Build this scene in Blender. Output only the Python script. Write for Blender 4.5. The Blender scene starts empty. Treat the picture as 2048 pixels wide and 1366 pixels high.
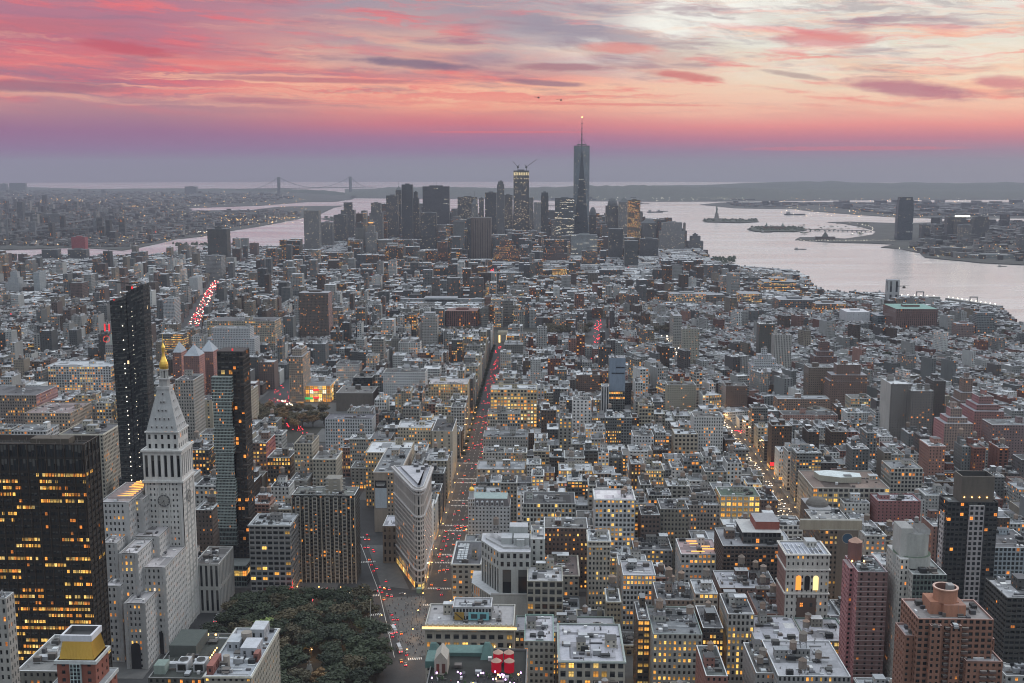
import bpy, math, random
import numpy as np
from mathutils import Vector
R = random.Random(7)
rnd = R.random
C = bpy.context.scene.collection
sc = bpy.context.scene

# ------------------------------------------------------------ camera
CH, F, YAW, PIT = 330.0, 2230.0, 0.029, 0.153
cam = bpy.data.cameras.new("camera"); co = bpy.data.objects.new("camera", cam); C.objects.link(co)
co.location = (0, 0, CH); co.rotation_euler = (math.pi/2-PIT, 0, YAW)
cam.sensor_width = 36; cam.lens = F/2048*36; cam.clip_start = 1; cam.clip_end = 120000
sc.camera = co
cy_, sy_, cp_, sp_ = math.cos(YAW), math.sin(YAW), math.cos(PIT), math.sin(PIT)
def ray(px, py):
    a, b = (px-1024)/F, (683-py)/F
    fw = cp_+b*sp_; up = b*cp_-sp_
    return a*cy_-fw*sy_, a*sy_+fw*cy_, up
def AT(px, py, Y):                       # pixel -> x, z on the plane y=Y
    r = ray(px, py); t = Y/r[1]; return r[0]*t, CH+r[2]*t
def G(px, py, H=0.0):                    # pixel -> x, y at height H
    r = ray(px, py); t = (H-CH)/r[2]; return r[0]*t, r[1]*t
def PR(x, y, z):
    rt = x*cy_+y*sy_; fw = -x*sy_+y*cy_; dz = z-CH
    d = fw*cp_-dz*sp_; u = dz*cp_+fw*sp_
    if d < 1: d = 1
    return 1024+F*rt/d, 683-F*u/d

# ------------------------------------------------------------ node helper
class NT:
    def __init__(s, nt): s.t = nt; s.n = nt.nodes; s.l = nt.links
    def new(s, ty, **k):
        n = s.n.new(ty)
        for a, b in k.items(): setattr(n, a, b)
        return n
    def put(s, sock, v):
        if hasattr(v, 'links') or hasattr(v, 'is_linked'): s.l.new(v, sock)
        else: sock.default_value = v
    def m(s, op, a, b=0.0, c=0.0, clamp=False):
        n = s.n.new('ShaderNodeMath'); n.operation = op; n.use_clamp = clamp
        s.put(n.inputs[0], a); s.put(n.inputs[1], b); s.put(n.inputs[2], c); return n.outputs[0]
    def mix(s, f, a, b, mode='MIX'):
        n = s.n.new('ShaderNodeMix'); n.data_type = 'RGBA'; n.blend_type = mode
        s.put(n.inputs[0], f)
        s.put(n.inputs[6], a if not isinstance(a, tuple) else (*a, 1)[:4]); s.put(n.inputs[7], b if not isinstance(b, tuple) else (*b, 1)[:4])
        return n.outputs[2]
    def ramp(s, f, stops, interp='LINEAR'):
        n = s.n.new('ShaderNodeValToRGB'); s.put(n.inputs[0], f); n.color_ramp.interpolation = interp
        e = n.color_ramp.elements
        while len(e) < len(stops): e.new(.5)
        for q, (p, c) in zip(e, stops): q.position = p; q.color = (*c, 1)
        return n.outputs[0]
    def noise(s, vec, scale=1, detail=3, rough=.5, dim='3D'):
        n = s.n.new('ShaderNodeTexNoise'); n.noise_dimensions = dim; s.put(n.inputs['Vector'], vec)
        n.inputs['Scale'].default_value = scale; n.inputs['Detail'].default_value = detail; n.inputs['Roughness'].default_value = rough
        return n.outputs[0]
    def comb(s, x, y, z=0.0):
        n = s.n.new('ShaderNodeCombineXYZ'); s.put(n.inputs[0], x); s.put(n.inputs[1], y); s.put(n.inputs[2], z); return n.outputs[0]
    def sep(s, v):
        n = s.n.new('ShaderNodeSeparateXYZ'); s.put(n.inputs[0], v); return n.outputs
    def sstep(s, x, lo, hi):
        n = s.n.new('ShaderNodeMapRange'); n.interpolation_type = 'SMOOTHSTEP'; s.put(n.inputs[0], x)
        n.inputs[1].default_value = lo; n.inputs[2].default_value = hi; return n.outputs[0]
def kx(c, k, lo=0, hi=.66): return tuple(max(lo, min(hi, v*k)) for v in c)
def L(r, g, b):                           # sRGB 0-255 -> linear
    f = lambda c: (c/255/12.92 if c/255 <= .04045 else ((c/255+.055)/1.055)**2.4)
    return (f(r), f(g), f(b))

# ------------------------------------------------------------ sky
SUN_AZ = math.radians(48)                # to the right of the view, low over the horizon
w = bpy.data.worlds.new("World"); sc.world = w; w.use_nodes = True
nt = NT(w.node_tree); w.node_tree.nodes.clear()
out = nt.new('ShaderNodeOutputWorld'); bg = nt.new('ShaderNodeBackground')
tc = nt.new('ShaderNodeTexCoord')
x, y, z = nt.sep(tc.outputs['Generated'])
az = nt.m('MULTIPLY', nt.m('ADD', nt.m('ARCTAN2', x, y), YAW), 180/math.pi)       # degrees right of the view axis
el = nt.m('MULTIPLY', nt.m('ARCSINE', z), 180/math.pi)                # degrees above the horizon
p2 = nt.comb(nt.m('MULTIPLY', az, .05), nt.m('ADD', nt.m('MULTIPLY', el, .42), nt.m('MULTIPLY', nt.m('MULTIPLY', az, nt.m('ABSOLUTE', az)), .0012)), 1.3)
nz = nt.noise(p2, 1.6, 5, .55); nzb = nt.noise(p2, 4.5, 6, .6)
elw = nt.m('ADD', el, nt.m('MULTIPLY', nt.m('SUBTRACT', nz, .5), nt.m('MULTIPLY', nt.sstep(el, 1.0, 6.0), 3.2)))
def er(stops): return nt.ramp(nt.m('DIVIDE', nt.m('ADD', elw, 1), 14, clamp=True), [((e+1)/14, L(*c)) for e, c in stops])
left = er([(-.9, (140,122,142)), (0, (142,118,144)), (.9, (142,96,148)), (1.8, (152,96,142)), (2.6, (176,120,140)), (3.3, (206,138,142)), (4.0, (232,120,124)), (4.5, (188,104,128)), (5.1, (230,118,122)), (5.8, (196,108,128)), (7.0, (182,112,136)), (8.2, (178,118,140)), (10.5, (150,130,155)), (13, (135,135,160))])
mid = er([(-.9, (140,132,148)), (0, (146,136,150)), (.9, (144,100,150)), (1.6, (166,100,146)), (2.3, (214,110,126)), (3.0, (244,158,138)), (3.7, (250,184,152)), (4.4, (248,136,126)), (5.0, (226,140,132)), (5.8, (238,188,164)), (6.8, (196,160,160)), (8.2, (168,152,164)), (10.5, (160,160,172)), (13, (145,150,170))])
right = er([(-.9, (140,138,152)), (0, (146,140,152)), (.9, (150,112,152)), (1.5, (196,108,140)), (2.1, (238,138,140)), (2.8, (246,184,164)), (3.6, (246,204,180)), (4.4, (240,216,192)), (5.2, (236,216,196)), (6.2, (226,222,208)), (7.2, (226,222,214)), (8.2, (228,226,218)), (10.5, (214,218,216)), (13, (190,196,204))])
colr = nt.mix(nt.sstep(az, -19, -3), left, mid); colr = nt.mix(nt.sstep(az, -2, 13), colr, right)
band = nt.m('MULTIPLY', nt.sstep(el, 2.2, 4.0), 1.0)
warp = nt.m('MULTIPLY', nt.m('SUBTRACT', nt.noise(nt.comb(nt.m('MULTIPLY', az, .11), nt.m('MULTIPLY', el, .5), 19.0), 1.6, 5, .65), .5), 1.5)
elw2 = nt.m('ADD', el, warp)
st = nt.m('MULTIPLY', nt.sstep(nzb, .52, .66), band)
colr = nt.mix(nt.m('MULTIPLY', st, .62), colr, L(238,104,112))
def layer(col, kx_, ky, sh, seed, lo, hi, amt, mask=None):
    global colr
    q = nt.sstep(nt.noise(nt.comb(nt.m('MULTIPLY', az, kx_), nt.m('ADD', nt.m('MULTIPLY', elw2, ky*.72), nt.m('MULTIPLY', az, sh)), seed), 1.6, 8, .6), lo, hi)
    pm = nt.sstep(nt.noise(nt.comb(nt.m('MULTIPLY', az, .06), nt.m('MULTIPLY', el, .25), seed*1.7), 1.5, 2, .5), .38, .62); q = nt.m('MULTIPLY', q, nt.m('ADD', .15, nt.m('MULTIPLY', pm, 1.1)))
    q = nt.m('MULTIPLY', q, nt.m('MULTIPLY', band, amt) if mask is None else nt.m('MULTIPLY', mask, amt)); colr = nt.mix(q, colr, L(*col))
hi_ = nt.sstep(el, 3.8, 6.5); rt_m = nt.sstep(az, -3, 9); lf_m = nt.m('SUBTRACT', 1.0, nt.sstep(az, -8, 4))
layer((252,190,160), .030, 1.5, .02, 11, .50, .62, .6)
layer((152,112,138), .034, 1.9, .035, 23, .50, .64, .6)
layer((238,112,116), .028, 2.6, .02, 31, .52, .64, .55)
layer((158,146,162), .05, .8, .06, 41, .40, .58, .95, nt.m('MULTIPLY', hi_, nt.m('MULTIPLY', nt.sstep(az, -13, -5), nt.m('SUBTRACT', 1.0, nt.sstep(az, 4, 12)))))
layer((246,244,236), .06, .8, .10, 53, .40, .58, .95, nt.m('MULTIPLY', hi_, rt_m))
layer((186,178,180), .10, 1.1, .12, 67, .52, .66, .75, nt.m('MULTIPLY', hi_, rt_m))
layer((196,92,116), .045, 1.2, .05, 71, .50, .66, .55, nt.m('MULTIPLY', hi_, lf_m))
p3 = nt.comb(nt.m('MULTIPLY', az, .075), nt.m('ADD', nt.m('MULTIPLY', el, .6), nt.m('MULTIPLY', az, .028)), 7.7)
dk = nt.m('MULTIPLY', nt.sstep(nt.noise(p3, 2.3, 5, .6), .53, .68), band)
colr = nt.mix(nt.m('MULTIPLY', dk, .55), colr, L(150,112,136))
wisp = nt.m('MULTIPLY', nt.sstep(nt.noise(nt.comb(nt.m('MULTIPLY', az, .12), nt.m('MULTIPLY', el, 1.3), 3.1), 3.0, 6, .65), .5, .72), nt.sstep(az, -4, 14))
colr = nt.mix(nt.m('MULTIPLY', nt.m('MULTIPLY', wisp, band), .5), colr, L(248,206,178))
# single lens-shaped clouds low in the afterglow: azimuth, elevation, half width, half height, tilt, colour
def SP(px, py): r = ray(px, py); return math.degrees(math.atan2(r[0], r[1]))+math.degrees(YAW), math.degrees(math.asin(r[2]/math.sqrt(sum(v*v for v in r))))
wob = nt.m('MULTIPLY', nt.m('SUBTRACT', nt.noise(nt.comb(nt.m('MULTIPLY', az, .5), nt.m('MULTIPLY', el, 2.2), 4.0), 2.0, 5, .6), .5), 1.5)
for (px, py, hw, hh, tilt, c, k) in [(830,128,4.3,.26,-.075,(118,98,128),.85), (255,97,3.6,.30,-.11,(196,74,96),.7), (1130,134,3.9,.22,-.02,(158,96,118),.75), (1090,166,3.2,.16,-.06,(140,100,126),.8),
        (1375,152,2.6,.22,-.12,(206,96,104),.8), (1820,178,4.6,.42,-.13,(176,98,130),.85), (1650,78,3.6,.45,-.04,(214,110,124),.7), (1590,150,2.4,.15,-.16,(150,118,128),.6), (520,201,4.0,.16,-.01,(176,98,124),.6), (60,172,7,.3,-.01,(140,96,124),.7), (620,160,9,.14,-.012,(168,92,118),.6), (1240,96,3,.3,-.05,(226,130,126),.7),
        (400,124,3.4,.14,-.02,(232,120,120),.6), (90,52,6.5,.4,.03,(196,104,118),.5), (1700,297,8,.12,0,(228,92,118),.6), (1010,264,6.5,.06,0,(228,98,112),.7), (2010,165,2.0,.35,-.1,(196,100,130),.7), (1200,208,9,.08,-.02,(228,112,116),.6)]:
    a0, e0 = SP(px, py)
    da = nt.m('SUBTRACT', az, a0); de = nt.m('SUBTRACT', nt.m('SUBTRACT', el, e0), nt.m('MULTIPLY', da, tilt))
    q = nt.m('ADD', nt.m('POWER', nt.m('ABSOLUTE', nt.m('DIVIDE', da, hw/1.4)), 2.0), nt.m('POWER', nt.m('ABSOLUTE', nt.m('DIVIDE', de, hh*1.0)), 2.0))
    q = nt.m('ADD', q, wob)
    colr = nt.mix(nt.m('MULTIPLY', nt.m('SUBTRACT', 1.0, nt.sstep(q, .15, 1.35)), k), colr, L(*c))
# the rest of the dome, outside the afterglow
far = nt.sstep(nt.m('ABSOLUTE', nt.m('SUBTRACT', az, 20)), 50, 130)
colr = nt.mix(nt.m('MULTIPLY', far, .9), colr, L(104,118,126))
colr = nt.mix(nt.sstep(el, 10, 40), colr, (1.16,1.27,1.36))
sky = nt.new('ShaderNodeTexSky'); sky.sky_type = 'NISHITA'; sky.sun_disc = False; sky.sun_elevation = math.radians(4); sky.sun_rotation = SUN_AZ
skc = nt.mix(1.0, colr, nt.mix(.012, (0,0,0), sky.outputs[0]), 'ADD')
nt.l.new(skc, bg.inputs[0]); bg.inputs[1].default_value = 1.0; nt.l.new(bg.outputs[0], out.inputs[0])
sl = bpy.data.lights.new("sun", 'SUN'); so = bpy.data.objects.new("sun", sl); C.objects.link(so)
sl.energy = .9; sl.angle = math.radians(20); sl.color = (1, .9, .82)
d = Vector((math.sin(SUN_AZ)*math.cos(.4), math.cos(SUN_AZ)*math.cos(.4), math.sin(.4)))
so.rotation_euler = d.to_track_quat('Z', 'Y').to_euler(); so.location = (300, 0, 900)
sc.view_settings.view_transform = 'Standard'; sc.view_settings.look = 'None'; sc.view_settings.gamma = 1; sc.view_settings.exposure = 0
sc.cycles.max_bounces = 4; sc.cycles.diffuse_bounces = 2; sc.cycles.glossy_bounces = 2; sc.cycles.transmission_bounces = 1; sc.cycles.volume_bounces = 0
sc.cycles.pixel_filter_type = 'BLACKMAN_HARRIS'; sc.cycles.filter_width = 1.1; sc.cycles.use_denoising = True; sc.cycles.sample_clamp_indirect = 2.0; sc.cycles.caustics_reflective = False
try: sc.cycles.denoiser = 'OPENIMAGEDENOISE'; sc.cycles.denoising_prefilter = 'ACCURATE'
except Exception: pass

# ------------------------------------------------------------ materials
M = {}
def mat(name):
    m = bpy.data.materials.new(name); m.use_nodes = True; M[name] = m
    n = NT(m.node_tree); b = m.node_tree.nodes['Principled BSDF']; return m, n, b
def simple(name, col, rough=.7, metal=0, emit=None, es=1, var=.25, scale=.2):
    m, n, b = mat(name); g = n.new('ShaderNodeTexCoord')
    nz = n.noise(g.outputs['Object'], scale, 4, .6)
    k = n.m('ADD', 1-var, n.m('MULTIPLY', nz, 2*var))
    n.l.new(n.mix(1, tuple(col), n.comb(k, k, k), 'MULTIPLY'), b.inputs['Base Color'])
    b.inputs['Roughness'].default_value = rough; b.inputs['Metallic'].default_value = metal
    if emit: b.inputs['Emission Color'].default_value = (*emit, 1); b.inputs['Emission Strength'].default_value = es
    m.cycles.emission_sampling = 'NONE'; return m
# the facade material: face attribute «tone» = wall colour, «grid» = lit share, window width, window height, tint+seed; UV counts bays and floors
m, n, b = mat('facade')
tone = n.new('ShaderNodeAttribute', attribute_name='tone').outputs
ga = n.new('ShaderNodeAttribute', attribute_name='grid'); gr = n.sep(ga.outputs['Vector']); sd = ga.outputs['Alpha']
uv = n.new('ShaderNodeUVMap').outputs[0]; U = n.sep(uv)
fu, fv, iu, iv = n.m('FRACT', U[0]), n.m('FRACT', U[1]), n.m('FLOOR', U[0]), n.m('FLOOR', U[1])
mask = n.m('MULTIPLY', n.m('LESS_THAN', n.m('ABSOLUTE', n.m('SUBTRACT', fu, .5)), n.m('MULTIPLY', gr[1], .5)), n.m('LESS_THAN', n.m('ABSOLUTE', n.m('SUBTRACT', fv, .5)), n.m('MULTIPLY', gr[2], .5)))
tint = n.m('FLOOR', sd); seed = n.m('FRACT', sd)
wn = n.new('ShaderNodeTexWhiteNoise', noise_dimensions='3D'); n.l.new(n.comb(iu, iv, n.m('MULTIPLY', seed, 91.7)), wn.inputs['Vector'])
wf = n.new('ShaderNodeTexWhiteNoise', noise_dimensions='2D'); n.l.new(n.comb(n.m('FLOOR', n.m('MULTIPLY', n.m('ADD', iu, n.m('MULTIPLY', seed, 37.)), .22)), n.m('ADD', iv, n.m('MULTIPLY', seed, 577.)), 0), wf.inputs['Vector'])
rc = n.sep(wn.outputs['Color']); rv = wn.outputs['Value']
lf = n.m('MULTIPLY', gr[0], n.m('ADD', .12, n.m('MULTIPLY', n.m('POWER', wf.outputs['Value'], 3.0), 3.4)))
wr = n.new('ShaderNodeTexWhiteNoise', noise_dimensions='2D'); n.l.new(n.comb(n.m('FLOOR', n.m('MULTIPLY', n.m('ADD', iu, n.m('MULTIPLY', wf.outputs['Value'], 2.0)), .13)), n.m('ADD', iv, n.m('MULTIPLY', seed, 311.)), 0), wr.inputs['Vector'])
run = n.m('MAXIMUM', n.m('GREATER_THAN', gr[1], .985), n.m('MULTIPLY', n.m('GREATER_THAN', gr[1], .79), n.m('LESS_THAN', gr[1], .95)))
lr = n.m('ADD', n.m('MULTIPLY', gr[0], .12), n.m('MULTIPLY', n.m('LESS_THAN', wr.outputs['Value'], n.m('MULTIPLY', gr[0], .95)), .82))
lf = n.m('ADD', n.m('MULTIPLY', lf, n.m('SUBTRACT', 1.0, run)), n.m('MULTIPLY', lr, run))
lit = n.m('MULTIPLY', n.m('LESS_THAN', rv, lf), mask)
warm = n.ramp(rc[0], [(0, (1,.30,.05)), (.3, (1,.44,.07)), (.6, (1,.6,.13)), (.9, (1,.72,.26)), (.97, (.95,.88,.65)), (1, (1,.18,.1))])
cool = n.ramp(rc[0], [(0, (1,.72,.4)), (.4, (1,.86,.62)), (.8, (.85,.92,.95)), (1, (.7,.9,1))])
lc = n.mix(tint, warm, cool)
inn = n.noise(n.comb(n.m('MULTIPLY', U[0], 3.3), n.m('MULTIPLY', U[1], 2.6), seed), 1, 2, .6)
lev = n.m('MULTIPLY', n.m('ADD', .3, n.m('MULTIPLY', n.m('POWER', rc[1], 1.6), 1.0)), n.m('ADD', .25, n.m('MULTIPLY', inn, 1.5)))
blind = n.m('GREATER_THAN', fv, n.m('ADD', .35, n.m('MULTIPLY', rc[2], .9)))
fr = n.m('MULTIPLY', n.m('GREATER_THAN', n.m('ABSOLUTE', n.m('SUBTRACT', fu, .5)), .05), n.m('GREATER_THAN', n.m('ABSOLUTE', n.m('SUBTRACT', fv, .52)), .035))
b.inputs['Emission Strength'].default_value = 1.0
es = n.m('MULTIPLY', n.m('MULTIPLY', lit, lev), n.m('MULTIPLY', n.m('ADD', .3, n.m('MULTIPLY', fr, .7)), n.m('SUBTRACT', 1.0, n.m('MULTIPLY', blind, .5))))
n.l.new(lc, b.inputs['Emission Color']); n.l.new(n.m('MULTIPLY', es, 1.45), b.inputs['Emission Strength'])
tcx = n.new('ShaderNodeTexCoord'); geo = n.new('ShaderNodeNewGeometry')
px_, py_2, pz_ = n.sep(geo.outputs['Position'])
dirt = n.noise(n.comb(n.m('MULTIPLY', px_, .35), n.m('MULTIPLY', py_2, .35), n.m('MULTIPLY', pz_, .06)), 1, 5, .65)
blot = n.noise(geo.outputs['Position'], .045, 3, .5); fine = n.noise(geo.outputs['Position'], .9, 3, .6)
k = n.m('ADD', .26, n.m('ADD', n.m('MULTIPLY', dirt, .62), n.m('ADD', n.m('MULTIPLY', blot, .35), n.m('MULTIPLY', fine, .28))))
wall = n.mix(1, tone['Color'], n.comb(k, k, k), 'MULTIPLY')
gl = n.mix(n.m('MULTIPLY', n.m('MULTIPLY', blind, .6), n.m('SUBTRACT', 1.0, n.m('MULTIPLY', n.m('GREATER_THAN', gr[1], .93), n.m('LESS_THAN', gr[2], .9)))), n.mix(rc[0], (.008,.010,.013), (.03,.036,.04)), (.13,.128,.12))
n.l.new(n.mix(mask, wall, gl), b.inputs['Base Color'])
n.l.new(n.m('SUBTRACT', .88, n.m('MULTIPLY', mask, .72)), b.inputs['Roughness'])
m.cycles.emission_sampling = 'NONE'

simple('bare_steel', (.16,.16,.17), .5, .6); simple('gold_leaf', (.85,.55,.12), .28, .9, var=.12); simple('copper_green', (.18,.42,.36), .7)
m, n, b = mat('tank_wood'); g = n.new('ShaderNodeTexCoord'); s3 = n.sep(g.outputs['Object'])
k = n.noise(n.comb(n.m('MULTIPLY', n.m('ARCTAN2', s3[0], s3[1]), 6), n.m('MULTIPLY', s3[2], .3), 0), 2, 3, .6)
oi = n.new('ShaderNodeObjectInfo')
n.l.new(n.mix(1, n.ramp(oi.outputs['Random'], [(0, (.2,.15,.12)), (.5, (.26,.24,.22)), (1, (.36,.25,.19))]), n.ramp(k, [(.3, (.55,.55,.55)), (.7, (1.1,1.1,1.1))]), 'MULTIPLY'), b.inputs['Base Color']); b.inputs['Roughness'].default_value = .9
m, n, b = mat('asphalt'); g = n.new('ShaderNodeNewGeometry')
k = n.noise(g.outputs['Position'], .06, 4, .6); k2 = n.noise(g.outputs['Position'], 1.2, 3, .6)
n.l.new(n.ramp(n.m('ADD', n.m('MULTIPLY', k, .6), n.m('MULTIPLY', k2, .4)), [(.3, (.022,.023,.025)), (.7, (.06,.06,.063))]), b.inputs['Base Color']); b.inputs['Roughness'].default_value = .75
simple('pavement', (.11,.11,.11), .85, var=.35); simple('marking', (.75,.75,.72), .7)
m, n, b = mat('farland'); g = n.new('ShaderNodeNewGeometry')
k = n.noise(g.outputs['Position'], .004, 6, .7); k2 = n.noise(g.outputs['Position'], .02, 4, .7)
n.l.new(n.ramp(n.m('ADD', n.m('MULTIPLY', k, .5), n.m('MULTIPLY', k2, .5)), [(.35, (.02,.027,.02)), (.5, (.045,.048,.045)), (.65, (.10,.10,.095))]), b.inputs['Base Color']); b.inputs['Roughness'].default_value = 1
simple('hill', (.05,.06,.045), 1, var=.5, scale=.003); simple('park_soil', (.035,.033,.026), 1, var=.4)
m, n, b = mat('water'); g = n.new('ShaderNodeNewGeometry')
s3 = n.sep(g.outputs['Position'])
b.inputs['Base Color'].default_value = (.66,.635,.63,1); b.inputs['Metallic'].default_value = .6
b.inputs['IOR'].default_value = 1.6
big = n.noise(n.comb(n.m('MULTIPLY', s3[0], .0012), n.m('MULTIPLY', s3[1], .004), 0), 1, 5, .6)
n.l.new(n.m('ADD', .02, n.m('MULTIPLY', big, .45)), b.inputs['Roughness'])
bm_ = n.new('ShaderNodeBump'); bm_.inputs['Strength'].default_value = .6; bm_.inputs['Distance'].default_value = 5.0
wv = n.m('ADD', n.noise(n.comb(n.m('MULTIPLY', s3[0], .012), n.m('MULTIPLY', s3[1], .03), 0), 1, 6, .65), n.m('MULTIPLY', big, 3.0))
n.l.new(wv, bm_.inputs['Height']); n.l.new(bm_.outputs[0], b.inputs['Normal'])
def leafmat(name, c1, c2):
    m, n, b = mat(name); oi = n.new('ShaderNodeObjectInfo'); g = n.new('ShaderNodeNewGeometry')
    k = n.m('ADD', n.m('MULTIPLY', n.noise(g.outputs['Position'], .35, 3, .6), .8), n.m('MULTIPLY', oi.outputs['Random'], .35))
    n.l.new(n.ramp(k, [(.3, c1), (.75, c2)]), b.inputs['Base Color']); b.inputs['Roughness'].default_value = .8
leafmat('leaf_green', (.012,.019,.010), (.052,.068,.036)); leafmat('leaf_lime', (.13,.19,.05), (.30,.38,.12)); leafmat('leaf_rust', (.09,.055,.025), (.26,.16,.07)); leafmat('leaf_olive', (.035,.035,.02), (.11,.09,.05))
simple('bark', (.06,.05,.04), .95)
def glow(name, c, s): 
    m = bpy.data.materials.new(name); m.use_nodes = True; M[name] = m; t = m.node_tree; t.nodes.clear()
    e = t.nodes.new('ShaderNodeEmission'); o = t.nodes.new('ShaderNodeOutputMaterial'); e.inputs[0].default_value = (*c, 1); e.inputs[1].default_value = s
    t.links.new(e.outputs[0], o.inputs[0]); m.cycles.emission_sampling = 'NONE'
glow('tail_red', (1,.03,.05), 6); glow('head_white', (1,.82,.6), 9); glow('lamp_orange', (1,.55,.16), 7); glow('lamp_white', (1,.93,.75), 6); glow('sign_red', (1,.05,.06), 1.1); glow('cornice_glow', (1,.66,.26), 2.2)
glow('work_glow', (1,.82,.45), 1.0); glow('violet_glow', (.75,.4,1), 5); glow('sign_green', (.08,.9,.25), .7); glow('tank_red_glow', (1,.03,.07), .28); glow('strip_amber', (1,.45,.1), 2.0); glow('teal_glow', (.45,.85,.8), .5); glow('sign_white', (.95,1,.95), 1.4)
m, n, b = mat('car_paint'); oi = n.new('ShaderNodeObjectInfo')
n.l.new(n.ramp(oi.outputs['Random'], [(0, (.02,.02,.02)), (.3, (.25,.25,.26)), (.5, (.6,.6,.6)), (.65, (.75,.45,.03)), (.9, (.06,.07,.1))], 'CONSTANT'), b.inputs['Base Color']); b.inputs['Roughness'].default_value = .3
m, n, b = mat('clothing'); oi = n.new('ShaderNodeObjectInfo'); g = n.new('ShaderNodeTexCoord'); s3 = n.sep(g.outputs['Object'])
up_ = n.ramp(oi.outputs['Random'], [(0, (.02,.02,.025)), (.4, (.08,.08,.1)), (.6, (.3,.05,.05)), (.7, (.5,.5,.48)), (.8, (.03,.03,.04))], 'CONSTANT')
c_ = n.mix(n.m('GREATER_THAN', s3[2], .85), (.03,.035,.05), up_); c_ = n.mix(n.m('GREATER_THAN', s3[2], 1.48), c_, (.35,.22,.16)); c_ = n.mix(n.m('GREATER_THAN', s3[2], 1.66), c_, (.03,.02,.015))
n.l.new(c_, b.inputs['Base Color'])
simple('helicopter_paint', (.03,.03,.03), .4)

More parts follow.
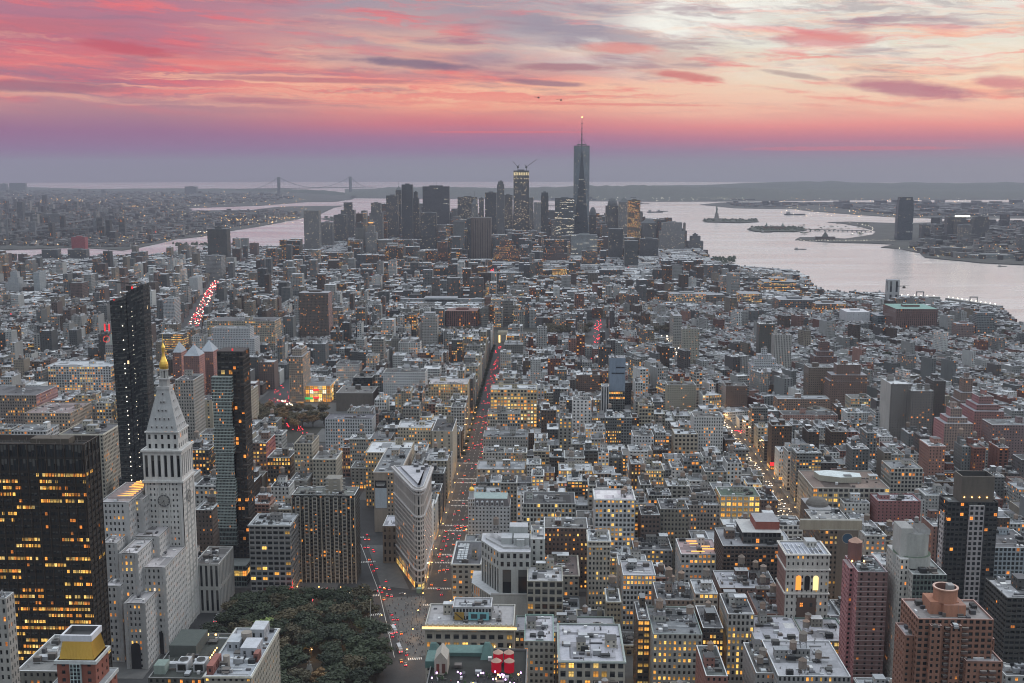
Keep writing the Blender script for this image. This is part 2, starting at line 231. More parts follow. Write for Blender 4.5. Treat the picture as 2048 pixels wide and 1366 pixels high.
# ------------------------------------------------------------ mesh builder
class MB:
    def __init__(s): s.g = []
    def add(s, P, col=(.4,.4,.4), uv=None, par=(0,0,0,0)):
        P = np.asarray(P, float)
        if P.ndim == 2: P = P[None]
        n, k = P.shape[:2]
        if uv is None: uv = np.zeros((n, k, 2))
        else: uv = np.broadcast_to(np.asarray(uv, float), (n, k, 2))
        s.g.append((P, uv, np.broadcast_to(np.asarray(col, float), (n, 3)), np.broadcast_to(np.asarray(par, float), (n, 4))))
    def box(s, x0, x1, y0, y1, z0, z1, col, top=None, bottom=False):
        a, b_, c, d_ = (x0,y0), (x1,y0), (x1,y1), (x0,y1); q = []
        for p, r in ((a,b_),(b_,c),(c,d_),(d_,a)): q.append([(*p,z0),(*r,z0),(*r,z1),(*p,z1)])
        s.add(q, col); s.add([[(*p, z1) for p in (a,b_,c,d_)]], top if top else col)
        if bottom: s.add([[(*p, z0) for p in (d_,c,b_,a)]], col)
    def prism(s, pb, pt, z0, z1, col, top=None, cap=True, bottom=False):
        n = len(pb)
        s.add([[(*pb[i],z0),(*pb[(i+1)%n],z0),(*pt[(i+1)%n],z1),(*pt[i],z1)] for i in range(n)], col)
        if cap: s.add([[(*p, z1) for p in pt]], top if top else col)
        if bottom: s.add([[(*p, z0) for p in pb[::-1]]], col)
    def cyl(s, cx, cy, r0, r1, z0, z1, col, n=16, cap=True, top=None, bottom=False):
        c = [(math.cos(6.2831853*i/n), math.sin(6.2831853*i/n)) for i in range(n)]
        s.prism([(cx+r0*a, cy+r0*b_) for a, b_ in c], [(cx+r1*a, cy+r1*b_) for a, b_ in c], z0, z1, col, top, cap, bottom)
    def bar(s, p, q, r, col, n=4):
        p, q = Vector(p), Vector(q); d_ = (q-p).normalized(); a = d_.cross(Vector((0,0,1)) if abs(d_.z) < .9 else Vector((1,0,0))).normalized(); b_ = d_.cross(a)
        P = [a*math.cos(6.2832*i/n+.785)*r+b_*math.sin(6.2832*i/n+.785)*r for i in range(n)]
        s.add([[p+P[i], p+P[(i+1)%n], q+P[(i+1)%n], q+P[i]] for i in range(n)], col); s.add([[q+P[i] for i in range(n)]], col)
    def facade(s, a, b_, z0, z1, st, geo=False, seed=None, nb=None, nf=None, lit=None, blank=False):
        a = np.array(a, float); b_ = np.array(b_, float); Lh = np.linalg.norm(b_-a); d_ = (b_-a)/max(Lh, 1e-6)
        col = st['col']; 
        if seed is None: seed = rnd()*.98+.01
        if blank or Lh < 2.2: s.add([(*a,z0),(*b_,z0),(*b_,z1),(*a,z1)], col); return
        nb = nb or max(1, round(Lh/st['bay'])); nf = nf or max(1, round((z1-z0)/st['fl']))
        wf_, hf = st['wf'], st['hf']; lt = st['lit'] if lit is None else lit; al = st.get('tint', 0)+seed
        if not geo:
            s.add([(*a,z0),(*b_,z0),(*b_,z1),(*a,z1)], col, [(0,0),(nb,0),(nb,nf),(0,nf)], (lt, wf_, hf, al)); return
        nrm = np.array([d_[1], -d_[0]]); rec = st.get('rec', .4)
        U0 = (np.arange(nb)+.5-wf_/2)*Lh/nb; U1 = (np.arange(nb)+.5+wf_/2)*Lh/nb
        V0 = z0+(np.arange(nf)+.5-hf/2)*(z1-z0)/nf; V1 = z0+(np.arange(nf)+.5+hf/2)*(z1-z0)/nf
        def W(u, v, dp=0): 
            u, v = np.broadcast_arrays(u, v); p = a[None]+u.reshape(-1,1)*d_[None]-nrm[None]*dp
            return np.concatenate([p, v.reshape(-1,1)], 1)
        def Q(u0, u1, v0, v1, c, d0=0, d1=0, d2=0, d3=0, **k):
            P = np.stack([W(u0, v0, d0), W(u1, v0, d1), W(u1, v1, d2), W(u0, v1, d3)], 1); s.add(P, c, **k)
        zz = np.zeros(1)
        if wf_ < .93:
            vb0 = np.concatenate([[z0], V1]); vb1 = np.concatenate([V0, [z1]])
            Q(zz, zz+Lh, vb0[:, None], vb1[:, None], col)
        else:
            vb0 = np.concatenate([[z0], V1]); vb1 = np.concatenate([V0, [z1]]); Q(zz, zz+Lh, vb0[:, None], vb1[:, None], col)
        ub0 = np.concatenate([[0], U1]); ub1 = np.concatenate([U0, [Lh]])
        dc = tuple(c*st.get('pier', 1.0) for c in col)
        A, B = np.meshgrid(ub0, V0), np.meshgrid(ub1, V1)
        Q(A[0], B[0], A[1], B[1], dc)
        u0, v0 = np.meshgrid(U0, V0); u1, v1 = np.meshgrid(U1, V1)
        ii, jj = np.meshgrid(np.arange(nb), np.arange(nf)); ii = ii.ravel(); jj = jj.ravel()
        uvs = np.stack([np.stack([ii, jj], 1), np.stack([ii+1, jj], 1), np.stack([ii+1, jj+1], 1), np.stack([ii, jj+1], 1)], 1).astype(float)
        uvs = uvs*1.0; uvs[:, [0, 3], 0] += .02; uvs[:, [1, 2], 0] -= .02; uvs[:, [0, 1], 1] += .02; uvs[:, [2, 3], 1] -= .02
        Q(u0, u1, v0, v1, col, rec, rec, rec, rec, uv=uvs, par=(lt, 1 if st.get('run') else .965, .97, al))
        Q(u0, u1, v0, v0, col, 0, 0, rec, rec); Q(u0, u0, v0, v1, col, 0, rec, rec, 0); Q(u1, u1, v0, v1, col, rec, 0, 0, rec); Q(u0, u1, v1, v1, col, rec, rec, 0, 0)
    def ring(s, pts, z0, z1, st, geo=False, **k):
        for i in range(len(pts)): s.facade(pts[i], pts[(i+1) % len(pts)], z0, z1, st, geo, **k)
    def build(s, name, mt='facade', parent=None, o=(0,0,0), smooth=False):
        me = bpy.data.meshes.new(name)
        nv = sum(g[0].shape[0]*g[0].shape[1] for g in s.g); nfc = sum(g[0].shape[0] for g in s.g)
        V = np.concatenate([g[0].reshape(-1, 3) for g in s.g])-np.array(o)
        tot = np.concatenate([np.full(g[0].shape[0], g[0].shape[1]) for g in s.g]); start = np.concatenate([[0], np.cumsum(tot)[:-1]])
        me.vertices.add(nv); me.vertices.foreach_set('co', V.ravel().astype(np.float32))
        me.loops.add(nv); me.loops.foreach_set('vertex_index', np.arange(nv, dtype=np.int32))
        me.polygons.add(nfc); me.polygons.foreach_set('loop_start', start.astype(np.int32))
        try: me.polygons.foreach_set('loop_total', tot.astype(np.int32))
        except Exception: pass
        ul = me.uv_layers.new(name='UVMap'); ul.data.foreach_set('uv', np.concatenate([g[1].reshape(-1, 2) for g in s.g]).ravel().astype(np.float32))
        a = me.attributes.new('tone', 'FLOAT_COLOR', 'FACE'); t = np.concatenate([g[2] for g in s.g]); a.data.foreach_set('color', np.concatenate([t, np.ones((len(t), 1))], 1).ravel().astype(np.float32))
        a = me.attributes.new('grid', 'FLOAT_COLOR', 'FACE'); a.data.foreach_set('color', np.concatenate([g[3] for g in s.g]).ravel().astype(np.float32))
        me.update(calc_edges=True); me.materials.append(M[mt] if isinstance(mt, str) else mt)
        ob = bpy.data.objects.new(name, me); C.objects.link(ob)
        if parent is not None: ob.parent = parent
        else: ob.location = o
        return ob
def tag(o, label=None, cat=None, group=None, kind=None):
    if label: o['label'] = label
    if cat: o['category'] = cat
    if group: o['group'] = group
    if kind: o['kind'] = kind
    return o
def empty(name, loc, label, cat, group=None):
    o = bpy.data.objects.new(name, None); C.objects.link(o); o.location = loc; o.empty_display_size = 5
    return tag(o, label, cat, group)
def copy_tree(o, parent=None):
    c = o.copy(); C.objects.link(c); c.parent = parent
    for ch in o.children: copy_tree(ch, c)
    return c
def inside(p, poly):
    x, y = p; r = False; j = len(poly)-1
    for i in range(len(poly)):
        xi, yi = poly[i]; xj, yj = poly[j]
        if (yi > y) != (yj > y) and x < (xj-xi)*(y-yi)/(yj-yi)+xi: r = not r
        j = i
    return r

# ------------------------------------------------------------ ground, land and water
def flat(name, pts, z, mt, kind='structure', skirt=3.0, mound=None):
    mb = MB(); a = sum(pts[i][0]*pts[(i+1)%len(pts)][1]-pts[(i+1)%len(pts)][0]*pts[i][1] for i in range(len(pts)))
    if a < 0: pts = pts[::-1]
    mb.prism(pts, pts, z-skirt, z, (.1,.1,.1)); o = mb.build(name, mt); tag(o, kind=kind); return o
GP = lambda L_: [G(*p) for p in L_]
wpts = [(33000*math.cos(i*math.pi/48), 33000*math.sin(i*math.pi/48)-2000) for i in range(96)]
o = flat('water', wpts, -3.0, 'water', skirt=1); tag(o)
manhattan = GP([(-2500,620), (-700,585), (0,536), (90,518), (240,521), (300,518), (420,503), (600,499), (700,480), (830,465)])+GP([(1150,463), (1260,476), (1330,490), (1402,505), (1412,517), (1430,527), (1470,535), (1500,540), (1600,548), (1612,567), (1640,590), (1760,594), (1900,612), (1990,622), (2048,658), (2200,760)])+[(1900,1300), (2000,-400), (-2500,-400), (-3500,1500)]
flat('ground', manhattan, 0, 'asphalt')
brooklyn = GP([(-3000,560), (-900,525), (0,499), (75,497), (160,494), (245,500), (300,490), (350,478), (405,472), (430,466), (450,463), (520,452), (590,439), (612,434), (640,428), (668,415), (690,411)])+GP([(560,413), (500,420), (372,421), (368,416), (520,411), (610,404), (672,403), (706,398), (712,392), (690,388), (600,383), (540,381), (300,379.5), (150,377), (60,374), (-200,373), (-2500,372), (-4000,400)])
flat('brooklyn_ground', brooklyn, 0, 'farland')
gov = GP([(640,437), (700,433), (800,430), (850,436), (800,442), (690,445)])
flat('harbour_island_ground', gov, 0, 'farland')
njc = GP([(3600,600), (2048,529), (1960,525), (1925,521), (1900,519), (1850,514), (1840,505), (1800,497), (1762,494), (1790,488), (1745,486), (1660,484), (1590,479), (1600,474), (1640,474), (1690,477), (1745,469), (1752,462), (1730,455), (1690,447), (1655,444), (1700,443), (1790,446), (1900,444), (2048,442), (3600,450)])
flat('jersey_ground', njc, 0, 'farland')
flat('bayonne_ground', GP([(3600,420), (2048,404.5), (1900,404.5), (1700,404.0), (1560,403.5), (1440,405), (1400,409), (1470,416), (1590,418), (1620,422), (1700,428), (1790,434), (1900,437), (2048,436), (3600,440)]), 0, 'farland')
flat('staten_ground', GP([(700,391), (705,396), (1000,398), (1100,401), (1300,403), (1500,402.5), (1700,400), (2048,399), (3500,402), (3500,386), (2048,384), (1500,376), (1100,378), (760,385)]), 0, 'farland')
# hills: low rounded ridges at their real distance
def hills(name, line, dep, z_noise=.2):
    mb = MB(); n = len(line)*8; pts = []
    for i in range(n+1):
        t = i/n*(len(line)-1); k = min(int(t), len(line)-2); f = t-k; f = f*f*(3-2*f)
        pts.append([line[k][j]*(1-(t-k))+line[k+1][j]*(t-k) if j < 2 else line[k][j]*(1-f)+line[k+1][j]*f for j in range(3)])
    prof = [(0,0), (.12,.35), (.3,.8), (.5,1), (.72,.8), (1,0)]; rows = []
    for (px, py, h) in pts:
        X0, Y0 = G(px, py); s_ = 1+z_noise*(rnd()-.5)
        rows.append([(X0*(1+dep*q/Y0), Y0+dep*q, max(.5, h*s_*v)) for q, v in prof])
    for i in range(n):
        for j in range(len(prof)-1): mb.add([rows[i][j], rows[i+1][j], rows[i+1][j+1], rows[i][j+1]], (.1,.1,.1))
    tag(mb.build(name, 'hill'), kind='structure')
hills('hills', [(690,392,4), (740,391,30), (780,390,55), (900,393,75), (1000,395,70), (1100,398,95), (1200,400,120), (1290,401,125), (1380,401,105), (1480,400,90), (1600,398,60), (1800,396,45), (2048,396,40), (2600,398,30)], 5200)
hills('far_hills', [(1180,383,4), (1350,383,60), (1600,383,135), (1800,385,110), (2048,385,120), (2800,386,90)], 5000)
hills('shore_hills', [(-600,379,12), (0,379.5,16), (200,380.5,18), (380,381,26), (460,382,30), (560,384,40), (640,388,45), (690,391,30)], 900)
flat('liberty_island_ground', GP([(1405,441), (1420,438.5), (1480,439), (1518,443.5), (1480,445.5), (1415,444)]), 3, 'hill')
flat('ellis_island_ground', GP([(1494,458), (1530,453.5), (1605,454), (1612,460), (1590,463), (1510,462.5)]), 2, 'hill')

AVE = [(-1600,24), (-1345,24), (-1120,28), (-895,28), (-680,28), (-540,20), (-400,34), (-81,33), (232,42), (507,30), (780,30), (1055,30), (1330,30)]
S = lambda n_: (33.4-n_)*80.5
broadway = [(-88,560), (-95,720), (-122,835), (-176,1020), (-300,1320), (-392,1560), (-400,2900)]
def on_broadway(x, y, wdt=17):
    for (a, b_), (c, d_) in zip(broadway, broadway[1:]):
        if b_ <= y <= d_: return abs(x-(a+(c-a)*(y-b_)/(d_-b_))) < (wdt if y < 1560 else 9)
    return False
park1 = [(-236,600), (-104,600), (-108,700), (-134,822), (-236,822)]
parks = [park1, [(-372,S(17)), (-250,S(17)), (-270,S(14.2)), (-372,S(14.2))]]
wsq = [(-220,2120), (60,2120), (60,2330), (-220,2330)]; parks.append(wsq)
plaza = GP([(765,1196), (848,1192), (870,1240), (852,1310), (815,1320), (790,1270)])
for i, p in enumerate(parks): flat('park_lawn', p, .12, 'park_soil', skirt=.3)
flat('plaza', plaza, .05, 'pavement', skirt=.2)
flat('plaza', GP([(762,1172), (745,1120), (735,1090), (775,1090), (812,1165), (818,1178)]), .05, 'pavement', skirt=.2)

# ------------------------------------------------------------ styles
def ST(col, bay=3.4, fl=3.8, wf=.5, hf=.55, lit=.12, **k): return dict(col=col, bay=bay, fl=fl, wf=wf, hf=hf, lit=lit, **k)
WHITE, PALE, LIME, TAN, GREY, DGREY, BROWN, RED, DARK, PINK = (.56,.58,.58), (.36,.37,.365), (.27,.27,.25), (.24,.21,.17), (.16,.17,.172), (.085,.09,.092), (.10,.072,.056), (.17,.075,.06), (.035,.037,.04), (.3,.17,.15)
# ------------------------------------------------------------ prototypes for the rooftops
tm = MB(); tm.cyl(0, 0, 2.1, 2.1, 3.6, 7.6, (.2,.2,.2), 14, top=(.2,.2,.2), bottom=True); TANK = tm.build('water_tank', 'tank_wood')
tr = MB(); tr.cyl(0, 0, 2.3, .12, 7.6, 9.2, (.3,.3,.3), 14, bottom=True); TROOF = tr.build('tank_roof', 'tank_wood', TANK)
tl = MB()
for a in (-1.4, 1.4):
    for b_ in (-1.4, 1.4): tl.bar((a*1.15, b_*1.15, 0), (a, b_, 3.6), .16, (.1,.1,.1))
for a in (-1.5, 1.5): tl.bar((a, -1.5, 1.8), (a, 1.5, 3.4), .09, (.1,.1,.1)); tl.bar((-1.5, a, 1.8), (1.5, a, 3.4), .09, (.1,.1,.1))
TLEG = tl.build('tank_legs', 'bare_steel', TANK)
def put_tank(root, lx, ly, lz, s=1.0):
    c = copy_tree(TANK, root); c.location = (lx, ly, lz); c.scale = (s, s, s*R.uniform(.9, 1.15)); return c
FP, SL, REFS, HERO = [], [], [], []
def reg(x0, x1, y0, y1, H, px=None, ref=None, name=None, r=6):
    FP.append((min(x0,x1)-2, max(x0,x1)+2, y0-2, y1+2))
    if px: SL.append((*px, y0)); 
def sight(pl, pr, pb, Y): SL.append((pl, pr, pb, Y))
def roof_mesh(x0, x1, y0, y1, H, tone, cope, clutter=8, par=1.0):
    mb = MB(); w_ = .55; X = (x0, x0+w_, x1-w_, x1); Yv = (y0, y0+w_, y1-w_, y1)
    mb.add([[(x0,y0,H),(x1,y0,H),(X[2],Yv[1],H),(X[1],Yv[1],H)], [(x1,y0,H),(x1,y1,H),(X[2],Yv[2],H),(X[2],Yv[1],H)], [(x1,y1,H),(x0,y1,H),(X[1],Yv[2],H),(X[2],Yv[2],H)], [(x0,y1,H),(x0,y0,H),(X[1],Yv[1],H),(X[1],Yv[2],H)]], cope)
    q = [(X[1],Yv[1]),(X[2],Yv[1]),(X[2],Yv[2]),(X[1],Yv[2])]; h0 = H-par
    for i in range(4):
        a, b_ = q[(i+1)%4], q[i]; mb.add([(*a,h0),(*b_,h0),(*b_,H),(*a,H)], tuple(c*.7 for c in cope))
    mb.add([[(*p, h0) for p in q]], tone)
    wx, wy = x1-x0, y1-y0
    for _ in range(clutter):
        a, b_ = R.uniform(.8, 3.2), R.uniform(.8, 3.2); h = R.uniform(.5, 2.2)
        cx, cy = R.uniform(x0+2, x1-2-a) if wx > 7 else x0+1, R.uniform(y0+2, y1-2-b_) if wy > 7 else y0+1
        c = R.choice([(.5,.52,.54), (.08,.08,.09), (.3,.3,.31), (.62,.62,.64), (.14,.12,.11)])
        if rnd() < .25 and wx > 10: a = R.uniform(4, min(9, wx*.5)); b_ = .7; h = .8
        cx = min(cx, x1-a-.6); cy = min(cy, y1-b_-.6)
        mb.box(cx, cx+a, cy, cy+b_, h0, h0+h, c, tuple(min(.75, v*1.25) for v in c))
    if y0 < 1000 and wx > 9 and wy > 9 and clutter > 5:
        for _ in range(clutter//3):
            a, b_ = R.uniform(2.5, 5.5), R.uniform(2, 4.5); cx, cy = R.uniform(x0+1.5, max(x0+1.6, x1-a-1.5)), R.uniform(y0+1.5, max(y0+1.6, y1-b_-1.5)); h = R.uniform(1.4, 3.4); c = R.choice([(.03,.032,.035), (.06,.06,.06), (.1,.09,.085), (.3,.31,.33)])
            mb.box(cx, cx+a, cy, cy+b_, h0+.5, h0+h, c, kx(c, 1.6)); [mb.box(cx+q, cx+q+.2, cy, cy+.2, h0, h0+.5, (.05,.05,.05)) for q in (.2, a-.4)]
            if rnd() < .5: mb.cyl(cx+a/2, cy+b_/2, min(a, b_)*.32, min(a, b_)*.32, h0+h, h0+h+.35, (.25,.25,.26), 10, top=(.02,.02,.02))
            if rnd() < .5: mb.bar((cx, cy, h0+.6), (R.uniform(x0+1, x1-1), cy, h0+.6), .22, (.4,.41,.42)); mb.bar((cx, cy+b_, h0+.5), (cx, min(y1-1, cy+b_+R.uniform(2, 8)), h0+.5), .25, (.3,.3,.3))
            if rnd() < .3: mb.bar((cx, cy, h0), (cx, cy, h0+R.uniform(4, 7)), .07, (.2,.2,.2), 3)
    for _ in range(clutter//2):
        cx, cy = R.uniform(x0+1, x1-1), R.uniform(y0+1, y1-1); mb.cyl(cx, cy, .35, .35, h0, h0+R.uniform(1, 2.6), (.35,.35,.36), 6)
    # a seam or a second patch on the deck
    for _ in range(4):
        if wx > 9 and wy > 9:
            a = R.uniform(3, wx*.45); b_ = R.uniform(3, wy*.45); cx = R.uniform(x0+1, x1-a-1); cy = R.uniform(y0+1, y1-b_-1); k = R.choice([.4,.6,.8,1.3])
            z_ = h0+.01+.01*_; mb.add([(cx,cy,z_),(cx+a,cy,z_),(cx+a,cy+b_,z_),(cx,cy+b_,z_)], tuple(min(.7, c*k) for c in tone))
    return mb
ROOFS = [(.46,.48,.51), (.34,.355,.38), (.2,.21,.225), (.12,.12,.13), (.07,.07,.075), (.6,.62,.65), (.15,.145,.14), (.09,.09,.09)]
def furnish(root, x0, x1, y0, y1, H, o, roof=None, tanks=0, bulk=1, clutter=8, cope=None, wallcol=GREY, side=None):
    rt = roof or R.choice(ROOFS); cope = cope or R.choice([(.68,.7,.72), (.5,.51,.52), (.74,.75,.77), kx(wallcol, 1.3)])
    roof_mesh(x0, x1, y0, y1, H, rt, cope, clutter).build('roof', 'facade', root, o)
    wx, wy = x1-x0, y1-y0; hb = []
    for i in range(bulk):
        a = min(wx*.45, R.uniform(4, 9)); b_ = min(wy*.45, R.uniform(4, 9)); h = R.uniform(3, 6.5)
        cx, cy = R.uniform(x0+1, x1-a-1), R.uniform(y0+wy*.25, y1-b_-1); c = kx(wallcol, R.choice([.8,1.1,1.3]), 0, .6)
        mb = MB(); st = ST(c, 2.6, 3.2, .35, .4, .1); mb.ring([(cx,cy),(cx+a,cy),(cx+a,cy+b_),(cx,cy+b_)], H-1, H+h, st, True)
        mb.add([(cx-.2,cy-.2,H+h),(cx+a+.2,cy-.2,H+h),(cx+a+.2,cy+b_+.2,H+h),(cx-.2,cy+b_+.2,H+h)], R.choice(ROOFS))
        mb.build('bulkhead', 'facade', root, o); hb.append((cx, cy, a, b_, h))
    for i in range(tanks):
        if hb and i < len(hb) and rnd() < .6 and min(hb[i][2:4]) > 4: cx, cy, zz = hb[i][0]+hb[i][2]/2, hb[i][1]+hb[i][3]/2, H+hb[i][4]
        else: cx, cy, zz = R.uniform(x0+3, max(x0+3.1, x1-3)), R.uniform(y0+3, max(y0+3.1, y1-3)), H-1
        put_tank(root, cx-o[0], cy-o[1], zz-o[2], R.uniform(.8, 1.15))
def balconies(root, o, boxes, c1, c2):
    boxes = sorted(boxes, key=lambda b_: -b_[5]); rest = MB()
    for i, b_ in enumerate(boxes):
        if i < 100: mb = MB(); mb.box(*b_, c1, c2, True); mb.build('balcony', 'facade', root, o)
        else: rest.box(*b_, c1, c2)
    if rest.g: tag(rest.build('balcony', 'facade', root, o), kind='stuff')
def rect(x0, x1, y0, y1): return [(x0,y0),(x1,y0),(x1,y1),(x0,y1)]
def bands(root, x0, x1, y0, y1, zs, o, col, out=.5, th=.9, name='cornice'):
    for z_ in zs:
        mb = MB(); e = out
        for i, (a, b_, c, d_) in enumerate(((x0-e, x1+e, y0-e, y0-.02), (x0-e, x1+e, y1+.02, y1+e), (x0-e, x0-.02, y0-.02, y1+.02), (x1+.02, x1+e, y0-.02, y1+.02))):
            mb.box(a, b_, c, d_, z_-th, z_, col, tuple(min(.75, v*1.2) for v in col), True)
        mb.build(name, 'facade', root, o)
def place(pl, pr, pt, Y=None, H=None):
    pm = (pl+pr)/2
    if Y is None: Y = G(pm, pt, H)[1]
    return AT(pl, pt, Y)[0], AT(pr, pt, Y)[0], Y, AT(pm, pt, Y)[1]
def bld(name, label, ref, pl, pr, pt, pb, st, Y=None, H=None, D=30, cat='building', tanks=0, bulk=1, roof=None, tiers=None, crown=None, ch=0, clutter=None, cope=None, cornice=None, lit=None, sides=None, group=None, geo=None, base=0, win=None):
    x0, x1, Y, H = place(pl, pr, pt, Y, H); y1 = Y+D; o = ((x0+x1)/2, (Y+y1)/2, 0)
    root = empty(name, o, label, cat, group); reg(x0, x1, Y, y1, H, (pl-2, pr+2, pb))
    if geo is None: geo = Y < 1450
    if lit is not None: st = dict(st, lit=lit)
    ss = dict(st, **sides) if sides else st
    tr_ = tiers or [(1.0, 1.0)]; zb = base; cx, cy = o[0], o[1]; far_ = Y > 1900
    for i, (wf_, hf) in enumerate(tr_):
        hw, hd = (x1-x0)/2*wf_, D/2*wf_; zt = base+(H-base)*hf; p = rect(cx-hw, cx+hw, cy-hd, cy+hd)
        mb = MB(); seed = rnd()*.97+.01
        zz = zb-(0 if i == 0 else 1)
        for k in range(4):
            if k == 0 and win and i == 0: window_wall(root, mb, p[0], p[1], zz, zt, st, o, win)
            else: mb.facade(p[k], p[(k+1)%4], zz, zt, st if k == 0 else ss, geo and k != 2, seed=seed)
        if i < len(tr_)-1 or far_:
            t = roof or (.3,.31,.34); mb.add([[(*q, zt) for q in p]], t)
            if far_ and rnd() < .8: a = hw*.4; mb.box(cx-a, cx+a, cy-a*.5, cy+a*.5, zt, zt+4, st['col'], t)
        mb.build('wall' if i == 0 else 'upper_wall', 'facade', root, o)
        if i == len(tr_)-1 and not far_ and not crown:
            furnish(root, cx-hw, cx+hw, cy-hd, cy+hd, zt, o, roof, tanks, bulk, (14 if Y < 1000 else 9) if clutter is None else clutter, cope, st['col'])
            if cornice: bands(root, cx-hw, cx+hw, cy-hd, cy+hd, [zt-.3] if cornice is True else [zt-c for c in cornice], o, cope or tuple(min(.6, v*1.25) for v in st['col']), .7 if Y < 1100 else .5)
        zb = zt
    if crown:
        hw, hd = (x1-x0)/2*tr_[-1][0], D/2*tr_[-1][0]; mb = MB(); p = rect(cx-hw, cx+hw, cy-hd, cy+hd)
        if crown == 'pyr': mb.prism(p, rect(cx-.3, cx+.3, cy-.3, cy+.3), H, H+ch, roof or (.3,.38,.38))
        elif crown == 'frustum': mb.prism(p, rect(cx-hw*.45, cx+hw*.45, cy-hd*.45, cy+hd*.45), H, H+ch, roof or (.3,.38,.38))
        elif crown == 'dome':
            r0 = min(hw, hd)
            for k in range(5): a, b_ = k*.3142, (k+1)*.3142; mb.cyl(cx, cy, r0*math.cos(a), max(.1, r0*math.cos(b_)), H+ch*math.sin(a), H+ch*math.sin(b_), roof or (.3,.33,.35), 20, cap=k == 4)
            mb.add([[(*q, H) for q in p]], (.3,.3,.32))
        elif crown == 'spire': mb.prism(p, rect(cx-hw*.1, cx+hw*.1, cy-hd*.1, cy+hd*.1), H, H+ch*.45, roof or (.25,.3,.28)); mb.bar((cx,cy,H+ch*.4), (cx,cy,H+ch), .8, (.2,.2,.2))
        elif crown == 'mast': mb.add([[(*q, H) for q in p]], (.2,.2,.22)); mb.bar((cx,cy,H), (cx,cy,H+ch), .9, (.2,.2,.2)); mb.box(cx-hw*.5, cx+hw*.5, cy-hd*.5, cy+hd*.5, H, H+5, st['col'])
        elif crown == 'slant': mb.prism(p, p, H-.5, H, st['col']); z1 = H+ch; a, b_, c, d_ = p; mb.add([(*a,H),(*b_,H),(*b_,z1)], st['col']); mb.add([(*b_,H),(*c,H),(*c,z1),(*b_,z1)], st['col']); mb.add([(*a,H),(*b_,z1),(*c,z1),(*d_,H)], st['col']); mb.add([(*d_,H),(*c,z1),(*c,H)], st['col'])
        mb.build('crown', 'facade', root, o)
    if ref: REFS.append((ref, (pl+pr)/2, (pt+min(pb, pt+90))/2, root))
    HERO.append((root, x0, x1, Y, y1, H)); return root, x0, x1, Y, y1, H
# individual window parts: a few shared pane meshes with frames, copied
PANES = {}
def pane_mesh(w_, h_, lit, al, k):
    key = (round(w_, 2), round(h_, 2), lit > .5, k)
    if key not in PANES:
        mb = MB(); seed = k*.137+.07; mb.add([(-w_/2,0,-h_/2),(w_/2,0,-h_/2),(w_/2,0,h_/2),(-w_/2,0,h_/2)], (.05,.05,.05), [(k+.02,.02),(k+.98,.02),(k+.98,.98),(k+.02,.98)], (6 if lit > .5 else 0, 1, 1, math.floor(al)+seed))
        f = .09
        for a, b_, c, d_ in ((-w_/2, w_/2, -h_/2, -h_/2+f), (-w_/2, w_/2, h_/2-f, h_/2), (-w_/2, -w_/2+f, -h_/2+f, h_/2-f), (w_/2-f, w_/2, -h_/2+f, h_/2-f)): mb.box(a, b_, -.06, -.01, c, d_, (.2,.2,.19))
        ob = mb.build('window'); PANES[key] = ob.data; bpy.data.objects.remove(ob)
    return PANES[key]
def window_wall(root, mb, a, b_, z0, z1, st, o, win):
    """openings in the wall, each visible window a part of its own (the 100 nearest the top), the rest one part"""
    tmp = MB(); seed = rnd()*.97+.01; tmp.facade(a, b_, z0, z1, st, True, seed=seed)
    panes = tmp.g.pop(2)
    idx = [i for i, g in enumerate(tmp.g)]; mb.g += tmp.g
    P = panes[0]; order = sorted(range(len(P)), key=lambda i: (-P[i][0][2], P[i][0][0])); vis = [i for i in order if PR(*P[i].mean(0))[1] < 1366]
    first, rest = vis[:win if isinstance(win, int) and win > 1 else 100], None
    s_ = set(first); rest = [i for i in range(len(P)) if i not in s_]
    dx = P[0][1]-P[0][0]; w_ = float(np.linalg.norm(dx)); ang = math.atan2(dx[1], dx[0]); h_ = float(P[0][3][2]-P[0][0][2]); rowp = {}
    for i in first:
        c = P[i].mean(0); row = round(c[2], 1); rp = rowp.setdefault(row, R.choice([.3,.8,1.2,1.9])); lt = rnd() < st['lit']*rp
        q = bpy.data.objects.new('window', pane_mesh(w_, h_, 1 if lt else 0, st.get('tint', 0), R.randrange(6))); C.objects.link(q); q.parent = root
        q.location = Vector(c)-Vector(o); q.rotation_euler = (0, 0, ang)
    if rest:
        m2 = MB(); m2.g.append(tuple(g[rest] for g in (panes[0], np.array(panes[1]), np.array(panes[2]), np.array(panes[3])))); tag(m2.build('window', 'facade', root, o), kind='stuff')

# ------------------------------------------------------------ the landmark buildings near the camera
def solid(root, o, name, f, mt='facade'):
    mb = MB(); f(mb); return mb.build(name, mt, root, o)
# 1 black office slab at the left edge
x0, x1, Y, H = place(-260, 167, 887, Y=600); D = 21; o = ((x0+x1)/2, Y+D/2, 0)
t = empty('office_tower', o, 'black steel and bronze glass office slab with rows of orange lit windows, far left', 'tower'); reg(x0, x1, Y, Y+D, H, (-400, 208, 1400)); REFS.append(('the black office slab', 90, 1080, t))
st = ST((.022,.018,.014), 1.75, 3.75, .8, .5, .2, rec=.2, run=1); mb = MB()
for k, (a, b_) in enumerate(((( x0,Y),(x1,Y)), ((x1,Y),(x1,Y+D)), ((x1,Y+D),(x0,Y+D)), ((x0,Y+D),(x0,Y)))):
    mb.facade(a, b_, 0, H-16, dict(st, lit=.42 if k == 0 else .12), k < 2); mb.facade(a, b_, H-16, H, ST((.02,.018,.016), 1.75, 8, .8, .85, 0, rec=.15), k < 2)
mb.build('wall', 'facade', t, o); mb = MB()
xx = x0
while xx < x1+.1: mb.box(xx-.16, xx+.16, Y-.5, Y-.02, 0, H, (.05,.035,.025)); xx += 5.25
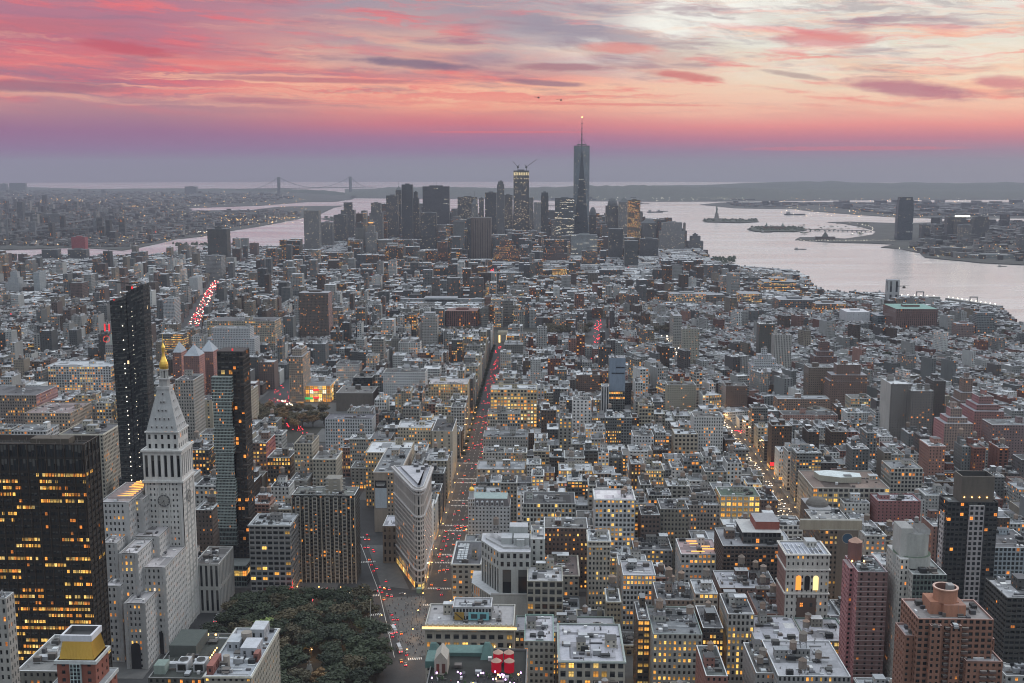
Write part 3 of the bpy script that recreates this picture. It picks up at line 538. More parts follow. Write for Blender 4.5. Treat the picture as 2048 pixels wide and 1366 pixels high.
yy = Y
while yy < Y+D+.1: mb.box(x1+.02, x1+.4, yy-.15, yy+.15, 0, H, (.05,.035,.025)); yy += 5.25
mb.build('mullions', 'facade', t, o)
mb = roof_mesh(x0, x1, Y, Y+D, H, (.04,.038,.036), (.1,.08,.07), 0, 3.5)
for i in range(60):
    a, b_ = R.uniform(x0+2, x1-6), R.uniform(Y+2, Y+D-6); mb.bar((a, b_, H-3.4), (a, b_, H+R.uniform(-1.5, 2)), .25, (.12,.11,.1))
for yy in np.arange(Y+3, Y+D-2, 6): mb.box(x0+1, x1-1, yy, yy+.5, H-2.4, H-1.7, (.09,.08,.075))
mb.build('roof', 'facade', t, o); furnish_box = lambda *a: None
for (a, b_) in ((.35,.5), (.72,.4)): solid(t, o, 'bulkhead', lambda q: q.box(x0+(x1-x0)*a, x0+(x1-x0)*a+22, Y+D*.4, Y+D*.4+8, H-3.5, H+1, (.1,.085,.07)))

# 2 stepped white limestone building
t = empty('stepped_building', (-215, 720, 0), 'white limestone office building stepping down in many setbacks with scattered lit windows', 'tower'); o = (-215, 720, 0); REFS.append(('the stepped limestone building', 275, 1120, t))
lime = (.50,.505,.51); st = ST(lime, 3.6, 4.3, .42, .52, .3, rec=.6)
segs = [(198,257,1006,738,50), (253,286,1000,752,34), (203,234,1087,722,20), (238,275,1108,712,30), (286,298,992,768,24), (266,318,1074,742,34), (205,241,1173,706,24), (248,290,1208,696,30), (284,330,1136,720,44), (300,345,1150,748,34), (322,355,1212,762,40)]
for i, (pl, pr, pt, Yf, Dd) in enumerate(segs):
    x0, x1, Yf, H = place(pl, pr, pt, Y=Yf); reg(x0, x1, Yf, Yf+Dd, H, (pl, pr, 1400)); mb = MB(); p = rect(x0, x1, Yf, Yf+Dd)
    for k in range(4): mb.facade(p[k], p[(k+1)%4], 0, H, dict(st, lit=.32 if k == 0 else .12, bay=3.1), k != 2)
    # corner piers stand proud and stay solid
    for a in (x0, x1-1.6): mb.box(a-.3, a+1.9, Yf-.35, Yf-.01, 0, H+.4, lime)
    mb.build('wall' if i else 'tower_wall', 'facade', t, o)
    roof_mesh(x0, x1, Yf, Yf+Dd, H+.6, (.5,.48,.5), (.5,.5,.5), 4).build('roof', 'facade', t, o)
x0, x1, Yf, H = place(198, 262, 1006, Y=738)
mb = MB()
for i in range(9):
    yy = Yf+8+i*4.6
    mb.bar((x0+10, yy, H+2.5), (x1-1, yy, H+3.5), .35, (.8,.6,.5))
mb.build('rooftop_frames', 'strip_amber', t, o)
mb = MB()
for i in range(8): mb.box(x0+4, x1-2, Yf+6+i*5, Yf+6.8+i*5, H+1, H+3, (.5,.42,.42))
mb.build('rooftop_frames', 'facade', t, o)
for (px, pw, zt, yf) in ((272, 13, 22, 695.6), (322, 9, 20, 719.6)):     # big arched entrances
    x = AT(px, 1300, yf)[0]; mb = MB(); pts = [(x-pw*.25, 0), (x-pw*.25, zt*.7)]+[(x+pw*.25*math.cos(math.pi-a*math.pi/8), zt*.7+pw*.25*math.sin(a*math.pi/8)) for a in range(9)]+[(x+pw*.25, 0)]
    mb.add([[(a, yf-.2, b_) for a, b_ in pts[::-1]]], (.03,.03,.035)); mb.build('entrance_arch', 'facade', t, o)

# 3 clock tower
x0, x1, Y, H0 = place(286, 361, 902, Y=765); D = 25.5; cx, cyy = (x0+x1)/2, Y+D/2; o = (cx, cyy, 0)
t = empty('clock_tower', o, 'white marble clock tower with pyramid roof and gilded lantern', 'tower'); reg(x0, x1, Y, Y+D, 200, (280, 400, 1400)); REFS.append(('the marble clock tower', 335, 900, t))
marb = (.58,.58,.57); hz = lambda py: AT(322, py, Y)[1]; zc = hz(903)     # top of the shaft
z_low = hz(962); hw = (x1-x0)/2
def ringf(mb, e, z0, z1, st, **k): mb.ring(rect(cx-hw-e, cx+hw+e, Y-e, Y+D+e), z0, z1, st, True, **k)
mb = MB(); ringf(mb, 0, 0, z_low, ST(marb, 2.62, 4.0, .42, .46, .05, rec=.5), lit=.04)
mb.build('wall', 'facade', t, o)
for k in (-1, 1):                                      # plain pilasters split the face in three
    pass
mb = MB()
for e0, e1 in ((-hw-.5, -hw+1.8), (-4.2, -3.2), (3.2, 4.2), (hw-1.8, hw+.5)):
    mb.box(cx+e0, cx+e1, Y-.5, Y-.02, 0, z_low, marb)
for e0, e1 in ((-D/2-.5, -D/2+1.8), (-4.2,-3.2), (3.2, 4.2), (D/2-1.8, D/2+.5)): mb.box(cx+hw+.02, cx+hw+.5, cyy+e0, cyy+e1, 0, z_low, marb); mb.box(cx-hw-.5, cx-hw-.02, cyy+e0, cyy+e1, 0, z_low, marb)
mb.build('pilasters', 'facade', t, o)
zl2 = hz(946); mb = MB(); ringf(mb, .3, z_low, zc, ST(marb, 4.4, zc-z_low, .5, .74, 0, rec=1.2)); mb.build('loggia', 'facade', t, o)
mb = MB()                                             # round heads of the loggia arches
nb = 5; bw = (2*hw+.6)/nb
bands(t, x0-.3, x1+.3, Y-.3, Y+D+.3, [zc+1.2, z_low+.3], o, (.56,.56,.55), 1.1, 1.5)
z1 = hz(866); ze = (z1-zc); e = -2.0
mb = MB(); ringf(mb, e, zc, z1, ST(marb, 4.2, ze/2, .4, .5, .05, rec=.4)); mb.add([[(*p, zc+1) for p in rect(x0, x1, Y, Y+D)]], marb); mb.build('upper_wall', 'facade', t, o)
bands(t, x0+2, x1-2, Y+2, Y+D-2, [z1+.6], o, (.56,.56,.55), .8, 1.0)
zp = AT(322, 776, Y+9)[1]; a0 = hw-2.2; a1 = 3.9
mb = MB(); pb_, pt_ = rect(cx-a0, cx+a0, cyy-D/2+2.2, cyy+D/2-2.2), rect(cx-a1, cx+a1, cyy-a1, cyy+a1); mb.prism(pb_, pt_, z1+.6, zp, (.42,.43,.44)); mb.build('pyramid_roof', 'facade', t, o)
mb = MB()                                             # dormers in rows up the pyramid
for row, cnt in enumerate((5, 4, 3, 2, 1)):
    f = (row+.35)/5.3; z_ = z1+.6+(zp-z1)*f; r = a0+(a1-a0)*f; ry = D/2-2.2+(a1-D/2+2.2)*f
    for i in range(cnt):
        q = (i-(cnt-1)/2)*2*r/6
        for sx, sy in ((0,-1), (1,0), (-1,0)):
            X, Yq = (cx+q, cyy-ry) if sx == 0 else (cx+sx*r, cyy+q)
            if sx == 0: mb.box(X-.65, X+.65, Yq-.25, Yq+1.6, z_, z_+1.9, (.5,.5,.5)); mb.add([(X-.4,Yq-.28,z_+.3),(X+.4,Yq-.28,z_+.3),(X+.4,Yq-.28,z_+1.5),(X-.4,Yq-.28,z_+1.5)], (.03,.03,.035))
            else: s_ = sx; mb.box(min(X-s_*1.6, X+s_*.25), max(X-s_*1.6, X+s_*.25), Yq-.65, Yq+.65, z_, z_+1.9, (.5,.5,.5))
mb.build('dormers', 'facade', t, o)
zb = zp; mb = MB(); mb.prism(rect(cx-4.6, cx+4.6, cyy-4.6, cyy+4.6), rect(cx-4.6, cx+4.6, cyy-4.6, cyy+4.6), zb-1, zb+1, (.5,.5,.5)); mb.cyl(cx, cyy, 4.0, 4.0, zb+1, zb+6.5, (.42,.42,.42), 8)
mb.build('lookout', 'facade', t, o)
bands(t, cx-4, cx+4, cyy-4, cyy+4, [zb+7.2], o, (.5,.5,.5), .8, .8, 'balcony')
zl = AT(328, 740, Y+12)[1]; mb = MB()
for i in range(8): a = i*math.pi/4; mb.cyl(cx+2.5*math.cos(a), cyy+2.5*math.sin(a), .42, .42, zb+6.5, zl, (.5,.5,.48), 6)
mb.cyl(cx, cyy, 1.3, 1.3, zb+6.5, zl, (.2,.2,.2), 8); mb.cyl(cx, cyy, 3.2, 3.2, zl, zl+.8, (.5,.5,.48), 12, bottom=True); mb.build('lantern_columns', 'facade', t, o)
zt = AT(328, 722, Y+12)[1]; mb = MB()
for k in range(7):
    f = [2.9, 3.2, 3.1, 2.6, 1.9, 1.2, .8, .7]; hh = (zt-zl)*.95/7+.9; mb.cyl(cx, cyy, f[k], f[k+1], zl+.8+k*hh, zl+.8+(k+1)*hh, (1,1,1), 16, cap=k == 6)
zq = zl+.8+7*hh; mb.cyl(cx, cyy, 1.1, 1.1, zq, zq+3, (1,1,1), 10); mb.cyl(cx, cyy, 1.4, .3, zq+3, zq+6, (1,1,1), 10); mb.cyl(cx, cyy, .35, .1, zq+6, zq+13, (1,1,1), 8)
mb.build('gilded_lantern', 'gold_leaf', t, o)
zk = hz(1001); mb = MB()
for side in range(2):
    mbk = MB(); n = 28
    def P2(u, v, dd): return (cx+u, Y-dd, zk+v) if side == 0 else (cx+hw+dd, cyy+u, zk+v)
    r1, r2 = 4.5, 3.5
    ci = lambda r: [(r*math.cos(6.2832*i/n), r*math.sin(6.2832*i/n)) for i in range(n)]
    A, B, Cc = ci(r1+.5), ci(r1), ci(r2)
    mbk.add([[P2(*p, .62) for p in A]], (.5,.5,.49)); mbk.add([[P2(*p, .7) for p in B]], (.09,.09,.1)); mbk.add([[P2(*p, .75) for p in Cc]], (.28,.28,.27))
    for i in range(12):
        a = i*math.pi/6; ca, sa = math.cos(a), math.sin(a); mbk.add([P2(ca*3.2-sa*.16, sa*3.2+ca*.16, .8), P2(ca*3.2+sa*.16, sa*3.2-ca*.16, .8), P2(ca*4+sa*.16, sa*4-ca*.16, .8), P2(ca*4-sa*.16, sa*4+ca*.16, .8)], (.5,.5,.48))
    face = mbk.build('clock_face', 'facade', t, o)
    for an, ln, wd in ((-2.3 if side == 0 else -2.3, 2.1, .3), (-1.45, 3.2, .2)):
        ca, sa = math.cos(an), math.sin(an); mh = MB(); mh.add([P2(-sa*wd-ca*.5, ca*wd-sa*.5, .86), P2(sa*wd-ca*.5, -ca*wd-sa*.5, .86), P2(sa*.06+ca*ln, -ca*.06+sa*ln, .86), P2(-sa*.06+ca*ln, ca*.06+sa*ln, .86)], (.02,.02,.02)); mh.build('clock_hand', 'facade', face, o)

# 4 dark glass tower flaring toward the top, two slanted crowns
Y = 930; xa0, xa1 = AT(219, 600, Y)[0], AT(253, 600, Y)[0]; xb1 = AT(286, 580, Y)[0]; D = 18
o = (xa1, Y+D/2, 0); t = empty('glass_tower', o, 'slender black glass tower under construction with two slanted tops and a row of site lights', 'tower'); reg(xa0, xb1, Y, Y+D, 240, (218, 302, 975)); REFS.append(('the black slanted glass tower', 258, 760, t))
st = ST((.018,.02,.022), 1.9, 3.6, .86, .8, .012, tint=1, rec=.15)
def flare(mb, u0, u1, zl_, zr_, dn, st):
    # wider at the top than at the foot
    k = .86; c = (xa0+xb1)/2+4; g_ = lambda u: c+(u-c)*k
    nb_ = max(1, round((u1-u0)/1.9)); nf_ = round(zl_/3.6)
    mb.add([(g_(u0),Y,0),(g_(u1),Y,0),(u1,Y,zr_),(u0,Y,zl_)], st['col'], [(0,0),(nb_,0),(nb_,nf_),(0,nf_)], (st['lit'],st['wf'],st['hf'],1.3))
    mb.add([(g_(u1),Y,0),(g_(u1),Y+dn,0),(u1,Y+dn,zr_),(u1,Y,zr_)], st['col'], [(0,0),(14,0),(14,nf_),(0,nf_)], (.01,st['wf'],st['hf'],1.6))
    mb.add([(g_(u0),Y+dn,0),(g_(u0),Y,0),(u0,Y,zl_),(u0,Y+dn,zl_)], st['col'], [(0,0),(14,0),(14,nf_),(0,nf_)], (.01,st['wf'],st['hf'],1.4))
    mb.add([(g_(u1),Y+dn,0),(g_(u0),Y+dn,0),(u0,Y+dn,zl_),(u1,Y+dn,zr_)], st['col']); mb.add([(u0,Y,zl_-3),(u1,Y,zr_-3),(u1,Y+dn,zr_-3),(u0,Y+dn,zl_-3)], (.05,.05,.05))
za0, za1 = AT(219, 602, Y)[1], AT(240, 592, Y)[1]; zb0, zb1 = AT(253, 585, Y)[1], AT(291, 569, Y)[1]
def edges(mb, which):
    for f in range(4, 62):
        z_ = f*3.72; k = .86+.14*z_/235; c = (xa0+xb1)/2+4
        if which == 0 and z_ < za0-4: mb.box(c+(xa0-c)*k, c+(xa1-6-c)*k, Y-.22, Y-.03, z_, z_+.22, (.10,.115,.11))
        if which == 1 and z_ < zb0-22: mb.box(c+(xa1+11-c)*k, c+(xb1-c)*k, Y-.22, Y-.03, z_, z_+.24, (.12,.14,.135))
mb = MB(); flare(mb, xa0, xa1-.6, za0, za1, D, st); edges(mb, 0); mb.build('wall', 'facade', t, o)
mb = MB(); flare(mb, xa1, xb1, zb0, zb1, D*.9, dict(st, lit=.006)); edges(mb, 1); mb.build('wall', 'facade', t, o)
mb = MB()
for f in range(3, 56):
    z_ = f*4.1; k = .86+.14*z_/235; c = (xa0+xb1)/2+4
    for dx_, s_ in ((-4.6, .27), (4.2, .13)):
        if s_ > .3 or rnd() < .6: X = c+(xa1+dx_-c)*k; mb.box(X-s_, X+s_, Y-.6, Y-.3, z_+1.5, z_+1.5+2*s_, (1,1,1))
mb.build('hoist_lights', 'lamp_white', t, o)
mb = MB(); mb.bar((xa1-2, Y+12, zb0-6), (xa1-2, Y+12, zb0+4), .6, (.1,.1,.1)); mb.box(xa1-4, xa1+1, Y+10, Y+14, zb0+1, zb0+4.5, (.05,.05,.05)); mb.bar((xa1-13, Y+12, zb0+7.2), (xa1+5, Y+12, zb0+6.4), .5, (.03,.03,.03)); cr = mb.build('crane', 'facade', t, o)
mb = MB(); mb.cyl(xa1+1.6, Y+10, .8, .8, zb0+2, zb0+4, (1,1,1), 8); mb.build('warning_light', 'sign_red', cr, o)
mb = MB(); mb.cyl(xa0+4, Y-.5, .4, .4, za0+.5, za0+1.6, (1,1,1), 8); mb.build('warning_light', 'sign_red', t, o)

# 5 slender glass tower of stacked cubes
Y = 858; x0, x1 = AT(430, 900, Y)[0], AT(467, 900, Y)[0]; x2, x3 = AT(434, 720, Y+5)[0], AT(486, 720, Y+5)[0]; Ht = AT(460, 704, Y+5)[1]; Hf = AT(448, 753, Y)[1]
o = ((x0+x2)/2, Y+10, 0); t = empty('glass_tower', o, 'slender tower with pale green glass front bays and a dark bronze core, lit top floors', 'tower'); reg(x0, x3+4, Y, Y+24, Ht, (424, 497, 1190)); REFS.append(('the slender green glass tower', 458, 900, t))
mb = MB(); mb.ring(rect(x1+.5, x3, Y+5, Y+25), 0, Ht, ST((.028,.022,.018), 3.0, 3.6, .7, .7, .07, rec=.2), True); mb.ring(rect(x2, x1+.4, Y+5, Y+25), 0, Ht, ST((.02,.02,.018), 3.2, 3.6, .8, .7, .02, rec=.2), True); mb.build('wall', 'facade', t, o)
mb = MB(); mb.ring(rect(x2, x1+.4, Y+4.4, Y+5), Hf+.5, Ht-14, ST((.05,.035,.02), 3.2, 4.0, .9, .75, .75)); mb.build('lit_floors', 'facade', t, o)
nfl = 48; hgt = (Hf-44)/6; 
for q in range(6):
    mb = MB(); zz = 44+q*hgt; e = (0, .5)[q % 2]
    stf = ST((.30,.37,.36), 1.15, (hgt-1)/8, .78, .62, .03, rec=.12)
    p = rect(x0-e, x1+e, Y-e, Y+6); seed = rnd()*.9
    for k in range(4):
        if k != 2: mb.facade(p[k], p[(k+1)%4], zz+.6, zz+hgt-.4, stf, False, seed=seed)
    for f in range(9): mb.box(x0-e-.15, x1+e+.15, Y-e-.2, Y-e-.02, zz+.5+f*(hgt-1)/8, zz+.8+f*(hgt-1)/8, (.40,.45,.44))
    mb.add([[(*c, zz+hgt-.4) for c in p]], (.3,.35,.34)); mb.build('glass_bay', 'facade', t, o)
mb = MB(); mb.ring(rect(x0+.6, x1, Y+.6, Y+6), 30, Hf-1, ST((.16,.2,.2), 1.2, 3.6, .8, .7, .02)); mb.build('core', 'facade', t, o)
for i in range(14):
    z_ = 40+i*11; a = x3-.6 if i % 2 else x1+2; solid(t, o, 'balcony', lambda m_: m_.box(a-2.2, a+2.6, Y+3.2, Y+4.9, z_, z_+1.2, (.06,.05,.045)))
solid(t, o, 'roof', lambda m_: m_.box(x2, x3, Y+5, Y+25, Ht-.02, Ht+.5, (.06,.05,.05)))
mb = MB(); mb.cyl(x3-9, Y+8, .6, .6, Ht+.5, Ht+2.2, (1,1,1), 8); mb.build('warning_light', 'sign_red', t, o)
xp0, xp1, Yp, Hp = place(425, 492, 1131, Y=846); mb = MB()
mb.ring(rect(xp0, xp1, Yp, Yp+40), 0, Hp-9, ST((.2,.26,.25), 2.0, 4, .85, .75, .02, tint=1)); mb.ring(rect(xp0, xp1, Yp, Yp+40), Hp-9, Hp-4, ST((.3,.3,.25), 3, 5, .92, .85, 1.6), seed=.3); mb.ring(rect(xp0, xp1, Yp, Yp+40), Hp-4, Hp, ST((.25,.32,.3), 3, 4, .85, .7, .15)); mb.add([[(*p, Hp) for p in rect(xp0, xp1, Yp, Yp+40)]], (.2,.22,.22)); mb.build('podium', 'facade', t, o); FP.append((xp0, xp1, Yp, Yp+40))

# 6 brick tower with a gold mansard
x0, x1, Y, H = place(113, 190, 1322, Y=432); D = 14; cx = (x0+x1)/2; o = (cx, Y+D/2, 0)
t = empty('brick_tower', o, 'red brick tower with glass bays under a bright gold sloped roof', 'tower'); reg(x0-8, x1+8, Y-3, Y+D, H, (105, 200, 1400)); REFS.append(('the gold mansard roof', 160, 1290, t))
st = ST((.24,.085,.06), 5, 3.4, .28, .5, .02, rec=.3)
mb = MB(); mb.ring(rect(x0, x1, Y, Y+D), 0, H, st, True); mb.build('wall', 'facade', t, o)
mb = MB(); mb.ring(rect(cx-2.2, cx+2.2, Y-1.4, Y), 20, H-.8, ST((.45,.55,.55), 1.3, 1.7, .8, .85, .0, rec=.1), True); mb.add([[(*p, H-.8) for p in rect(cx-2.2, cx+2.2, Y-1.4, Y)]], (.4,.42,.42)); mb.build('glass_bay', 'facade', t, o)
bands(t, x0, x1, Y, Y+D, [H+.3], o, (.5,.52,.52), .8, 1.4)
bands(t, x0-2.5, x1+2.5, Y-2.5, Y+D+2, [H-10.5], o, (.45,.47,.47), .5, 1.6)
mb = MB(); mb.ring(rect(x0-2.4, x1+2.4, Y-2.4, Y+D+2), 0, H-12, st, True); mb.add([[(*p, H-10.7) for p in rect(x0-2.5, x1+2.5, Y-2.5, Y+D+2)]], (.3,.32,.34)); mb.build('lower_wall', 'facade', t, o)
Hg = AT(150, 1279, Y+3)[1]; e0, e1 = .8, 2.2; mb = MB(); pb_, pt_ = rect(x0+e0, x1-e0, Y+e0, Y+D-e0), rect(x0+e1, x1-e1, Y+e1, Y+D-e1)
mb.prism(pb_, pt_, H+.3, Hg, (1,1,1), cap=True); 
for i in range(4):
    n = 22
    for j in range(n+1):
        f = j/n; a = [pb_[i][k]+(pb_[(i+1)%4][k]-pb_[i][k])*f for k in (0,1)]; b_ = [pt_[i][k]+(pt_[(i+1)%4][k]-pt_[i][k])*f for k in (0,1)]; mb.bar((*a, H+.3), (*b_, Hg), .09, (1,1,1), 3)
mb.build('mansard_roof', 'gold_leaf', t, o)
mb = MB(); q = rect(x0+e1-.7, x1-e1+.7, Y+e1-.7, Y+D-e1+.7); mb.prism(q, q, Hg-.2, Hg+2.4, (.62,.63,.68), cap=False)
qi = rect(x0+e1+.3, x1-e1-.3, Y+e1+.3, Y+D-e1-.3)
for i in range(4): mb.add([(*q[i],Hg+2.4),(*q[(i+1)%4],Hg+2.4),(*qi[(i+1)%4],Hg+2.4),(*qi[i],Hg+2.4)], (.66,.67,.72)); mb.add([(*qi[i],Hg+2.4),(*qi[(i+1)%4],Hg+2.4),(*qi[(i+1)%4],Hg+.3),(*qi[i],Hg+.3)], (.12,.12,.13))
mb.add([[(*p, Hg+.3) for p in qi]], (.06,.06,.065)); mb.build('parapet', 'facade', t, o)

# 7, 8 bottom left roofs
bld('office_building', 'narrow pale stone tower cut by the left edge with tall narrow windows', None, -60, 12, 1196, 1400, ST((.36,.35,.33), 2.6, 3.6, .4, .55, .1), Y=430, D=7, bulk=0)
bld('office_building', 'low dark building with a bare grey roof in front of the black slab', None, 32, 118, 1342, 1400, ST((.2,.2,.18), 3, 3.6, .4, .5, .1), Y=470, D=40, bulk=0, roof=(.22,.22,.22))
def terrace(label, ref, pl, pr, pt, Y, D, st, roofc, **k): return bld('office_building', label, ref, pl, pr, pt, 1400, st, Y=Y, D=D, roof=roofc, **k)
r, x0, x1, Y, y1, H = terrace('grey stone building with pale roof decks, skylights and vents left of the park', 'the grey decked roof by the park', 408, 502, 1352, 545, 62, ST((.33,.32,.28), 3.2, 3.7, .45, .55, .25), (.38,.4,.44), bulk=0, clutter=26, cornice=True)
o = ((x0+x1)/2, (Y+y1)/2, 0)
for (a, b_, c, d_, h, cc) in ((.52,.88,.38,.6,5,(.5,.52,.57)), (.50,.82,.74,.94,6,(.52,.54,.58)), (.12,.4,.52,.7,4.5,(.46,.49,.53)), (.02,.16,.05,.3,4,(.3,.12,.1)), (.86,.97,.3,.4,4,(.28,.12,.1))):
    X0, X1, Y0, Y1 = x0+(x1-x0)*a, x0+(x1-x0)*b_, Y+(y1-Y)*c, Y+(y1-Y)*d_
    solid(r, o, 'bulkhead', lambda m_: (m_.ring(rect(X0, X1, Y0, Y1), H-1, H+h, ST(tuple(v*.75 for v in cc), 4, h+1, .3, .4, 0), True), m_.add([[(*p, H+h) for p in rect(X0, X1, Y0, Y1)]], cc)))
solid(r, o, 'roof_tank', lambda m_: (m_.cyl(x0+12, Y+40, 3, 3, H-1, H+7, (.3,.27,.24), 14), m_.cyl(x0+8, Y+14, 1.8, 1.8, H-1, H+5, (.33,.3,.27), 12)))
r, x0, x1, Y, y1, H = terrace('dark green and black roofed building with two big cooling units, bottom left', 'the roof with cooling units', 296, 404, 1356, 548, 58, ST((.1,.1,.09), 3.2, 3.7, .45, .5, .15), (.06,.065,.06), bulk=0, clutter=12, cope=(.3,.3,.3))
o = ((x0+x1)/2, (Y+y1)/2, 0)
for a in (.42, .74): 
    X = x0+(x1-x0)*a; solid(r, o, 'cooling_unit', lambda m_: (m_.box(X, X+6, Y+9, Y+18, H-1, H+4, (.42,.43,.45), (.5,.51,.54)), m_.box(X+.8, X+5.2, Y+8.9, Y+8.98, H, H+3.4, (.02,.02,.02)), m_.cyl(X+3, Y+13.5, 2.3, 2.3, H+4, H+4.8, (.2,.2,.2), 14, top=(.04,.04,.04))))
solid(r, o, 'bulkhead', lambda m_: m_.box(x0+2, x0+17, Y+28, Y+50, H-1, H+5.5, (.09,.1,.095), (.07,.085,.08)))
solid(r, o, 'bulkhead', lambda m_: m_.box(x0+1, x0+7, Y+6, Y+14, H-1, H+4, (.28,.34,.31), (.2,.26,.24)))
mb = MB()
for i in range(8): mb.box(x1-3+.3, x1-2.4, Y+14+i*3, Y+15+i*3, H+.6, H+1.3, (1,1,1))
for i in range(5): mb.box(x0+3+i*4.4, x0+3.7+i*4.4, y1-7, y1-6.2, H+1.5, H+2.2, (1,1,1))
mb.build('roof_lights', 'lamp_orange', r, o)

# marble block at the foot of the clock tower
bld('office_building', 'pale marble office block with tall pilasters at the foot of the clock tower', None, 386, 437, 1128, 1230, ST((.42,.42,.41), 3.6, 22, .5, .86, 0, rec=.8), Y=792, D=40, bulk=0, roof=(.2,.19,.19), tiers=[(1,1)])

# 10 balconied apartment slab south of the park
r, x0, x1, Y, y1, H = bld('apartment_building', 'tall brown apartment slab with vertical piers and stacked balconies behind the park', 'the brown balconied slab', 583, 709, 990, 1192, ST((.10,.098,.09), 2.05, 3.05, .78, .62, .085, rec=.9), Y=856, D=24, bulk=1, roof=(.16,.17,.16), clutter=14)
o = ((x0+x1)/2, (Y+y1)/2, 0); mb = MB(); n = 15
for i in range(n+1): X = x0+(x1-x0)*i/n; mb.box(X-.35, X+.35, Y-1.3, Y-.02, 0, H-2, (.34,.32,.28))
mb.build('piers', 'facade', r, o); bl = []
for f in range(28):
    for i in (1, 3, 5, 8, 10, 12): z_ = 4+f*3.05; X = x0+(x1-x0)*(i+.1)/n; bl.append((X, X+(x1-x0)/n*.8, Y-1.1, Y-.04, z_, z_+.9))
balconies(r, o, bl, (.2,.2,.19), (.3,.3,.29))
solid(r, o, 'bulkhead', lambda m_: m_.box(x0+26, x0+38, Y+8, Y+20, H-1, H+11, (.3,.28,.24), (.25,.24,.22)))

# 11 the building with a tall banner, and its neighbours along the avenue
r, x0, x1, Y, y1, H = bld('office_building', 'tan office building with a tall black and grey advertising banner on its blank end wall', 'the banner building', 747, 800, 944, 1105, ST((.30,.26,.22), 3.2, 3.7, .4, .5, .35), Y=985, D=90, tanks=0, bulk=1, cornice=True, win=None)
o = ((x0+x1)/2, (Y+y1)/2, 0); bx0, bx1 = AT(750, 970, Y-.6)[0], AT(773, 970, Y-.6)[0]; zz = lambda py: AT(760, py, Y-.6)[1]
solid(r, o, 'end_wall', lambda m_: m_.box(AT(748, 970, Y)[0], AT(774, 970, Y)[0], Y-.4, Y-.02, 0, zz(946), (.30,.26,.22)))
bn = solid(r, o, 'banner', lambda m_: (m_.box(bx0, bx1, Y-.7, Y-.45, zz(1016), zz(976), (.42,.47,.52)), m_.box(bx0, bx1, Y-.7, Y-.45, zz(976), zz(961), (.02,.02,.02))))
solid(bn, o, 'banner_print', lambda m_: [m_.box(bx0+1+.2*i, bx1-1-.5*(i%3), Y-.76, Y-.71, zz(966+i*2.6)-.25, zz(966+i*2.6)+.25, (.5,.5,.5)) for i in range(3)])
bld('office_building', 'low two storey corner building with pale flat roof left of the triangular tower', None, 765, 802, 1052, 1120, ST((.2,.17,.14), 4, 6, .4, .6, .1), Y=903, D=30, bulk=0, roof=(.5,.5,.56), clutter=2)

# 12 triangular prow tower
H = AT(838, 975, 846)[1]; xr = -94.0
A_, B_, C_ = (-99.2, 842), (xr-.3, 842), (xr, 906); D_ = (AT(788, 940, 906)[0], 906); A2 = (-101.2, 846)
n_ = [(-99.0, 841.2), (-96.2, 841.2), (xr, 845.5), (xr, 906), D_, (-101.8, 845.5)]
ox = (-102, 880, 0); t = empty('prow_tower', ox, 'slender triangular stone tower with a rounded prow and deep cornice where two avenues meet', 'tower'); REFS.append(('the triangular prow tower', 830, 1040, t))
for yy in np.arange(842, 906, 8): f = (yy-842)/64; xl = -101+(D_[0]+101)*f; FP.append((xl-2, xr+2, yy-1, yy+9))
SL.append((780, 866, 1200, 842))
ls = (.46,.43,.41)
def offs(pts, e):
    res = []; n = len(pts)
    for i in range(n):
        p0, p, p1 = (np.array(pts[(i+k-1)%n], float) for k in range(3)); d0 = (p-p0)/np.linalg.norm(p-p0); d1 = (p1-p)/np.linalg.norm(p1-p); n0 = np.array([d0[1],-d0[0]]); n1 = np.array([d1[1],-d1[0]]); b_ = n0+n1; b_ /= np.linalg.norm(b_); res.append(tuple(p+b_*e/max(.4, b_.dot(n0))))
    return res
z1_, z2_, z3_ = 17, H-22, H-5
st = ST(ls, 2.7, 4.1, .5, .6, .04, rec=.3)
def prow(z0, z1, st, name, e=0):
    mb = MB(); mb.ring(offs(n_, e), z0, z1, st, name == 'arcade'); mb.build(name, 'facade', t, ox)
prow(0, 6, ST((.25,.23,.22), 4.2, 6, .75, .75, 1.6), 'ground_floor'); prow(6, z1_, ST(ls, 3.6, 5.4, .55, .66, .3, rec=.6), 'lower_wall', .15)
prow(z1_, z2_, st, 'wall'); prow(z2_, z3_, ST(ls, 3.0, 8.4, .5, .82, .04, rec=.8), 'arcade', .1); prow(z3_, H, ST(ls, 3.0, 5, .35, .4, 0), 'attic', .2)
for z_, e, th, nm in ((z1_, .8, .9, 'string_course'), (z2_, .8, .9, 'string_course'), (H-3.6, .9, .8, 'string_course'), (H+.2, 2.0, 1.5, 'cornice')):
    mb = MB(); q = offs(n_, e); mb.prism(q, q, z_-th, z_, (.52,.5,.5), bottom=True); mb.build(nm, 'facade', t, ox)
mb = MB(); qo, qi = offs(n_, .2), offs(n_, -.5)
for i in range(6): j = (i+1)%6; mb.add([(*qo[i],H+1.6),(*qo[j],H+1.6),(*qi[j],H+1.6),(*qi[i],H+1.6)], (.5,.5,.51)); mb.add([(*qo[i],H+.2),(*qo[j],H+.2),(*qo[j],H+1.6),(*qo[i],H+1.6)], (.5,.48,.47)); mb.add([(*qi[j],H+.3),(*qi[i],H+.3),(*qi[i],H+1.6),(*qi[j],H+1.6)], (.4,.4,.4))
mb.build('balustrade', 'facade', t, ox)
mb = MB(); mb.add([[(*p, H+.4) for p in qi]], (.4,.4,.44))
pent = offs(n_, -4.2); mb.prism(pent, offs(n_, -4.3), H+.4, H+2.2, (.3,.3,.32), (.46,.46,.5))
mb.build('roof', 'facade', t, ox)
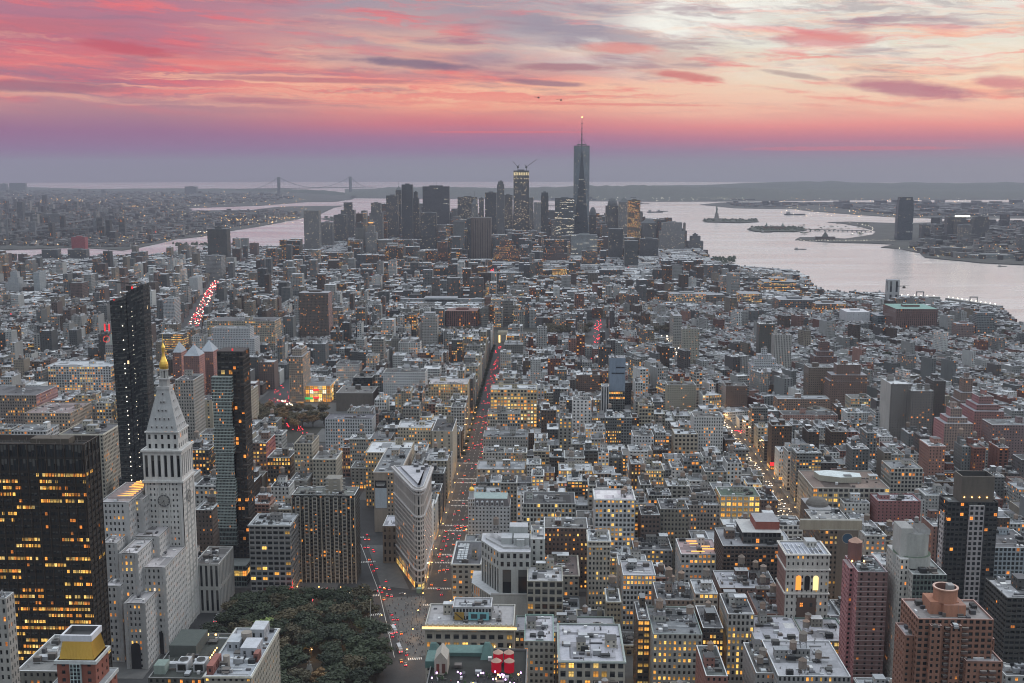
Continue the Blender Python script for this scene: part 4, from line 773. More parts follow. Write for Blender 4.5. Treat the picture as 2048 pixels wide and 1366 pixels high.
for (a, b_, c, d_) in ((-108,898,4,3), (-101,890,3,4), (-104,882,3,3), (-99,897,3,4)): solid(t, ox, 'bulkhead', lambda m_: m_.box(a, a+c, b_, b_+d_, H+2.2, H+4.6, (.12,.12,.13), (.4,.4,.43)))
mb = MB(); mb.cyl(-97.6, 837.5, 2.2, 2.2, 0, 3.6, (.16,.24,.2), 12, top=(.3,.42,.36)); mb.build('corner_kiosk', 'facade', t, ox)

# 13 white corner building with a gold dome
r, x0, x1, Y, y1, H = bld('corner_building', 'white corner building with dark mansard and small gold domed turret beside the avenue', 'the gold domed corner building', 936, 1020, 1013, 1085, ST((.44,.46,.48), 3.0, 3.5, .45, .5, .05, rec=.5), Y=945, D=24, bulk=1, tanks=0, win=90)
o = ((x0+x1)/2, (Y+y1)/2, 0)
mb = MB(); e = .3; mb.prism(rect(x0+e, x1-e, Y+e, y1-e), rect(x0+2.5, x1-2.5, Y+2.5, y1-2.5), H, H+6.5, (.13,.12,.125), (.3,.38,.38)); mb.build('mansard_roof', 'facade', r, o)
for i in range(6): X = x0+8+i*4.4; solid(r, o, 'dormer', lambda m_: (m_.box(X-1.2, X+1.2, Y+.3, Y+3, H+.4, H+4, (.5,.52,.54)), m_.cyl(X, Y+1.6, 1.1, .2, H+4, H+5, (.45,.47,.5), 8), m_.add([(X-.7,Y+.27,H+1),(X+.7,Y+.27,H+1),(X+.7,Y+.27,H+3.4),(X-.7,Y+.27,H+3.4)], (.05,.05,.06))))
zz = H; cx = x0+3; cy2 = Y+3; mb = MB(); st = ST((.5,.52,.54), 2, 4, .45, .6, 0, rec=.3)
mb.ring(rect(cx-3, cx+3, cy2-3.3, cy2+2.7), H, H+7, st, True); mb.add([[(*p, H+7) for p in rect(cx-3.2, cx+3.2, cy2-3.4, cy2+2.8)]], (.5,.5,.52)); mb.cyl(cx, cy2, 2.5, 2.3, H+7, H+13, (.5,.52,.54), 8); mb.cyl(cx, cy2, 2.8, 2.8, H+13, H+13.5, (.55,.57,.6), 10, bottom=True)
tu = mb.build('turret', 'facade', r, o); mb = MB()
for k in range(5): a, b_ = k*.3142, (k+1)*.3142; mb.cyl(cx, cy2, 2.5*math.cos(a)+.05, max(.1, 2.5*math.cos(b_)), H+13.5+3.6*math.sin(a), H+13.5+3.6*math.sin(b_), (1,1,1), 16, cap=k == 4)
mb.cyl(cx, cy2, .15, .08, H+17, H+23, (1,1,1), 6); mb.build('gold_dome', 'gold_leaf', tu, o)

# 14 pale angular hotel and the older block around it
st_old = ST((.33,.315,.28), 4.2, 4.0, .5, .55, .22, rec=.6)
r, x0, x1, Y, y1, H = bld('office_building', 'older stone block with arched top windows and a gridded skylight roof beside the avenue', 'the skylit stone block', 903, 962, 1128, 1215, st_old, Y=792, D=52, bulk=1, roof=(.1,.1,.11), cornice=[.2], clutter=6, sides=dict(bay=3.4))
o = ((x0+x1)/2, (Y+y1)/2, 0)
mb = MB()
for i in range(9):
    for j in range(3): mb.box(x0+3+j*2.6, x0+5.2+j*2.6, Y+10+i*4, Y+13+i*4, H-.9, H+.3, (.35,.37,.4), (.5,.53,.56))
mb.build('skylights', 'facade', r, o)
bld('office_building', 'older stone block wing with arched windows right of the pale angular hotel', None, 1096, 1158, 1150, 1222, st_old, Y=800, D=44, bulk=2, roof=(.14,.11,.11), cornice=[.2])
hc = (.42,.43,.42); Yh = 742
xa, xb = AT(998, 1150, Yh)[0], AT(1061, 1150, Yh)[0]; Hh_ = AT(1040, 1104, Yh)[1]; Hl = AT(1030, 1187, Yh)[1]
xl = AT(963, 1090, Yh+26)[0]; t = empty('hotel_building', (xa, Yh+15, 0), 'pale angular hotel with slanting glazed front and layered roof terraces above the avenue', 'hotel'); o = (xa, Yh+15, 0); reg(xl-4, xb+1, Yh, Yh+45, Hh_, (950, 1062, 1215)); REFS.append(('the pale angular hotel', 1010, 1130, t))
up = [(xa, Yh), (xb, Yh), (xb, Yh+40), (xl, Yh+40), (xl, Yh+24)]
mb = MB(); g_st = ST(hc, 5.2, 30, .62, .9, .0, rec=.6)
zt_ = Hh_-12
mb.facade(up[0], up[1], Hl-1, zt_, ST(hc, (xb-xa)/3, zt_-Hl, .55, .9, 0, rec=.5), True, nb=2, nf=1); mb.facade(up[4], up[0], Hl-1, zt_, ST(hc, 4, zt_-Hl, .6, .92, 0, rec=.5), True, nf=1)
for i in (1, 2, 3): mb.facade(up[i], up[(i+1)%5], Hl-1, zt_, ST(hc, 8, 4, .2, .5, .05), True)
mb.build('wall', 'facade', t, o); mb = MB(); mb.ring(up, zt_, Hh_, ST(hc, 4.6, 5.6, .5, .6, .1, rec=.5), True); mb.add([[(*p, Hh_) for p in up]], (.5,.5,.53)); mb.build('upper_wall', 'facade', t, o)
for k in range(3):
    mb = MB()
    for a, b_ in ((up[0], up[1]), (up[4], up[0])):
        for f in range(1, 8): pass
lo = [(xa-6, Yh-3), (xb+.4, Yh-3), (xb+.4, Yh+44), (xl-7, Yh+44), (xl-7, Yh+20)]
mb = MB(); mb.facade(lo[0], lo[1], 0, Hl, ST(hc, 60, 60, .01, .01, 0), False, blank=True); mb.facade(lo[4], lo[0], 0, Hl, ST((.36,.35,.32), 3.2, 7.4, .5, .8, .05, rec=.5), True)
for i in (1, 2, 3): mb.facade(lo[i], lo[(i+1)%5], 0, Hl, ST(hc, 8, 4, .3, .5, .1), False)
mb.add([[(*p, Hl) for p in lo]], (.52,.53,.55)); mb.build('lower_wall', 'facade', t, o)
q0 = lo[0]; mb = MB(); mb.box(xa-5.6, xb, Yh-3.2, Yh-2.6, Hl, Hl+1.2, (.5,.5,.5)); mb.build('parapet', 'facade', t, o)
c1 = [(xa+3, Yh+6), (xb-1, Yh+6), (xb-1, Yh+36), (xl+3, Yh+36), (xl+3, Yh+26)]
mb = MB(); mb.prism(c1, c1, Hh_, Hh_+1.4, (.45,.45,.45), (.42,.42,.44)); mb.build('parapet', 'facade', t, o)
for (a, b_, c, d_, h) in ((.05,.4,12,24,4.5), (.45,.95,10,20,5.5), (.3,.9,24,34,9), (.55,.8,7,9.5,5)):
    solid(t, o, 'bulkhead', lambda m_: m_.box(xa+(xb-xa)*a, xa+(xb-xa)*b_, Yh+c, Yh+d_, Hh_+1.3, Hh_+1.3+h, (.44,.46,.46), (.46,.47,.5)))
solid(t, o, 'louvre_screen', lambda m_: [m_.box(xl+6+i*.9, xl+6.2+i*.9, Yh+28-i*1.2, Yh+29-i*1.2, Hh_+1.4, Hh_+5, (.25,.26,.27)) for i in range(14)])
r, x0, x1, Y, y1, H = bld('office_building', 'pale stair tower with narrow slots joined to the right of the angular hotel', None, 1061, 1090, 1078, 1220, ST(hc, 5, 4.2, .3, .6, .05), Y=752, D=30, bulk=1, roof=(.45,.45,.47), clutter=5)
r, x0, x1, Y, y1, H = bld('office_building', 'square fronted stone building with a regular grid of large dark windows', 'the dark window grid building', 1054, 1126, 1162, 1250, ST((.32,.31,.27), 4.4, 5.0, .74, .72, .03, rec=.6), Y=716, D=30, bulk=2, roof=(.4,.4,.42), clutter=10, win=True)

# 15 block with a glowing cornice
Y = 652; r, x0, x1, Y, y1, H = bld('office_building', 'stone block with a floodlit glowing cornice, arched windows and a roof pavilion', 'the glowing cornice block', 850, 1028, 1250, 1400, ST((.36,.335,.29), 5.4, 5.2, .62, .62, .22, rec=.8), Y=Y, D=34, bulk=1, roof=(.36,.35,.36), clutter=14, cope=(.55,.54,.5), win=True)
o = ((x0+x1)/2, (Y+y1)/2, 0)
mb = MB(); mb.box(x0-1.6, x1+1.6, Y-1.8, Y-.05, H-3, H-2.2, (.5,.48,.42), bottom=True); mb.build('cornice', 'facade', r, o)
mb = MB(); mb.box(x0-1.7, x1+1.7, Y-1.5, Y-.3, H-2.15, H-1.2, (1,1,1)); mb.build('cornice_lights', 'cornice_glow', r, o)
mb = MB()
for i in range(17): X = x0+(x1-x0)*(i+.5)/17; mb.box(X-.35, X+.35, Y-.6, Y-.05, H-1.1, H+1.1, (.55,.53,.48)); mb.cyl(X, Y-.3, .9, .1, H+1.1, H+1.7, (.5,.48,.45), 6)
mb.build('finials', 'facade', r, o)
for i in range(1, 12, 2):
    z_ = H-14; X = x0+(x1-x0)*i/11.5; mb = MB(); mb.box(X-.3, X+.3, Y-.9, Y-.4, z_, z_+.8, (1,1,1)); mb.build('wall_lamp', 'lamp_orange', r, o)
p0, p1, Yp, Hp = place(905, 983, 1214, Y=660); mb = MB()
mb.ring(rect(p0, p1, Yp, Yp+16), H-1, Hp, ST((.32,.33,.34), 2, 4, .6, .5, 0), True); mb.build('roof_pavilion', 'facade', r, o); roof_mesh(p0, p1, Yp, Yp+16, Hp, (.4,.41,.44), (.6,.6,.62), 8).build('pavilion_roof', 'facade', r, o)
mb = MB(); mb.box(AT(937, 1230, Yp)[0], AT(978, 1230, Yp)[0], Yp-.5, Yp-.1, H, H+5, (.2,.5,.55)); mb.build('pavilion_glazing', 'facade', r, o)
for i in range(2): a = AT(942+i*18, 1230, Yp)[0]; solid(r, o, 'pavilion_window', lambda m_: m_.box(a, a+4, Yp-.56, Yp-.51, H+1, H+4, (.05,.07,.08)))
mb = MB(); a = AT(909, 1230, Yp)[0]; mb.box(a, a+6, Yp-.4, Yp-.1, H-.2, H+5, (.35,.22,.05)); mb.bar((a+.6, Yp-.5, H+4.5), (a+5.4, Yp-.5, H+.4), .3, (.03,.03,.03)); mb.build('pavilion_mural', 'facade', r, o)

# 16 rooftop bar with green copper roofs and red lit water tanks
Y = 505; x0, x1, Y, H = place(848, 1052, 1388, Y=Y); D = 52; o = ((x0+x1)/2, Y+D/2, 0)
t = empty('rooftop_bar_building', o, 'building with a crowded rooftop garden bar, green copper roofs and red lit tanks', 'building'); reg(x0-2, x1+2, Y-6, Y+D, H, (835, 1062, 1400)); REFS.append(('the rooftop bar', 950, 1330, t))
mb = MB(); mb.ring(rect(x0, x1, Y-8, Y+D), 0, H, ST((.3,.29,.26), 3.4, 3.8, .5, .55, .2), False); mb.build('wall', 'facade', t, o)
roof_mesh(x0, x1, Y-8, Y+D, H, (.018,.02,.018), (.2,.2,.2), 14).build('roof', 'facade', t, o)
def u(px): return AT(px, 1340, Y+20)[0]
solid(t, o, 'copper_roof', lambda m_: (m_.box(u(846), u(880), Y+30, Y+44, H-1, H+2.5, (.08,.16,.15), (.11,.19,.18)), m_.prism(rect(u(846), u(872), Y+40, Y+54), rect(u(850), u(862), Y+46, Y+48), H-1, H+5, (.07,.13,.125)), m_.prism(rect(u(956), u(982), Y+40, Y+54), rect(u(964), u(974), Y+46, Y+48), H-1, H+5.5, (.08,.15,.14)), m_.box(u(880), u(960), Y+44, Y+54, H-1, H+1, (.08,.15,.14), (.11,.19,.18))))
solid(t, o, 'gabled_house', lambda m_: (m_.box(u(868), u(894), Y+22, Y+34, H-1, H+7, (.36,.33,.28)), m_.add([(u(868),Y+22,H+7),(u(894),Y+22,H+7),(u(881),Y+22,H+11)], (.36,.33,.28)), m_.add([(u(868),Y+22,H+7),(u(881),Y+22,H+11),(u(881),Y+34,H+11),(u(868),Y+34,H+7)], (.4,.38,.34)), m_.add([(u(881),Y+22,H+11),(u(894),Y+22,H+7),(u(894),Y+34,H+7),(u(881),Y+34,H+11)], (.4,.38,.34)), m_.box(u(872), u(878), Y+21.9, Y+21.97, H, H+5, (.15,.04,.03)), m_.box(u(883), u(890), Y+21.9, Y+21.97, H, H+5, (.1,.04,.03))))
for (px, dy) in ((992, 24), (1018, 24), (994, 34), (1016, 34)):
    X = u(px); m3 = MB(); m3.cyl(X, Y+dy, 2.5, 2.5, H+.5, H+6, (1,1,1), 16, bottom=True); tk = m3.build('red_lit_tank', 'tank_red_glow', t, o)  # the red light on the tank is put into its own glow
    m3 = MB(); m3.cyl(X, Y+dy, 2.7, .3, H+6, H+7.6, (.45,.3,.24), 16, bottom=True); m3.build('tank_roof', 'facade', tk, o)
    m3 = MB(); m3.bar((X, Y+dy, H-1), (X, Y+dy, H+.5), .8, (.1,.1,.1)); m3.build('tank_legs', 'facade', tk, o)
for i in range(40):
    X = R.uniform(x0+2, x1-2); yy = R.uniform(Y-5, Y+21); m3 = MB(); m3.cyl(X, yy, .35, .35, H+1.6, H+2.3, (1,1,1), 6, bottom=True); m3.build('violet_lamp' if i % 4 else 'warm_lamp', 'violet_glow' if i % 4 else 'lamp_orange', t, o)
for i in range(18):
    X = R.uniform(x0+2, x1-4); yy = R.uniform(Y-5, Y+22); solid(t, o, 'planter', lambda m_: (m_.box(X, X+R.uniform(1.5,4), yy, yy+.8, H-1, H-.3, (.1,.1,.09)), m_.cyl(X+1, yy+.4, .9, .3, H-.3, H+1.2, (.04,.07,.03), 6)))

# 17 long arched-window block with bevelled corner
r, x0, x1, Y, y1, H = bld('office_building', 'stone block with a row of lit arched windows under a broad pale roof, bottom centre', 'the arched window block', 1118, 1250, 1322, 1400, ST((.34,.32,.28), 4.4, 5.2, .64, .7, .5, rec=.7), Y=590, D=52, bulk=2, roof=(.44,.44,.49), clutter=22, cornice=[.2], cope=(.3,.34,.33), win=True)
bld('office_building', 'narrow stone block with a pale sloping roof left of the arched window block', None, 1048, 1108, 1282, 1400, ST((.3,.29,.26), 3, 3.8, .5, .55, .12), Y=618, D=40, bulk=1, roof=(.45,.44,.48), cope=(.25,.36,.32))
bld('office_building', 'long low block with a green strip cornice behind the arched window block', None, 1030, 1232, 1264, 1330, ST((.2,.2,.18), 3, 3.6, .6, .6, .4), Y=680, D=26, bulk=2, roof=(.3,.3,.33), clutter=14, cope=(.2,.25,.23))

# ------------------------------------------------------------ right foreground
B = bld
# brick tower with round tank house
r, x0, x1, Y, y1, H = B('apartment_tower', 'orange brick apartment tower with a round open tank house on its roof, bottom right', 'the orange brick tower', 1836, 1988, 1238, 1400, ST((.27,.14,.10), 3.2, 3.1, .62, .62, .05, rec=.5), H=112, D=26, bulk=0, roof=(.27,.25,.25), clutter=12, cope=(.5,.33,.3))
o = ((x0+x1)/2, (Y+y1)/2, 0); brk = (.42,.2,.13); sb = ST((.27,.14,.10), 3.2, 3.1, .45, .55, .06, rec=.5)
for nm, a0, a1, b0, b1, hh in (('wing', -.12, .13, 4, 20, -11), ('wing', .62, 1.1, -5, 8, -20), ('wing', .15, .3, -2.5, 0, -3), ('wing', .42, .56, -2.5, 0, -3), ('wing', .98, 1.12, 8, 22, -14)):
    X0, X1 = x0+(x1-x0)*a0, x0+(x1-x0)*a1; mb = MB(); mb.ring(rect(X0, X1, Y+b0, Y+b1), 0, H+hh, sb, True); mb.build(nm, 'facade', r, o); roof_mesh(X0, X1, Y+b0, Y+b1, H+hh+.5, (.34,.33,.35), (.5,.33,.3), 4).build('roof', 'facade', r, o)
bl = []
for f in range(34):
    z_ = H-4-f*3.1
    for a in (.36, .58, .8, .92): X = x0+(x1-x0)*a; bl.append((X, X+3.2, Y-1.5-(5 if a > .62 else 0), Y-.03-(5 if a > .62 else 0), z_-1.2-(20 if a > .62 else 0), z_-(20 if a > .62 else 0)))
balconies(r, o, bl, (.12,.085,.08), (.3,.27,.25))
cx, cy2 = x0+(x1-x0)*.46, Y+13; mb = MB(); mb.box(cx-8.5, cx+5.5, cy2-5, cy2+7, H-1, H+5.5, brk); mb.box(cx-2.5, cx+8, cy2-8, cy2+5, H-1, H+5, brk, (.35,.2,.16)); mb.build('tank_house', 'facade', r, o)
mb = MB(); mb.cyl(cx, cy2-1, 5.8, 5.8, H+5, H+12, (.42,.2,.13), 28, cap=False); mb.cyl(cx, cy2-1, 6.2, 6.2, H+11.6, H+12.2, (.5,.28,.2), 28, cap=False); n_c = 28
ci = [(math.cos(6.2832*i/28), math.sin(6.2832*i/28)) for i in range(28)]
for i in range(28): a, b_ = ci[i], ci[(i+1)%28]; mb.add([(cx+6.2*a[0],cy2-1+6.2*a[1],H+12.2),(cx+6.2*b_[0],cy2-1+6.2*b_[1],H+12.2),(cx+5.1*b_[0],cy2-1+5.1*b_[1],H+12.2),(cx+5.1*a[0],cy2-1+5.1*a[1],H+12.2)], (.6,.42,.36)); mb.add([(cx+5.1*b_[0],cy2-1+5.1*b_[1],H+7),(cx+5.1*a[0],cy2-1+5.1*a[1],H+7),(cx+5.1*a[0],cy2-1+5.1*a[1],H+12.2),(cx+5.1*b_[0],cy2-1+5.1*b_[1],H+12.2)], (.2,.1,.08))
mb.add([[(cx+5.1*a, cy2-1+5.1*b_, H+8) for a, b_ in ci]], (.08,.09,.08)); mb.box(cx+1, cx+4, cy2-2, cy2+2, H+8, H+13, (.35,.35,.35)); mb.build('round_tank_wall', 'facade', r, o)
# dark tower with boxy crown
r, x0, x1, Y, y1, H = B('apartment_tower', 'tall dark glass apartment tower with pale window strips and a blank brown boxy crown', 'the dark boxy crowned tower', 1896, 1997, 1004, 1400, ST((.05,.052,.055), 2.6, 3.2, .75, .62, .035, rec=.3), H=128, D=15, bulk=0, roof=(.2,.2,.2), clutter=4)
o = ((x0+x1)/2, (Y+y1)/2, 0)
mb = MB(); X0, X1 = x0+(x1-x0)*.42, x0+(x1-x0)*.72; mb.ring(rect(X0, X1, Y-1.2, Y+2), 0, H-2, ST((.36,.34,.35), 3.6, 3.2, .62, .66, .02, rec=.3), True); mb.add([[(*p, H-2) for p in rect(X0, X1, Y-1.2, Y+2)]], (.4,.4,.4)); mb.build('window_strip', 'facade', r, o)
mb = MB(); mb.ring(rect(x0-.6, x0+2, Y+4, Y+11), 0, H-8, ST((.5,.47,.47), 3.4, 3.2, .6, .62, .02, rec=.3), True); mb.build('window_strip', 'facade', r, o)
mb = MB(); c4 = rect(x0+8, x0+28, Y+1, Y+14); mb.prism(c4, c4, H-.8, H+16, (.13,.115,.10), cap=False); q4 = rect(x0+8.6, x0+27.4, Y+1.6, Y+13.4)
for i in range(4): j = (i+1)%4; mb.add([(*c4[i],H+16),(*c4[j],H+16),(*q4[j],H+16),(*q4[i],H+16)], (.22,.2,.18)); mb.add([(*q4[j],H+12),(*q4[i],H+12),(*q4[i],H+16),(*q4[j],H+16)], (.06,.06,.06))
mb.add([[(*p, H+12.5) for p in q4]], (.05,.05,.05)); mb.build('crown', 'facade', r, o)
mb = MB()
for i in range(4): mb.cyl(x0+10+i*4.6, Y+.6, .35, .35, H+2.5, H+3.1, (1,1,1), 6)
mb.build('roof_lights', 'lamp_orange', r, o)
# pale ribbed tower with drum
r, x0, x1, Y, y1, H = B('apartment_tower', 'pale ribbed apartment tower with green glass front and a concrete drum on top', 'the ribbed tower with the drum', 1826, 1894, 1149, 1400, ST((.12,.15,.14), 2.1, 3.2, .72, .7, .05, rec=.3), H=104, D=30, bulk=0, roof=(.34,.36,.36), clutter=12, sides=dict(col=(.47,.46,.43), bay=3.2, wf=.42, hf=.6))
o = ((x0+x1)/2, (Y+y1)/2, 0); mb = MB(); mb.ring(rect(x0-5, x0, Y+8, y1+3), 0, H+6, ST((.5,.49,.46), 3.0, 3.2, .4, .6, .05, rec=.4), True); mb.add([[(*p, H+6) for p in rect(x0-5, x0, Y+8, y1+3)]], (.5,.5,.5)); mb.build('side_wing', 'facade', r, o)
cx, cy2 = x0+5, Y+19; mb = MB(); mb.cyl(cx, cy2, 10.5, 10.5, H, H+6.5, (.42,.43,.41), 28, top=(.1,.14,.1)); mb.cyl(cx, cy2, 9, 9, H+6, H+20, (.40,.41,.39), 12, top=(.2,.2,.2)); mb.box(cx-9, cx-2, cy2-7, cy2+7, H+6, H+23, (.46,.46,.44), (.3,.3,.3)); mb.box(cx+2, cx+8, cy2-6, cy2+6, H+19, H+22, (.4,.4,.4), (.1,.1,.1)); mb.build('drum', 'facade', r, o)
# pink brick tower
r, x0, x1, Y, y1, H = B('apartment_tower', 'pink brick apartment tower with thin floor bands and an octagonal brick tank house', 'the pink brick tower', 1716, 1776, 1144, 1400, ST((.19,.115,.11), 4.0, 3.0, .3, .48, .03, rec=.35), H=100, D=28, bulk=0, roof=(.16,.18,.19), clutter=16, cope=(.5,.42,.45), sides=dict(col=(.42,.2,.21), bay=3.0, wf=.5, hf=.55))
o = ((x0+x1)/2, (Y+y1)/2, 0); mb = MB()
for f in range(32): mb.box(x0-.12, x1+.12, Y-.12, Y-.02, 3*f+1, 3*f+1.25, (.45,.38,.38))
mb.build('floor_bands', 'facade', r, o)
mb = MB(); mb.ring(rect(x0-2.5, x0, Y+9, y1-4), 0, H-1, ST((.42,.2,.21), 3.0, 3.0, .55, .6, .04, rec=.6), True); mb.add([[(*p, H-1) for p in rect(x0-2.5, x0, Y+9, y1-4)]], (.3,.25,.26)); mb.build('side_wing', 'facade', r, o)
mb = MB(); mb.cyl(x0+4, Y+22, 4.2, 4.2, H-1, H+11, (.2,.10,.09), 8); mb.cyl(x0+4, Y+22, 4.3, .5, H+11, H+13.5, (.45,.28,.22), 8); mb.build('tank_house', 'facade', r, o)
for a in (1, 8): mb = MB(); mb.cyl(x0+a, Y+16, .4, .4, H+.4, H+1.2, (1,1,1), 6); mb.build('roof_lamp', 'lamp_orange', r, o)
B('apartment_tower', 'dark grey banded apartment tower cut by the right edge', 'the dark banded tower', 2014, 2110, 1196, 1400, ST((.07,.07,.068), 3.0, 3.0, .8, .55, .02, rec=.6), H=100, D=30, bulk=1, roof=(.4,.4,.42))
B('apartment_building', 'blue grey gridded glass building behind the dark boxy crowned tower', None, 1990, 2075, 1095, 1185, ST((.30,.34,.37), 3.0, 3.4, .7, .72, .08, rec=.4), H=70, D=40, bulk=1)
B('office_building', 'small white parapet roof in the bottom right corner', None, 2012, 2100, 1352, 1400, ST(PALE, 4, 4, .4, .5, .1), H=62, D=20, bulk=0, roof=(.35,.35,.37), cope=(.7,.7,.7))
# ornate white and brown hall
r, x0, x1, Y, y1, H = B('lodge_building', 'tall white stone hall with brown brick centre, arched loggia and a ribbed pale roof', 'the white stone hall', 1573, 1660, 1108, 1255, ST((.50,.49,.46), 3.2, 4.4, .36, .5, .1, rec=.5), H=88, D=26, bulk=1, roof=(.42,.44,.5), clutter=4, cope=(.6,.58,.55), cornice=[.2, 10, 26], win=70, sides=dict(col=(.24,.14,.12), wf=.25, lit=.02))
o = ((x0+x1)/2, (Y+y1)/2, 0); solid(r, o, 'brick_panel', lambda m_: m_.facade((x0+7.5, Y-.15), (x1-7.5, Y-.15), 0, H-29, ST((.12,.085,.07), 5.5, 9.5, .28, .26, .1)))
for i in range(3):
    X = x0+(x1-x0)*(.3+.2*i); mb = MB(); mb.add([[(X-1.7, Y-.25, H-24), (X+1.7, Y-.25, H-24), (X+1.7, Y-.25, H-16)]+[(X+1.7*math.cos(a*.3927), Y-.25, H-16+1.7*math.sin(a*.3927)) for a in range(1, 8)]+[(X-1.7, Y-.25, H-16)]], (.1,.1,.1), [(.2,.2)]*11, (4 if i == 2 else .6, 1, 1, .31+.1*i)); mb.build('arched_window', 'facade', r, o)
for i in range(9): X = x0+2+i*(x1-x0-4)/8.5; solid(r, o, 'roof_rib', lambda m_: m_.box(X, X+.5, Y+1, Y+22, H-.9, H-.3, (.62,.64,.7)))
B('office_building', 'tall brown building with orange windows and a round blue disc on its end wall', 'the building with the blue disc', 1640, 1716, 1060, 1230, ST((.17,.135,.11), 3.4, 3.7, .55, .5, .55, rec=.4), H=72, D=50, bulk=1, roof=(.3,.3,.3))
r, x0, x1, Y, y1, H = HERO[-1]; o = ((x0+x1)/2, (Y+y1)/2, 0)
mb = MB(); mb.box(x0-14, x1+3, Y+.6, Y+4, H-.2, H+7, (.38,.34,.27), (.3,.3,.28)); mb.build('attic_wall', 'facade', r, o)
mb = MB(); mb.box(x1-15, x1+.3, Y-.6, Y-.02, 0, H, (.17,.14,.115)); mb.build('end_wall', 'facade', r, o)
cxx = x1-7.5; mb = MB(); mb.add([[(cxx+4.1*math.cos(6.2832*i/24), Y-.7, H-6+4.1*math.sin(6.2832*i/24)) for i in range(24)]], (.35,.3,.25)); mb.add([[(cxx+3.6*math.cos(6.2832*i/24), Y-.74, H-6+3.6*math.sin(6.2832*i/24)) for i in range(24)]], (.05,.10,.16)); mb.build('blue_disc', 'facade', r, o)
r, x0, x1, Y, y1, H = B('apartment_building', 'brown brick apartment block with a dark balconied front under a red brick attic', 'the dark balconied block', 1446, 1566, 1092, 1190, ST((.10,.075,.065), 3.0, 3.2, .68, .66, .06, rec=.9), H=57, D=42, bulk=1, roof=(.25,.25,.27), clutter=8)
o = ((x0+x1)/2, (Y+y1)/2, 0); mb = MB(); mb.ring(rect(x0+16, x1, Y+8, y1-4), H-1, H+8, ST((.09,.09,.09), 3, 3.6, .75, .7, .02), True); mb.add([[(*p, H+8) for p in rect(x0+15, x1+1, Y+7, y1-3)]], (.5,.5,.5)); mb.ring(rect(x0+26, x1, Y+14, y1-6), H+8, H+14, ST((.26,.08,.06), 20, 8, .01, .01, 0)); mb.add([[(*p, H+14) for p in rect(x0+26, x1, Y+14, y1-6)]], (.3,.3,.32)); mb.build('attic', 'facade', r, o)
r, x0, x1, Y, y1, H = B('office_building', 'low white block with a pinkish roof lit by bright orange strips', 'the orange lit roof', 1362, 1440, 1108, 1185, ST((.42,.42,.42), 3.2, 4, .6, .5, .4, rec=.5), H=40, D=36, bulk=1, roof=(.4,.3,.31), clutter=8)
o = ((x0+x1)/2, (Y+y1)/2, 0); mb = MB()
for i in range(5): X = x0+4+R.uniform(0, 14); mb.box(X, X+R.uniform(6,11), Y+4+i*6, Y+4.6+i*6, H+.3, H+.9, (1,1,1))
mb.build('roof_strip_lights', 'strip_amber', r, o)
